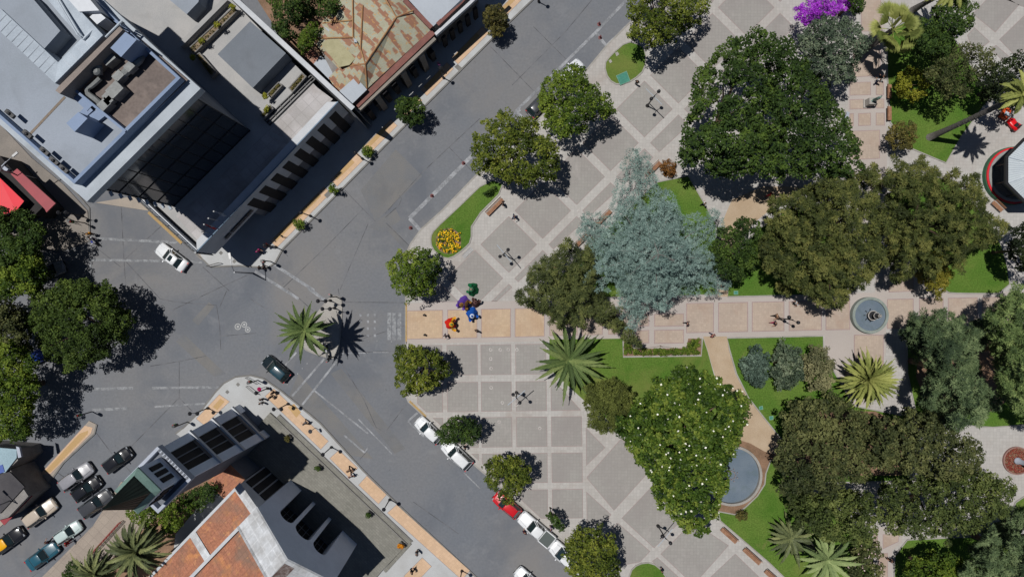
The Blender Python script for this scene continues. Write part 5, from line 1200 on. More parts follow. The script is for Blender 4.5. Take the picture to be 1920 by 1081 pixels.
# conifers made of whorled branches
def cedar(name, label, centre, reach, h0, h1, material, nbr=34, tuft=.42, leaf=.34, asp=.2, seed=1, group=None, droop=.12, dens=1.0, nl=26, bark=None, lean=None, r=.35, tuftsq=.4, hole=0.1, side=.34, skirt=0):
    rg = np.random.default_rng(seed); bx, by = P(centre[0], centre[1], h1 * .8); t = thing(name, label, 'tree', (bx, by, .12), 0, group); og = (bx, by, .12)
    tb = MB(); tb.tube([(bx, by, .1), (bx, by, h1 * .5), (bx, by, h1 - .3)], [r, r * .6, .06], 8); CL = []
    for i in range(nbr + skirt):
        f = (i + rg.uniform(0, .8)) / nbr if i < nbr else -.02 * rg.uniform(0, 1); z = h0 + (h1 - h0) * max(f, 0) ** .9 - (rg.uniform(.2, 1.4) if f < 0 else 0); az = i * 2.39996 + rg.uniform(-.3, .3)
        # reach: list of (angle deg in the picture, clockwise from right, pixels)
        pa = (-math.degrees(az)) % 360; rr = 0; A_ = sorted(reach)
        for k in range(len(A_)):
            a0, r0 = A_[k]; a1, r1 = A_[(k + 1) % len(A_)]; sp = (a1 - a0) % 360 or 360; dd = (pa - a0) % 360
            if dd <= sp: rr = r0 + (r1 - r0) * dd / sp; break
        L0 = rr / 15 * (HC - z) / HC; L = L0 * (1 - .93 * max(0, f - .12)) * rg.uniform(.66, 1.1)
        if L < .6: L = .6
        dr = np.array([math.cos(az), math.sin(az)]); pr = np.array([-dr[1], dr[0]]); path = []
        bend = rg.uniform(-.12, .12)
        for s in np.linspace(0, 1, 6):
            p = dr * L * s + pr * L * bend * s * s; path.append((bx + p[0], by + p[1], z + L * (.16 * s - droop * 2.2 * s * s)))
        tb.tube(path, [.11, .09, .07, .05, .035, .02], 5)
        n = max(3, int(L / .42 * dens))
        for s in np.linspace(.18, 1, n):
            i0 = min(4, int(s * 5)); ff = s * 5 - i0; p = np.array(path[i0]) * (1 - ff) + np.array(path[min(5, i0 + 1)]) * ff
            wd_ = L * (side if i < nbr else .36) * (1 - s) ** .7 + .25
            for sd in (-1, 1):
                m_ = max(1, int(wd_ / .5))
                for j in range(m_ + 1):
                    q = (j + rg.uniform(-.2, .4)) / (m_ + .01) * wd_
                    CL.append((p[0] + pr[0] * q * sd + dr[0] * q * .7, p[1] + pr[1] * q * sd + dr[1] * q * .7, p[2] - q * .08 + rg.uniform(-.08, .08)))
    cl = np.array(CL); f_ = np.sin(cl[:, 0] * 2.3 + seed) * np.sin(cl[:, 1] * 2.1 + 1.3) + np.sin(cl[:, 0] * .9 + cl[:, 1] * 1.1 + cl[:, 2]) * .5; cl = cl[f_ > np.quantile(f_, hole)]; v, tn = foliage(cl, tuft, nl, leaf, 'spike', tuftsq, asp=asp, ctone=.16)
    leaf_object('crown', t, v, tn, material, og); wpart(t, 'trunk', tb, bark or m_bark); return t
cedar('blue_cedar', 'large silvery blue cedar with open branches in the middle of the square', (1226, 478), [(0, 160), (25, 160), (50, 150), (75, 160), (95, 145), (120, 130), (150, 140), (180, 145), (205, 140), (232, 150), (262, 195), (280, 170), (300, 150), (320, 150), (340, 165)], 3.2, 13, BLUE, 50, .34, .32, .16, 3, bark=m_gtrunk, nl=24, dens=1.0, hole=.12, side=.28)
tree('brown_tree', 'broad brown green tree, left one of the joined pair above the round fountain', 'tree', [(1425, 425), (1466, 358), (1540, 326), (1622, 300), (1660, 335), (1655, 440), (1668, 515), (1612, 540), (1580, 572), (1520, 565), (1452, 548), (1426, 490)], 5, 10, CAS, .62, 62, .44, None, 'spike', r=.35, asp=.24, jit=.9, ctone=.3, lobe=1.35, amp=2.4, rag=.09)
tree('feathery_tree', 'feathery olive tree reaching towards the bandstand', 'tree', [(1648, 326), (1700, 300), (1750, 320), (1800, 312), (1862, 345), (1850, 372), (1872, 420), (1838, 480), (1800, 525), (1740, 505), (1690, 525), (1655, 480)], 4.5, 9.5, CAS, .6, 54, .55, None, 'spike', r=.3, asp=.17, jit=1.0, ctone=.3, lobe=1.3, amp=2.4, rag=.15, gap=.08)
tree('conifer', 'fluffy brown olive conifer at the left side of the blue cedar', 'tree', [(978, 515), (1020, 480), (1048, 455), (1092, 442), (1112, 500), (1170, 590), (1166, 625), (1110, 605), (1085, 618), (1005, 596), (982, 560)], 3, 7.5, DEODO, .58, 60, .46, None, 'spike', r=.22, asp=.18, jit=.8, ctone=.26, lobe=1.0, amp=2.4, rag=.19)
DC = 'deodar cedars on the right side'
DEODP = leafmat('leaf_deodar_pale', C(54, 70, 40, 1), C(90, 108, 62, 1), C(126, 140, 84, 1), .1)
for q, lb, hh, m_ in (([(1690, 600), (1722, 570), (1760, 590), (1820, 580), (1850, 640), (1840, 700), (1880, 760), (1850, 800), (1790, 805), (1735, 790), (1715, 745), (1740, 690), (1700, 650)], 'grey green deodar with drooping sprays right of the broad striped palm', (3, 11), DEOD),
                      ([(1835, 575), (1880, 545), (1930, 550), (1990, 560), (1990, 800), (1930, 800), (1890, 770), (1862, 720), (1870, 660), (1840, 620)], 'pale green deodar cut by the right edge above the round red flower bed', (4, 12.5), DEODP),
                      ([(1800, 1040), (1850, 990), (1900, 960), (1990, 960), (1990, 1120), (1820, 1120)], 'blue green deodar at the bottom right corner', (3, 10), DEOD)):
    tree('deodar', lb, 'tree', q, *hh, m_, .62, 66, .5, DC, 'spike', r=.35, asp=.17, jit=.7, ctone=.24, lobe=1.5, amp=4.2, rag=.12, spacing=.85)
# palms
def fronds(c, n, L, elev, droop, wl, nlf, rg, droopvar=.3, seg=7, basez=0, az0=0, wid=.08):
    Q = []; T = []; x, y, z = c
    for i in range(n):
        az = az0 + 2.39996 * i + rg.uniform(-.12, .12); f = i / n; e0 = elev[0] + (elev[1] - elev[0]) * f + rg.uniform(-.08, .08); dr = droop + rg.uniform(-droopvar, droopvar); Lf = L * rg.uniform(.76, 1.08)
        d = np.array([math.cos(az), math.sin(az), 0]); s = np.array([-d[1], d[0], 0]); pts = [np.array([x, y, z])]; ths = []
        m = seg * 4
        for k in range(m):
            th = e0 - dr * (k / m) ** 1.3; ths.append(th); pts.append(pts[-1] + (d * math.cos(th) + np.array([0, 0, math.sin(th)])) * Lf / m)
        tone = rg.uniform(.1, .85)
        for k in range(m):      # stem ribbon
            p, q = pts[k], pts[k + 1]; w = .07 * (1 - k / m) + .02; Q.append([p - s * w, p + s * w, q + s * w, q - s * w]); T.append(min(1, tone + .2))
        for k in range(nlf):
            t = .1 + .9 * (k + .5) / nlf; i0 = min(m - 1, int(t * m)); p = pts[i0] + (pts[i0 + 1] - pts[i0]) * (t * m - i0); th = ths[i0]
            fw = d * math.cos(th) + np.array([0, 0, math.sin(th)]); up = -d * math.sin(th) + np.array([0, 0, math.cos(th)])
            ll = wl * (math.sin(min(1, t * 1.0 + .12) * math.pi) ** .5 * .8 + .2) * rg.uniform(.85, 1.1); a = .95 - .45 * t
            for sd in (-1, 1):
                dir_ = fw * math.cos(a) + s * sd * math.sin(a) + up * (.28 + rg.uniform(-.12, .12)); dir_ /= np.linalg.norm(dir_); w = wid * rg.uniform(.8, 1.2); e = fw * w
                tip = p + dir_ * ll - np.array([0, 0, ll * ll * .12]); md = p + dir_ * ll * .5
                Q.append([p - e * .4, md - e, tip, md + e]); T.append(np.clip(tone + rg.normal() * .1, 0, 1))
    return np.array(Q), np.array(T)
def palm(label, crown_px, h, n, L, material, elev=(1.2, -.1), droop=1.1, wl=.5, nlf=24, base_px=None, r=.32, seed=2, group='feather palms', name='palm_tree', wid=.09, z0=.1, bark=None):
    rg = np.random.default_rng(seed); c = A(*crown_px, h); bx, by = P(*base_px) if base_px else c[:2]
    t = thing(name, label, 'palm', (bx, by, z0), 0, group); b = MB(); n_ = 9; path = []; rad = []
    for i in range(n_):
        f = i / (n_ - 1); g_ = f ** 1.25; path.append((bx + (c[0] - bx) * g_, by + (c[1] - by) * g_, z0 + (c[2] - z0) * f)); rad.append(r * (1.25 - .45 * min(1, f * 3)) if i < n_ - 1 else r * .9)
    b.tube(path, rad, 10)
    for i in range(1, 16):
        f = i / 16; g_ = f ** 1.25; b.tube([(bx + (c[0] - bx) * g_, by + (c[1] - by) * g_, z0 + (c[2] - z0) * f + d) for d in (-.03, .03)], r * .9, 10)
    wpart(t, 'trunk', b, bark or m_gtrunk, smooth=True)
    Q, T = fronds(c, n, L, elev, droop, wl, nlf, rg, wid=wid); leaf_object('fronds', t, Q, T, material, (bx, by, z0)); return t
palm('tall feather palm on the traffic island casting a star shadow', (571, 619), 8.2, 30, 3.7, PALM, (.9, -.5), .75, .42, 34, seed=4, r=.34)
palm('low palm with spear shaped fronds between the grey panels and the lawn', (1066, 676), 3.0, 28, 5.0, PALM, (.75, -.15), .55, .5, 40, seed=6, r=.42, wid=.11)
palm('broad palm with thick striped fronds below the round fountain', (1625, 710), 4.5, 74, 3.8, PALMY, (1.4, .1), .95, .46, 34, seed=8, r=.45, wid=.10)
palm('star shaped pale palm at the bottom edge with its shadow on the lawn', (1551, 1050), 5.0, 24, 4.0, leafmat('palm_pale', C(76, 92, 56, 1), C(116, 132, 84, 1), C(146, 158, 106, 1), .15), (.8, -.2), .7, .46, 34, seed=9, r=.4, wid=.12)
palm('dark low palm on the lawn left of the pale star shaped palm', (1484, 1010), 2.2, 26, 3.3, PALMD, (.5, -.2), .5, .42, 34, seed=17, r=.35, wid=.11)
palm('dense dark palm in the church garden with hanging fronds', (256, 1032), 8.5, 64, 4.0, PALMD, (1.2, -.4), 1.3, .45, 32, seed=12, r=.45, wid=.1)
palm('smaller palm at the bottom of the church garden, left of the dense one', (178, 1075), 6.0, 44, 3.6, PALMD, (1.1, -.3), 1.3, .42, 28, seed=13, r=.4)
palm('very tall slender palm leaning out over the lawn by the right edge', (1918, 176), 14.5, 30, 2.6, PALMY, (.9, -.8), 1.2, .5, 24, base_px=(1741, 258), r=.36, seed=14)
palm('tall palm at the top edge behind the dark leafy tree', (1786, -22), 8.5, 28, 3.0, PALMY, (.9, -.6), 1.2, .5, 24, base_px=(1709, 21), r=.36, seed=15)
# fan palm
def fan_palm(label, crown_px, h, n, seed):
    rg = np.random.default_rng(seed); c = A(*crown_px, h); t = thing('fan_palm', label, 'palm', (c[0], c[1], .1)); b = MB(); b.tube([(c[0], c[1], .1), (c[0], c[1], h * .6), (c[0], c[1], h)], [.5, .36, .3], 10); wpart(t, 'trunk', b, m_gtrunk, smooth=True)
    Q = []; T = []
    for i in range(n):
        az = 2.39996 * i + rg.uniform(-.15, .15); e = 1.2 - 1.3 * i / n + rg.uniform(-.1, .1); d = np.array([math.cos(az) * math.cos(e), math.sin(az) * math.cos(e), math.sin(e)]); s = np.array([-math.sin(az), math.cos(az), 0]); up = np.cross(d, s) * -1
        L = rg.uniform(.7, 2.1); o = np.array(c) + d * L; w = s * .04; Q.append([np.array(c) - w, np.array(c) + w, o + w, o - w]); T.append(.6); tone = rg.uniform(.0, .8)
        for k in range(22):
            a = (k / 21 - .5) * 1.7; v = d * math.cos(a) + s * math.sin(a); ll = 1.75 * (.5 + .5 * math.cos(a * .8)) * rg.uniform(.9, 1.05); tip = o + v * ll - np.array([0, 0, .16 * ll + .1 * abs(a)]); md = o + v * ll * .6; e2 = np.cross(v, up) * .075
            Q.append([o, md - e2, tip, md + e2]); T.append(np.clip(tone + rg.normal() * .08, 0, 1))
    leaf_object('fronds', t, np.array(Q), np.array(T), PALMY, (c[0], c[1], .1)); return t
fan_palm('fan palm with yellow green leaves beside the north walk', (1675, 56), 6.5, 20, 5)
# ------------------------------------------------------------------ vehicles
m_tyre = flat('tyre', (0.015, 0.015, 0.016, 1), .8); m_rim = flat('rim', C(140, 142, 146), .35, .5, .6)
m_cglass = flat('car_glass', (0.012, 0.022, 0.024, 1), .06, .7); m_trim = flat('car_trim', (0.012, 0.012, 0.014, 1), .5)
m_lamp = flat('headlight', C(150, 154, 160), .15, .6); m_tail = flat('tail_light', (0.35, 0.02, 0.02, 1), .2, .6); m_plate = flat('number_plate', C(200, 200, 196), .4)
def paint(name, col, rough=.28): return flat('paint_' + name, col, rough, .5, 0.0, .6)
def loft(mb, secs, m=0, cap=True):
    n = len(secs[0]); i0 = len(mb.v)
    for s in secs: mb.v += [tuple(p) for p in s]
    for k in range(len(secs) - 1):
        for j in range(n):
            a = i0 + k * n + j; b = i0 + k * n + (j + 1) % n; mb.f.append((a, b, b + n, a + n)); mb.m.append(m)
    if cap:
        mb.f.append(tuple(i0 + j for j in reversed(range(n)))); mb.m.append(m)
        e = i0 + (len(secs) - 1) * n; mb.f.append(tuple(e + j for j in range(n))); mb.m.append(m)
KIND = {  # length, width, height, belt, windscreen base, windscreen top, rear glass top, rear glass base, roof half width
    'sedan': (4.5, 1.78, 1.45, .92, .72, .12, -1.02, -1.55), 'hatch': (3.95, 1.72, 1.5, .95, .82, .22, -1.45, -1.85), 'suv': (4.5, 1.85, 1.68, 1.05, .85, .35, -1.7, -2.08),
    'van': (5.3, 1.9, 1.95, 1.15, 1.5, .85, -2.3, -2.55), 'pickup': (5.3, 1.84, 1.75, 1.05, .95, .4, -.75, -.92)}
def car(px, py, ang, kind, pcol, label, cat='car', roof=None, rack=False, sunroof=False, group='cars', z0=0.0, scale=1.0, rear_glass=True):
    """ang: heading in degrees in the picture, counter clockwise from the right"""
    L, Wd, H, belt, xw, xt, rt, rb = KIND[kind]; x, y = P(px, py, .7)
    names = {'pickup': 'pickup_truck', 'van': 'van', 'suv': 'parked_car', 'sedan': 'parked_car', 'hatch': 'parked_car'}
    t = thing(names[kind], label, cat, (x, y, z0), R(ang), group); t.scale = (scale * .97,) * 3
    b = MB(); hl = L / 2; hw = Wd / 2; secs = []
    bedx = rb - .06
    xs = [(hl, .70, .42, .50), (hl - .05, .84, .30, .62), (hl - .28, .95, .24, .70), (hl - .75, .995, .22, .80), (xw + .12, 1.0, .22, belt - .03), (0, 1.0, .22, belt), (rb - .02, 1.0, .22, belt)]
    tail = [(-hl + .45, .99, .24, belt - .03), (-hl + .16, .95, .26, belt - .07), (-hl + .03, .86, .32, belt - .16), (-hl, .76, .40, belt - .26)]
    if kind in ('hatch', 'suv', 'van'): tail = [(-hl + .22, .97, .26, belt), (-hl + .08, .93, .3, belt - .06), (-hl, .84, .38, belt - .2)]
    if kind == 'pickup': tail = [(-hl + .06, .99, .3, belt - .02), (-hl, .97, .34, belt - .04)]
    for (sx, f, zb, zt) in xs + tail:
        w = hw * f; c = min(.10, (zt - zb) * .3)
        secs.append([(sx, -w + .05, zb), (sx, -w, zb + .12), (sx, -w, zt - c - .08), (sx, -w + .05, zt - .05), (sx, -w + .16, zt), (sx, -w * .4, zt + .025), (sx, w * .4, zt + .025), (sx, w - .16, zt), (sx, w - .05, zt - .05), (sx, w, zt - c - .08), (sx, w, zb + .12), (sx, w - .05, zb)])
    loft(b, secs); body = b.build('body', pcol, t, smooth=True)
    # glasshouse
    wb, wt_ = hw - .07, hw - .25; zb, zt = belt + .01, H - .05
    b = MB(); bot = [(xw, wb * .82), (xw - .25, wb), (rb + .25, wb), (rb, wb * .84)]; top = [(xt, wt_ * .86), (xt - .2, wt_), (rt + .18, wt_), (rt, wt_ * .88)]
    bl = [(a, c, zb) for a, c in bot] + [(a, -c, zb) for a, c in bot[::-1]]; tl = [(a, c, zt) for a, c in top] + [(a, -c, zt) for a, c in top[::-1]]
    loft(b, [bl, tl]); b.build('window', m_cglass, t, smooth=False)
    b = MB(); secs = []
    for f in (0, .08, .25, .5, .75, .92, 1):
        sx = xt + .05 + (rt - .03 - xt - .05) * f; k = 1 - .16 * abs(2 * f - 1) ** 4; cz = .06 * (1 - abs(2 * f - 1) ** 2.5)
        secs.append([(sx, -wt_ * k - .03, zt - .01), (sx, -wt_ * k * .9, zt + .03 + cz * .7), (sx, -wt_ * .4, zt + .045 + cz), (sx, wt_ * .4, zt + .045 + cz), (sx, wt_ * k * .9, zt + .03 + cz * .7), (sx, wt_ * k + .03, zt - .01)])
    loft(b, secs); b.build('roof', roof or pcol, t, smooth=True)
    for s in (-1, 1):
        for (p, q) in (((xw - .02, s * wb * .86, zb), (xt + .02, s * wt_ * .9, zt)), ((rb + .02, s * wb * .88, zb), (rt - .02, s * wt_ * .92, zt)), ((-.35, s * wb, zb), (-.32, s * wt_, zt)), ((xw - .25, s * (wb + .005), zb), (xt - .2, s * (wt_ + .005), zt))): b = MB(); b.tube([p, q], .045, 5); b.build('pillar', pcol, t)
    for s in (-1, 1):
        b = MB(); b.box((xw - .32, s * (hw + .08), belt + .08), (.12, .2, .14)); b.build('mirror', pcol, t)
        b = MB(); b.box((hl - .17, s * (hw - .32), .63), (.22, .3, .1), 0, -s * .35); b.build('headlight', m_lamp, t)
        b = MB(); b.box((-hl + .06, s * (hw - .24), belt - .16), (.14, .26, .14), 0, s * .25); b.build('tail_light', m_tail, t)
    for sx in (hl - .85, -hl + .85):
        for s in (-1, 1):
            b = MB(); b.tube([(sx, s * (hw - .2), .32), (sx, s * (hw + .012), .32)], .32, 16); w = b.build('wheel', m_tyre, t, smooth=False)
            b = MB(); b.tube([(sx, s * (hw + .0), .32), (sx, s * (hw + .022), .32)], .2, 12); b.build('rim', m_rim, w)
    for sx, z in ((hl + .01, .42), (-hl - .01, .55)): b = MB(); b.box((sx, 0, z), (.03, .42, .12)); b.build('number_plate', m_plate, t)
    for sx, k in ((hl - .02, .7), (-hl + .02, .8)): b = MB(); b.box((sx, 0, .35), (.1, Wd * k, .14)); b.build('bumper_insert', m_trim, t)
    b = MB(); b.box((xw + .06, 0, belt), (.1, Wd * .74, .05)); b.build('cowl', m_trim, t)
    for s in (-1, 1): b = MB(); b.tube([(xw + .05, s * .1, belt + .05), (xw - .1, s * .55, belt + .12)], .015, 4); b.build('wiper', m_trim, t)
    for s in (-1, 1): b = MB(); b.tube([(hl - .35, s * hw * .45, .77), (xw + .16, s * hw * .62, belt + .012)], .012, 4); b.build('bonnet_crease', pcol, body)
    if rack:
        for s in (-1, 1): b = MB(); b.tube([(xt - .1, s * wt_ * .86, zt + .1), (rt + .15, s * wt_ * .86, zt + .1)], .025, 5); b.build('roof_rail', m_rim, t)
    if sunroof: b = MB(); b.box((xt - .38, 0, zt + .095), (.5, .72, .02)); b.build('sunroof', m_cglass, t)
    if kind == 'pickup':
        b = MB(); b.box(((bedx - hl) / 2, 0, belt + .02), (hl + bedx - .18, Wd - .26, .03)); b.build('load_bed', flat('bed_liner', C(84, 92, 90), .7), t)
        b = MB(); x0, x1 = -hl + .03, bedx
        for s in (-1, 1): b.box(((x0 + x1) / 2, s * (hw - .06), belt + .1), (x1 - x0, .12, .2))
        b.box((x0 + .03, 0, belt + .1), (.08, Wd - .1, .2)); b.box((x1 - .03, 0, belt + .1), (.08, Wd - .1, .2)); b.build('bed_side', pcol, t)
    return t
WH = paint('white', C(222, 224, 226, .8)); BK = paint('black', (.012, .012, .014, 1), .15); SI = paint('silver', C(150, 150, 156)); DG = paint('dark_grey', (.045, .047, .052, 1), .18); BG = paint('beige', C(196, 182, 166)); MT = paint('mint', C(196, 214, 212)); TE = paint('teal', C(40, 92, 110)); RD = paint('red', C(206, 24, 34)); YE = paint('yellow', C(246, 180, 10)); DT = paint('dark_teal', (.010, .016, .018, 1), .15)
RDc = 'cars driving through the junction'; PK = 'cars parked beside the square'; QU = 'cars queueing in the south west street'
car(321, 482, 143, 'sedan', WH, 'white saloon with a dark sunroof driving past the office block corner', sunroof=True, group=RDc)
car(517, 691, 139, 'hatch', DT, 'black car with bluish glass roof turning by the traffic island', group=RDc, roof=flat('glass_roof', C(44, 72, 84), .2, .6))
car(803, 806, 137, 'hatch', WH, 'white car half under the small dark tree, first of the kerb row', group=PK)
car(856, 852, 137, 'suv', WH, 'white estate car with silver roof rails parked next to the small dark tree', group=PK, rack=True)
car(950, 946, 140, 'hatch', RD, 'red car with its nose hidden under a round tree', group=PK, rack=True)
car(1005, 991, 140, 'pickup', WH, 'white pickup with an open dark load bed', 'pickup', group=PK)
car(1064, 1045, 140, 'van', WH, 'long white van partly hidden by the lowest round tree', 'van', group=PK)
car(990, 1088, 138, 'hatch', WH, 'white car cut off by the bottom edge in the traffic lane', group=RDc)
car(1070, 136, 46, 'hatch', WH, 'white car peeping out above the round tree on the upper kerb', group=PK)
car(1013, 194, 46, 'hatch', DG, 'dark car with bright windscreen half hidden by the tree on the upper kerb', group=PK)
SWA = 36
car(220, 862, SWA + 1, 'hatch', BK, 'black glossy car at the head of the queue, nearest the junction', group=QU)
car(143, 893, SWA, 'suv', SI, 'silver car at the left of the row of three cars', group=QU)
car(162, 916, SWA, 'hatch', BK, 'shiny black car between the silver and the dark grey one', group=QU)
car(180, 943, SWA, 'suv', DG, 'dark grey car at the right of the row of three, beside the spire tip', group=QU)
car(75, 961, SWA, 'suv', BG, 'beige estate car beside the grey roofed shop', group=QU)
car(127, 998, SWA - 2, 'hatch', MT, 'small pale mint car behind the dark grey one', group=QU, scale=.93)
car(79, 1042, SWA, 'sedan', TE, 'teal blue car at the bottom of the queue', group=QU)
car(14, 1014, SWA, 'sedan', BK, 'black taxi with a yellow roof cut by the left edge', 'taxi', roof=YE, group=QU)
car(92, 508, 20, 'hatch', SI, 'silver car in the deep shade of the trees at the left', group='cars in the tree shade')
car(84, 662, 20, 'hatch', paint('blue', C(40, 80, 190)), 'blue car almost hidden under the broad green tree', group='cars in the tree shade')

# ------------------------------------------------------------------ people
SKIN = flat('skin', C(196, 148, 120, .9), .6); HAIR = flat('hair_dark', (.02, .016, .014, 1), .6)
def make_body(pose):
    """one continuous skinned body in a pose; returns mesh and bones"""
    V = [Vector((0, 0, .96))]; Rr = [(.15, .115)]; Ed = []; lab = []; seg = []
    def add(par, p, r, l):
        V.append(Vector(p)); Rr.append((r, r) if not isinstance(r, tuple) else r); Ed.append((par, len(V) - 1)); seg.append((par, len(V) - 1, l)); return len(V) - 1
    sp = add(0, (0, .01, 1.14), (.135, .105), 'shirt'); ch = add(sp, (0, .0, 1.34), (.165, .115), 'shirt'); nk = add(ch, (0, .0, 1.48), .058, 'skin'); hd = add(nk, (0, .02, 1.58), (.078, .09), 'skin'); ht = add(hd, (0, .01, 1.68), (.07, .08), 'skin')
    add(hd, (0, .125, 1.575), .018, 'skin')
    for s in (-1, 1): add(hd, (s * .092, .01, 1.585), .016, 'skin')
    st, ar = pose
    for s in (-1, 1):
        k = s * st; a = s * ar
        sh = add(ch, (s * .2, 0, 1.4), .06, 'shirt'); e = (s * .25, -a * .14 - .02, 1.14); el_ = add(sh, e, .045, 'shirt'); w = (s * .26, -a * .3 + .1, .93); wr = add(el_, w, .032, 'skin'); pm = (w[0] - s * .005, w[1] + .02, w[2] - .075); pa = add(wr, pm, .034, 'skin')
        for i, fo in enumerate((-.028, -.01, .009, .026)):
            ln = (.06, .072, .068, .05)[i]; f1 = add(pa, (pm[0] + s * .004, pm[1] + fo, pm[2] - .06), .010, 'skin'); add(f1, (pm[0] - s * .012, pm[1] + fo + .006, pm[2] - .06 - ln * .7), .008, 'skin')
        th = add(pa, (pm[0] - s * .012, pm[1] + .042, pm[2] - .018), .011, 'skin'); add(th, (pm[0] - s * .02, pm[1] + .055, pm[2] - .05), .009, 'skin')
        hp = add(0, (s * .09, 0, .88), .095, 'trousers'); kn = add(hp, (s * .1, k * .16 + .03, .5), .062, 'trousers'); an = add(kn, (s * .1, k * .27 - (.05 if k < 0 else 0), .10), .042, 'trousers'); add(an, (s * .11, k * .27 + .14, .045), .036, 'shoe')
    me = bpy.data.meshes.new('body'); me.from_pydata(V, Ed, []); o = bpy.data.objects.new('tmp', me); COL.objects.link(o)
    md = o.modifiers.new('s', 'SKIN'); md.use_smooth_shade = True
    for i, r in enumerate(Rr): me.skin_vertices[0].data[i].radius = r
    me.skin_vertices[0].data[0].use_root = True
    o.modifiers.new('u', 'SUBSURF').levels = 1
    bpy.context.view_layer.update(); ev = o.evaluated_get(bpy.context.evaluated_depsgraph_get()); res = bpy.data.meshes.new_from_object(ev); bpy.data.objects.remove(o)
    return res, [(V[a], V[b], l) for a, b, l in seg]
def cut(me, seg, want, d, zmin=None):
    """cloth mesh: the faces of the body nearest to bones of one kind, moved outward"""
    bm = bmesh.new(); bm.from_mesh(me); bm.normal_update(); kill = []
    for f in bm.faces:
        c = f.calc_center_median(); best = None
        for a, b, l in seg:
            ab = b - a; t = max(0, min(1, (c - a).dot(ab) / max(ab.length_squared, 1e-9))); q = (c - (a + ab * t)).length
            if best is None or q < best[0]: best = (q, l)
        lab = best[1]
        if want == 'hair': ok = c.z > 1.55 and lab == 'skin' and (c.y < .02 or c.z > 1.66) and abs(c.x) < .12
        else: ok = lab == want
        if not ok: kill.append(f)
    for v in bm.verts: v.co = v.co + v.normal * d
    bmesh.ops.delete(bm, geom=kill, context='FACES'); r = bpy.data.meshes.new(want); bm.to_mesh(r); bm.free()
    for p in r.polygons: p.use_smooth = True
    return r
PROTO = []
for pose in ((0.0, .1), (1.0, .8), (.5, .5)):
    me, sg_ = make_body(pose); me.materials.append(SKIN)
    parts = {w: cut(me, sg_, w, d) for w, d in (('shirt', .018), ('trousers', .016), ('shoe', .014), ('hair', .016))}
    fb = MB(); 
    for s in (-1, 1): fb.ball((s * .033, .098, 1.60), .011, 0, 6)
    fb.box((0, .108, 1.535), (.045, .01, .01), 1)
    fm = bpy.data.meshes.new('face'); fm.from_pydata(fb.v, [], fb.f); fm.materials.append(HAIR); fm.materials.append(flat('lips', C(150, 80, 76))); fm.polygons.foreach_set('material_index', fb.m)
    PROTO.append((me, parts, fm))
    for w in parts: parts[w].materials.append(m_trim)
CLOTH = {}
def cloth(c):
    if c not in CLOTH: CLOTH[c] = flat('cloth_%d_%d_%d' % c, C(*c), .85, .1)
    return CLOTH[c]
def person(px, py, ang, pose, shirt, trousers, label, h=1.7, hair=None, group=None, z=None, skin=None):
    me, parts, fm = PROTO[pose]; x, y = P(px, py, .9); o = bpy.data.objects.new('person', me); COL.objects.link(o)
    o.location = (x, y, Z3 if z is None else z); o.rotation_euler = (0, 0, R(ang - 90)); o.scale = (h / 1.74 * 1.06, h / 1.74 * 1.06, h / 1.74); tag(o, label, 'person', group)
    for w, c in (('shirt', shirt), ('trousers', trousers), ('shoe', (40, 38, 38)), ('hair', hair)):
        q = bpy.data.objects.new(w if w != 'shoe' else 'shoes', parts[w]); COL.objects.link(q); q.parent = o; q.material_slots[0].link = 'OBJECT'; q.material_slots[0].material = HAIR if c is None else cloth(c)
    q = bpy.data.objects.new('face', fm); COL.objects.link(q); q.parent = o
    return o
BKc, NV, WHc, GYc, BL, RDd, TN = (34, 34, 38), (44, 50, 76), (206, 206, 206), (120, 120, 124), (80, 100, 140), (160, 40, 44), (150, 120, 96)
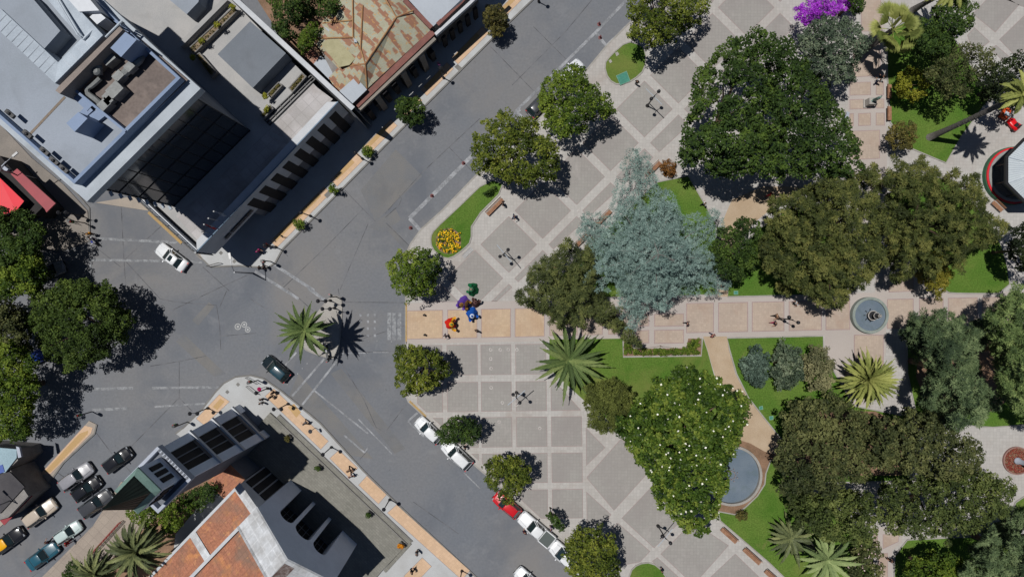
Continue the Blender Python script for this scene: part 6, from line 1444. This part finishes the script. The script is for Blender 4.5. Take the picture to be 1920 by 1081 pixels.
for a in [
    (943, 382, 200, 0, BKc, NV, 'person in black standing at the upper end of the long bench'), (965, 406, 230, 1, NV, (60, 70, 110), 'person in navy walking across the grey panels below the long bench'),
    (836, 629, 210, 1, NV, GYc, 'person in dark blue walking beside the red caped performer'), (894, 620, 60, 0, BKc, BKc, 'person in black standing just below the blue caped performer'),
    (1646, 152, 80, 1, WHc, NV, 'person in a white top on the north walk above the statue'), (1652, 146, 80, 1, BKc, BKc, 'person in black on the north walk beside the one in white'),
    (508, 744, 140, 0, BKc, BKc, 'person in black by the church corner crossing, beside the one in dark brown'), (512, 736, 320, 0, (60, 44, 40), BKc, 'person in dark brown at the crossing by the church corner, closest to the road'),
    (491, 748, 250, 0, GYc, BKc, 'person in grey near the church corner, upper one of the left pair'), (490, 755, 250, 0, WHc, BKc, 'person in a white top near the church corner, lower one of the left pair'),
    (573, 792, 140, 1, GYc, TN, 'person in grey walking on the orange paving below the church corner'),
    (655, 880, 320, 1, TN, BKc, 'person in tan walking past the middle orange panel, upper one of the pair'), (658, 891, 320, 1, (200, 170, 160), NV, 'person in a pink top walking past the middle orange panel, lower one of the pair'),
    (782, 1035, 30, 0, GYc, BKc, 'person alone in grey on the pale pavement near the church court corner'), (773, 1069, 30, 1, BKc, BKc, 'person in black on the small slanting orange panel near the bottom'),
    (488, 502, 180, 0, BKc, BKc, 'person in black at the kerb of the town hall corner, left one of the pair'), (496, 500, 0, 0, (50, 46, 50), BKc, 'person in dark clothes at the town hall corner kerb, right one of the pair'),
    (486, 470, 320, 1, (190, 60, 120), BKc, 'person in a pink top in the shadow by the town hall corner'), (500, 460, 320, 0, RDd, BKc, 'person in dark red by the lamps at the town hall corner'),
    (173, 447, 300, 0, WHc, (60, 50, 90), 'person in a white top at the west corner kerb'), (170, 438, 300, 0, (220, 150, 40), BKc, 'person in an orange top at the west corner kerb'),
    (128, 1017, 20, 0, RDd, RDd, 'person in red standing beside the pale mint car'), (92, 1014, 90, 1, (70, 40, 50), BKc, 'person in dark red crossing in front of the teal car'), (984, 996, 60, 1, (90, 50, 60), NV, 'person in maroon in the road beside the white pickup'),
    (1033, 989, 200, 0, (150, 130, 160), TN, 'person in lilac by the open door of the white pickup'), (1240, 1068, 30, 0, BKc, WHc, 'person in black beside the small oval grass bed at the bottom'), (1194, 155, 60, 0, BKc, GYc, 'person in black at the lower tip of the upper grass bed'),
    (1335, 628, 320, 1, (150, 90, 90), NV, 'person where the gravel path meets the long walk'), (1187, 585, 20, 1, BKc, BKc, 'person in black under the blue cedar on the long walk'), (1288, 606, 10, 1, (80, 60, 70), BKc, 'person in the fringe of the blue cedar shade on the long walk'), (1491, 568, 200, 0, WHc, BKc, 'person in a white top under the brown tree on the long walk'),
    (1668, 1049, 90, 0, BKc, BKc, 'person in black on the short walk at the bottom right'), (1793, 327, 30, 0, WHc, BKc, 'person in white on the paving left of the bandstand'), (596, 637, 120, 0, (70, 60, 130), WHc, 'person in purple under the palm on the traffic island'), (610, 645, 200, 0, WHc, (90, 100, 140), 'person in a white top on the traffic island, beside the one in purple'),
    (1320, 382, 40, 1, WHc, BKc, 'person on the pale path right of the blue cedar'), (872, 838, 30, 1, BKc, GYc, 'person under the small dark tree by the white estate car'), (1455, 592, 200, 1, TN, BKc, 'person in tan passing the lamp on the long walk'), (1452, 605, 200, 1, (60, 50, 60), (190, 80, 110), 'person in pink trousers passing the lamp on the long walk')]:
    px, py, ang, pose, sh, tr, lb = a; person(px, py, ang, pose, sh, tr, lb, h=random.uniform(1.6, 1.78))
for (px, py, ang, lb) in ((1444, 366, 30, 'person in red sitting spread out on the gravel beside the brown tree'),): person(px, py, ang, 1, (190, 50, 50), RDd, lb)

# costumed performers: wide cloaks over a standing figure
def performer(px, py, ang, col, col2, headcol, label, rad=.62, h=2.1, train=0.0, arms=.0, seed=1):
    rg = np.random.default_rng(seed); o = person(px, py, ang, 2, col2, col2, label, h=h - .2, group='costumed performers', hair=headcol)
    b = MB(); n = 36; prof = [(.10, .09, 1.50), (.22, .15, 1.45), (.29, .19, 1.36), (.33, .24, 1.15), (.40, .34, .8), (.52, .48, .4), (.60, .58, .05)]; ph = rg.uniform(0, 6, 4)
    for k, (rx, ry, z) in enumerate(prof):
        w = k / 6
        for j in range(n):
            a = 2 * math.pi * j / n; f = 1 + w * (.07 * math.sin(a * 5 + ph[0]) + .05 * math.sin(a * 9 + ph[1]) + .08 * math.sin(a * 2 + ph[2])); bk = max(0, -math.sin(a + .3 * math.sin(ph[3])))
            f *= (1 + train * bk * w) * (rad / .6 * w + (1 - w)); b.v.append((rx * f * math.cos(a), ry * f * math.sin(a) - .03, z))
    for k in range(len(prof) - 1):
        for j in range(n):
            if k > 1 and abs(j - n / 4) < 2.2: continue          # open at the front
            a = k * n + j; c = k * n + (j + 1) % n; b.f.append((a, a + n, c + n, c)); b.m.append(0)
    b.build('cloak', cloth(col), o, smooth=True)
    b = MB(); b.lathe([(.24, 1.40), (.25, 1.45), (.15, 1.52), (.09, 1.53)], (0, -.02, 0), 16); b.build('collar', cloth(col2), o, smooth=True)
    b = MB(); b.ball((0, -.01, 1.66), .115, 0, 12, (1, 1.1, .75)); b.build('headdress', cloth(headcol), o, smooth=True)
    for s in (-1, 1):
        b = MB(); b.tube([(s * .24, 0, 1.38), (s * (.36 + arms * .3), .12, 1.15), (s * (.34 + arms * .5), .34, 1.0)], [.10, .12, .15], 10); b.build('sleeve', cloth(col if arms < .3 else col2), o, smooth=True)
    return o
performer(884, 542, 160, (24, 108, 66), (70, 120, 90), (150, 130, 110), 'costumed performer in a round dark green cloak', .66, 2.1, .2, .1, 1)
performer(866, 571, 240, (104, 70, 168), (140, 100, 60), (110, 84, 40), 'costumed performer in a violet cloak with a brown gold collar', .62, 2.1, .5, .1, 2)
performer(892, 566, 70, (84, 58, 56), (110, 78, 74), (70, 50, 50), 'costumed performer in a furry brown coat, right of the violet one', .5, 1.9, .3, .2, 3)
performer(886, 592, 300, (30, 92, 186), (206, 216, 234), (50, 90, 160), 'costumed performer in a blue cape with a white hem and collar', .58, 2.1, .5, .2, 4)
performer(848, 607, 0, (226, 40, 28), (226, 160, 44), (110, 136, 70), 'costumed performer in a red cape over yellow with open arms', .48, 2.2, .7, .6, 5)
performer(875, 570, 330, (146, 106, 48), (90, 64, 40), (84, 60, 36), 'costumed performer in a gold brown robe touching the violet cloak', .5, 1.9, .1, .2, 6)

# ------------------------------------------------------------------ lamps, signs, benches, planters
m_iron = flat('black_iron', (.014, .014, .017, 1), .45); m_globe = flat('lantern_glass', C(120, 122, 124), .3)
def lamp(px, py, label, heads=1, h=3.9, ang=0, group='street lamps'):
    x, y = P(px, py); t = thing('street_lamp', label, 'street lamp', (x, y, Z1), R(ang), group)
    b = MB(); b.lathe([(.17, 0), (.17, .25), (.10, .35), (.07, .9), (.055, h - .35)], n=10); b.build('post', m_iron, t, smooth=True)
    offs = [(0, 0)] if heads == 1 else [(math.cos(2 * math.pi * i / heads) * .45, math.sin(2 * math.pi * i / heads) * .45) for i in range(heads)]
    if heads > 1:
        b = MB()
        for ox, oy in offs: b.tube([(0, 0, h - .5), (ox * .6, oy * .6, h - .3), (ox, oy, h - .32)], .03, 6)
        b.build('arm', m_iron, t)
    for ox, oy in offs:
        b = MB(); b.lathe([(.10, h - .34), (.19, h - .05), (.19, h)], (ox, oy, 0), 10); ln = b.build('lantern', m_globe, t); b = MB(); b.lathe([(.25, h), (.2, h + .1), (.05, h + .22), (.03, h + .3)], (ox, oy, 0), 10); b.build('cap', m_iron, ln)
for a in ((503, 727, 'black lamp post at the church corner kerb next to the waiting people', 1), (541, 756, 'twin headed lamp post on the orange paving below the church corner', 2), (622, 837, 'black lamp post on the church pavement, second orange panel from the corner', 1), (731, 935, 'black lamp post at the top of the longest orange panel on the church pavement', 1),
          (832, 147, 'black lamp post at the gap in the orange paving before the rusty roofed house', 1), (680, 298, 'black lamp post beside a trimmed bush on the north pavement', 1), (583, 405, 'black lamp post on the kerb of the lowest orange strip of the north pavement', 1), (518, 463, 'black lamp post at the town hall corner, upper one of the group', 1), (1010, 4, 'black lamp post at the top end of the north pavement', 1),
          (156, 405, 'twin headed lamp on the west corner pavement', 2), (391, 764, 'lamp post on the orange panel beside the bell tower', 2), (620, 563, 'upper twin lamp on the traffic island', 2), (628, 577, 'lower twin lamp on the traffic island', 2), (280, 874, 'green lamp post base beside the spire', 1), (866, 1068, 'black lamp post at the bottom of the church pavement', 1)):
    lamp(a[0], a[1], a[2], a[3])
# tall pale street lights
def streetlight(px, py, h, ang, L, label):
    x, y = P(px, py); t = thing('street_light', label, 'street light', (x, y, Z1), R(ang), 'tall street lights')
    b = MB(); b.tube([(0, 0, 0), (0, 0, h - .4)], [.11, .07], 8); b.build('post', m_rim, t); b = MB(); b.tube([(0, 0, h - .4), (L * .5, 0, h), (L, 0, h + .05)], .05, 6); b.build('arm', m_rim, t); b = MB(); b.box((L + .3, 0, h + .03), (.75, .26, .14)); b.build('lamp_head', m_pole, t)
streetlight(474, 512, 6.0, 100, 1.6, 'pale street light at the kerb by the town hall corner'); streetlight(70, 335, 6.5, 40, 2.4, 'pale street light leaning over the faded red canopy'); streetlight(66, 918, 7, 135, 1.6, 'pale street light over the grey roofed shop')
# traffic signals
def signal(px, py, ang, label, arm=0):
    x, y = P(px, py); t = thing('traffic_signal', label, 'traffic signal', (x, y, Z1), R(ang), 'traffic signals'); b = MB(); b.tube([(0, 0, 0), (0, 0, 3.4)], .07, 8)
    if arm: b.tube([(0, 0, 3.4), (arm, 0, 4.6)], .06, 6)
    b.build('post', m_iron, t)
    for ex, ez in ((0, 2.9), (arm, 4.3)) if arm else ((0, 2.9),):
        b = MB(); b.box((ex + .16, 0, ez), (.24, .34, 1.0)); hd = b.build('signal_head', m_iron, t)
        for i, c in enumerate(((.3, .02, .02, 1), (.3, .2, .02, 1), (.02, .22, .06, 1))): b = MB(); b.tube([(ex + .27, 0, ez + .32 - i * .32), (ex + .36, 0, ez + .32 - i * .32)], .11, 10); b.build('lens', flat('lens_%d' % i, c, .3), hd)
for a in ((508, 490, 320, 'traffic signal at the kerb of the town hall corner'), (631, 556, 90, 'traffic signal on the upper tip of the traffic island'), (626, 668, 270, 'traffic signal on the lower tip of the traffic island'), (484, 712, 60, 'traffic signal at the round kerb of the church corner'), (173, 771, 20, 'traffic signal at the tip of the west orange paving'), (160, 418, 330, 'traffic signal on the west corner pavement below the twin lamp'), (352, 790, 130, 'traffic signal on the pavement edge beside the bell tower')): signal(*a)
# no parking style round signs
for px, py, c, lb in ((499, 724, (206, 40, 110), 'small round pink red sign beside the church corner lamp'), (826, 131, (120, 60, 110), 'small round purple sign beside the lamp before the rusty house'), (592, 801, (90, 90, 96), 'small grey sign post on the church pavement kerb')):
    x, y = P(px, py); t = thing('sign_post', lb, 'sign', (x, y, Z1), R(30), 'round sign posts'); b = MB(); b.tube([(0, 0, 0), (0, 0, 2.3)], .035, 6); b.build('post', m_iron, t); b = MB(); b.tube([(-.02, 0, 2.2), (.03, 0, 2.24)], .26, 16); b.build('sign_plate', flat('sign_%d' % c[0], C(*c)), t)
# railings at the church corner
for px, py, ang, lb in ((476, 712, 150, 'low black kerb railing at the church corner, upper one'), (476, 730, 140, 'low black kerb railing at the church corner, lower one'), (404, 496, 15, 'low black railing on the town hall corner pavement'), (140, 415, 150, 'low black railing at the west corner')):
    x, y = P(px, py); t = thing('kerb_railing', lb, 'railing', (x, y, Z1), R(ang), 'kerb railings'); b = MB(); b.tube([(-.8, 0, .9), (.8, 0, .9)], .03, 6); b.tube([(-.8, 0, .5), (.8, 0, .5)], .025, 6); b.build('rail', m_iron, t)
    for s in (-.8, .8): b = MB(); b.tube([(s, 0, 0), (s, 0, .9)], .03, 6); b.build('post', m_iron, t)
# plaza lamps with banner arms
def plaza_lamp(px, py, ang, label, bar=True):
    x, y = P(px, py); t = thing('plaza_lamp', label, 'lamp post', (x, y, Z3), R(ang), 'banner lamps on the square'); h = 4.6
    b = MB(); b.lathe([(.22, 0), (.2, .3), (.11, .5), (.08, 1.2), (.06, h)], n=10); b.build('post', m_iron, t, smooth=True)
    b = MB()
    for s in (-1, 1): b.tube([(0, 0, h - .7), (0, s * .35, h - .25), (0, s * .62, h - .2)], .035, 6)
    b.build('arm', m_iron, t)
    for s in (-1, 1):
        b = MB(); b.lathe([(.1, h - .2), (.22, h + .05), (.2, h + .3), (.06, h + .42)], (0, s * .62, 0), 10); b.build('lantern', m_iron, t, smooth=True)
    if bar:
        b = MB(); b.tube([(-1.35, 0, h - .5), (1.35, 0, h - .5)], .05, 6); b.build('banner_arm', m_slab, t)
for a in ((1213, 199, 135, 'black banner lamp on the uppermost lit grey panel'), (946, 478, 130, 'black banner lamp on the grey panel right of the yellow flower bed'), (968, 735, 40, 'black banner lamp on the lower grid of grey panels'), (1233, 984, 50, 'black banner lamp below the magnolia')): plaza_lamp(*a)
plaza_lamp(1458, 596, 60, 'lantern post standing on the long walk left of the round fountain', False)
# bollards on the orange crossing panel and red cones in the parking lane
for px, py, lb in ((796, 590, 'upper dark bollard on the first orange panel'), (797, 627, 'lower dark bollard on the first orange panel')):
    x, y = P(px, py); t = thing('bollard', lb, 'bollard', (x, y, Z3), 0, 'bollards on the orange panel'); b = MB(); b.lathe([(.16, 0), (.14, .1), (.11, .6), (.12, .7), (.05, .8)], n=12); b.build('post', m_iron, t, True); b = MB(); b.lathe([(.125, .55), (.125, .6)], n=12); b.build('band', m_slab, t)
for px, py, lb in ((1123, 46, 'dark red lane marker on the white line near the top, upper one'), (1125, 71, 'dark red lane marker on the white line near the top, lower one'), (869, 306, 'dark lane marker on the white line nearest the round tree'), (810, 367, 'dark lane marker in the middle of the long white line'), (770, 427, 'dark red lane marker below the end of the white line')):
    x, y = P(px, py); t = thing('lane_marker', lb, 'lane marker', (x, y, .012), 0, 'lane markers'); b = MB(); b.lathe([(.24, 0), (.24, .05), (.12, .1)], n=12); b.build('base', flat('marker_red', C(120, 66, 66)), t); b = MB(); b.lathe([(.1, .1), (.08, .7), (.03, .74)], n=10); b.build('post', MATS['marker_red'], t)
# benches
def bench(px, py, ang, L, label, back=True, w=.5):
    x, y = P(px, py, .45); t = thing('park_bench', label, 'bench', (x, y, Z3), R(ang), 'wooden benches'); b = MB()
    for i in range(5): b.box((0, -w / 2 + w * (i + .5) / 5, .45), (L, w / 5 - .015, .05))
    b.build('seat', m_wood, t)
    for s in (-1, 1): b = MB(); b.box((s * (L / 2 - .25), 0, .21), (.12, w * .9, .42)); b.build('leg', m_kerb, t)
    if back:
        b = MB()
        for i in range(3): b.box((0, w / 2 + .08 + i * .02, .58 + i * .13), (L, .04, .1))
        b.build('backrest', m_wood, t)
for a in ((928, 388, 45, 2.7, 'long reddish wooden bench beside the grass bed with yellow flowers'), (1131, 409, 45, 2.6, 'wooden bench at the upper left edge of the blue cedar'), (1225, 317, 45, 2.4, 'wooden bench near the brown flower patch at the tip of the blue cedar'), (1092, 449, 45, 2.0, 'wooden bench between the blue cedar and the olive conifer, half hidden'), (1037, 507, 45, 1.6, 'wooden bench poking out beside the olive conifer'),
          (1366, 1003, -42, 2.5, 'brown bench on the edge of the lower lawn, upper one'), (1409, 1042, -42, 2.7, 'brown bench on the edge of the lower lawn, lower one'), (1443, 1077, -42, 1.6, 'brown bench at the very bottom of the lower lawn edge'), (1667, 172, 90, 1.7, 'wooden bench by the north walk, upper one of the two'), (1667, 213, 90, 1.7, 'wooden bench by the north walk, lower one of the two'), (1869, 387, -43, 1.6, 'dark bench beside the bandstand'), (1898, 985, 48, 2.0, 'dark red bench by the lower right grass bed')): bench(*a)
# planters on the town hall terrace
m_plants = DARKG
def planter(poly, h, z, label, n=30, group='planters on the town hall terrace', bush=None):
    w = PP(poly, z + h); cx = sum(p[0] for p in w) / 4; cy = sum(p[1] for p in w) / 4; t = thing('planter', label, 'planter', (cx, cy, z), 0, group)
    b = MB(); b.ring(w, inset(w, .12), z, z + h); wpart(t, 'box', b, m_kerbd); b = MB(); b.prism(inset(w, .125), z, z + h - .1); wpart(t, 'soil', b, mat('planter_gravel', C(150, 132, 108), C(120, 104, 84), 3, var=.2))
    iw = inset(w, .25); c = []
    for i in range(n):
        u, v = random.random(), random.random(); p = lerp2(lerp2(iw[0], iw[1], u), lerp2(iw[3], iw[2], u), v); c.append((p[0], p[1], z + h + .02))
    v, tn = foliage(np.array(c), .14, 8, .14); leaf_object('seedlings', t, v, tn, OLIVE, (cx, cy, z))
    if bush:
        cl = np.array([A(bx + random.uniform(-3, 3), by + random.uniform(-3, 3), z + h + .3 + random.uniform(0, .5)) for bx, by in bush for k in range(7)]); v, tn = foliage(cl, .26, 34, .16); leaf_object('bush', t, v, tn, YELG, (cx, cy, z))
for poly, h, lb, bu in (([(351, 92), (437, 12), (446, 20), (362, 103)], .8, 'long planter with four yellow green bushes along the upper terrace', [(436, 13), (407, 46), (378, 77), (361, 108)]), ([(364, 104), (374, 98), (406, 135), (396, 146)], .8, 'planter with bare stems beside the shaded wall of the office block', None), ([(500, 176), (522, 153), (530, 160), (508, 184)], .7, 'short planter below the grey roof box with a bush at its end', [(498, 180)]), ([(540, 165), (566, 136), (575, 143), (548, 174)], .7, 'planter of small plants next to the terrace railing', None), ([(487, 216), (506, 196), (513, 203), (494, 223)], .7, 'planter at the edge of the shaded terrace half', [(500, 204)])): planter(poly, h, zt, lb, 40, bush=bu)
# pots in the church court
for px, py, lb, mm_, r in ((541, 820, 'brown leaved plant in a square pot at the top of the church court', OLIVE, .45), (597, 876, 'green plant in a square pot in the church court, upper of the two', DARKG, .42), (691, 963, 'green plant in a square pot in the church court, lower of the two', DARKG, .42), (752, 1021, 'orange flowering plant in a dark pot at the church court corner', leafmat('leaf_orange', C(150, 90, 20, 1), C(200, 130, 30, 1), C(220, 150, 50, 1)), .36)):
    x, y = P(px, py, .8); t = thing('plant_pot', lb, 'plant pot', (x, y, .425), R(43), 'potted plants in the church court'); b = MB(); b.prism([(-.3, -.3), (.3, -.3), (.3, .3), (-.3, .3)], 0, .5); b.build('pot', m_kerbd, t)
    cl = np.array([(random.uniform(-.2, .2), random.uniform(-.2, .2), .65 + random.uniform(0, .3)) for k in range(9)]); v, tn = foliage(cl, r * .6, 36, .16); leaf_object('plant', t, v, tn, mm_, (0, 0, 0))
# fountains and pond
m_water = mat('water', C(118, 130, 142), C(106, 120, 134), .5, rough=.15, spec=.5, var=.06); add_stain(m_water, C(96, 112, 112), .8, .54, .7, .5); m_basin = mat('basin_stone', C(150, 158, 152), C(130, 140, 134), .8); m_fst = mat('fountain_stone', C(186, 180, 174), C(160, 156, 150), 1.0)
cx, cy = P(1629, 590.5, .4); t = thing('round_fountain', 'round tiered fountain with blue water on the long walk', 'fountain', (cx, cy, Z2))
b = MB(); n = 48; b.ring(circ(cx, cy, 2.25, n), circ(cx, cy, 1.92, n), Z2, .85); wpart(t, 'basin', b, m_basin)
b = MB(); b.prism(circ(cx, cy, 1.925, n), Z2, .62); wpart(t, 'water', b, m_water)
c = P(1629, 590.5, .4)
b = MB(); b.lathe([(.5, .5), (.36, .8), (.2, 1.0), (.16, 1.3)], (*c, 0), 20); b.lathe([(.13, 1.5), (.12, 2.2)], (*c, 0), 14); b.lathe([(.1, 2.4), (.09, 2.9), (.16, 3.0), (.03, 3.2)], (*c, 0), 12); wpart(t, 'column', b, m_fst, smooth=True)
for r, z in ((.62, 1.45), (.4, 2.3), (.22, 3.0)):
    b = MB(); b.ring(circ(*c, r, 28), circ(*c, r * .84, 28), z - .06, z); b.prism(circ(*c, r * .85, 28), z - .12, z - .05, 1); wpart(t, 'bowl', b, [m_fst, m_iron])
b = MB()
for i in range(8): a = i * math.pi / 4; b.tube([(c[0] + .55 * math.cos(a), c[1] + .55 * math.sin(a), .6), (c[0] + .8 * math.cos(a), c[1] + .8 * math.sin(a), .8)], .05, 6)
wpart(t, 'jet', b, m_iron)
cx, cy = P(1371, 890, .3); t = thing('pond', 'large round pond with pale stone rim and a ring of jets beside the magnolia', 'pond', (cx, cy, Z2))
b = MB(); b.ring(circ(cx, cy, 3.75, 56), circ(cx, cy, 3.45, 56), Z2, .7); wpart(t, 'rim', b, m_kerb); b = MB(); b.prism(circ(cx, cy, 3.455, 56), Z2, .2); wpart(t, 'water', b, m_water)
b = MB()
for i in range(16):
    a = i * math.pi / 8; r = .55 + .25 * (i % 2); b.tube([(cx + r * math.cos(a), cy + r * math.sin(a), .25), (cx + r * math.cos(a), cy + r * math.sin(a), .5)], .07, 6)
b.tube([(cx + .5 * math.cos(a), cy + .5 * math.sin(a), .35) for a in np.linspace(0, 6.28, 21)], .04, 5); wpart(t, 'jet', b, mat('jet_pipe', C(150, 140, 140), None, 1.))
# round flower bed with white column
cx, cy = P(1904, 862); t = thing('memorial', 'white column in a round bed of red flowers near the lower right edge', 'monument', (cx, cy, Z1))
b = MB(); b.ring(circ(cx, cy, 1.75, 40), circ(cx, cy, 1.6, 40), Z1, .35); wpart(t, 'kerb', b, mat('red_kerb', C(156, 120, 112), None, .6)); b = MB(); b.prism(circ(cx, cy, 1.6, 40), Z1, .22); wpart(t, 'bed', b, m_soil)
pts = rng.uniform(-1.55, 1.55, (900, 2)); pts = pts[np.hypot(pts[:, 0], pts[:, 1]) < 1.55]; cc = np.column_stack([pts + np.array([[cx, cy]]), np.full(len(pts), .3)]); v, tn = foliage(cc, .08, 3, .12); o = leaf_object('flowers', t, v, tn, leafmat('flower_red', C(110, 50, 44, 1), C(150, 74, 62, 1), C(176, 110, 92, 1)), (cx, cy, Z1)); o['kind'] = 'stuff'
b = MB(); b.lathe([(.45, .2), (.42, .5), (.3, .6), (.26, 3.2), (.38, 3.3), (.38, 3.5), (.1, 3.6)], (cx, cy, 0), 20); wpart(t, 'column', b, m_chw2, smooth=True)
# statue on the north walk
x, y = P(1626, 195); t = thing('statue', 'greenish statue on a pale plinth in the north walk', 'statue', (x, y, Z3)); b = MB(); b.box((x, y, .75), (.9, .8, 1.3)); b.box((x, y, .2), (1.2, 1.1, .2)); wpart(t, 'plinth', b, m_fst)
b = MB(); b.tube([(x - .12, y, 1.4), (x - .1, y, 1.9), (x, y, 2.3), (x, y, 2.75)], [.12, .13, .2, .17], 10); b.tube([(x + .12, y, 1.4), (x + .1, y, 1.9), (x, y, 2.3)], [.12, .13, .2], 10); b.tube([(x + .2, y, 2.7), (x + .34, y + .1, 2.4), (x + .5, y + .35, 2.5)], .07, 8); b.tube([(x - .2, y, 2.7), (x - .3, y, 2.3), (x - .25, y + .1, 2.0)], .07, 8); b.tube([(x, y, 2.7), (x, y, 2.9)], .07, 8); b.ball((x, y, 3.02), .14); wpart(t, 'figure', b, m_copper, smooth=True)
x, y = P(1580, 221); t = thing('information_board', 'white angled information board at the left edge of the north walk', 'sign', (x, y, Z3), R(75)); b = MB(); b.tube([(-.3, 0, 0), (-.3, 0, 1.0)], .04, 6); b.tube([(.3, 0, 0), (.3, 0, 1.0)], .04, 6); b.build('post', m_iron, t); b = MB(); b.box((0, 0, 1.05), (.9, .5, .05), 0, 0, Matrix.Rotation(.4, 4, 'X')); b.build('board', m_chw2, t)
# utility hatches in the lawns
for q, lb in (([(1155, 142), (1175, 133), (1182, 152), (1163, 160)], 'large green metal hatch in the upper grass bed'), ([(1376, 545), (1384, 545), (1384, 552), (1376, 552)], 'small green hatch on the lawn above the long walk'), ([(1661, 323), (1677, 322), (1678, 331), (1662, 332)], 'green hatch by the north walk'), ([(1423, 762), (1430, 760), (1431, 767), (1424, 768)], 'small green hatch on the lawn beside the gravel path bend'), ([(1442, 780), (1450, 779), (1450, 786), (1443, 787)], 'small green hatch lower down beside the gravel path')):
    w = PP(q, .3); x = sum(p[0] for p in w) / 4; y = sum(p[1] for p in w) / 4; t = thing('utility_hatch', lb, 'hatch', (x, y, .17), 0, 'green utility hatches'); b = MB(); b.ring(w, inset(w, .06), .15, .3); wpart(t, 'frame', b, mat('hatch_frame', C(130, 170, 150), None, 1)); b = MB(); b.prism(inset(w, .06), .15, .28); wpart(t, 'lid', b, mat('hatch_green', C(76, 140, 122), C(66, 128, 112), 1.2))
x, y = P(1151, 106); 
for q, lb in (([(1153, 99), (1158, 97), (1161, 102), (1156, 106)], 'small pale lid in the upper grass bed, upper one'), ([(1141, 114), (1145, 111), (1148, 116), (1144, 119)], 'small pale lid in the upper grass bed, lower one')):
    w = PP(q, .2); t = thing('utility_hatch', lb, 'hatch', (*w[0], .17), 0, 'pale lids'); b = MB(); b.prism(w, .16, .2); wpart(t, 'lid', b, m_kerb)
# drain grating on the square
x, y = P(877, 474); t = thing('bicycle_rack', 'pale slotted grating beside the grass bed with yellow flowers', 'grating', (x, y, Z3), R(44)); b = MB()
for i in range(9): b.box((-.7 + i * .175, 0, .04), (.05, .5, .06))
b.build('bars', m_slab, t); b = MB(); b.box((0, .26, .03), (1.5, .05, .05)); b.box((0, -.26, .03), (1.5, .05, .05)); b.build('frame', m_kerb, t); t.name = 'drain_grating'
# red ride-on toys by the bandstand
for px, py, ang, c, lb in ((1884, 212, 60, (226, 90, 40), 'orange red ride-on toy car with a grey seat near the bandstand'), (1899, 234, 130, (226, 22, 30), 'bright red ride-on toy car near the bandstand')):
    x, y = P(px, py, .4); t = thing('ride_on_toy', lb, 'toy car', (x, y, Z1), R(ang), 'ride-on toys'); b = MB(); loft(b, [[(sx, -w, .2), (sx, -w, zz), (sx, -w * .5, zz + .1), (sx, w * .5, zz + .1), (sx, w, zz), (sx, w, .2)] for sx, w, zz in ((-.8, .4, .5), (-.5, .5, .75), (0, .45, .55), (.5, .5, .6), (.85, .35, .4))]); b.build('body', flat('toy_%d' % c[1], C(*c), .3), t, smooth=True)
    b = MB(); b.box((-.25, 0, .72), (.5, .5, .2)); b.box((-.5, 0, .95), (.12, .5, .5)); b.build('seat', m_trim if c[1] == 22 else m_silver, t)
    for sx in (-.5, .5):
        for s in (-1, 1): b = MB(); b.tube([(sx, s * .42, .2), (sx, s * .56, .2)], .2, 12); b.build('wheel', m_tyre, t)
# motorcycles
def motorcycle(px, py, ang, label, col):
    x, y = P(px, py, .5); t = thing('motorcycle', label, 'motorcycle', (x, y, Z1), R(ang), 'motorcycles')
    for sx in (-.65, .65): b = MB(); b.tube([(sx, -.06, .3), (sx, .06, .3)], .3, 14); b.build('wheel', m_tyre, t)
    b = MB(); b.tube([(.62, 0, .35), (.45, 0, .9), (.1, 0, .75), (-.3, 0, .7), (-.6, 0, .35)], [.04, .06, .14, .1, .04], 8); b.build('frame', flat('bike_%d' % col[0], C(*col), .3), t); b = MB(); b.box((-.3, 0, .82), (.7, .26, .12)); b.build('seat', m_trim, t); b = MB(); b.tube([(.4, -.36, 1.0), (.46, 0, .98), (.4, .36, 1.0)], .02, 6); b.build('handlebar', m_rim, t)
motorcycle(604, 651, 130, 'blue motorcycle parked under the palm on the traffic island', (60, 70, 150)); motorcycle(614, 660, 100, 'pale motorcycle parked at the lower tip of the traffic island', (190, 190, 196)); motorcycle(174, 452, 320, 'dark motorcycle by the west corner kerb', (60, 60, 70))
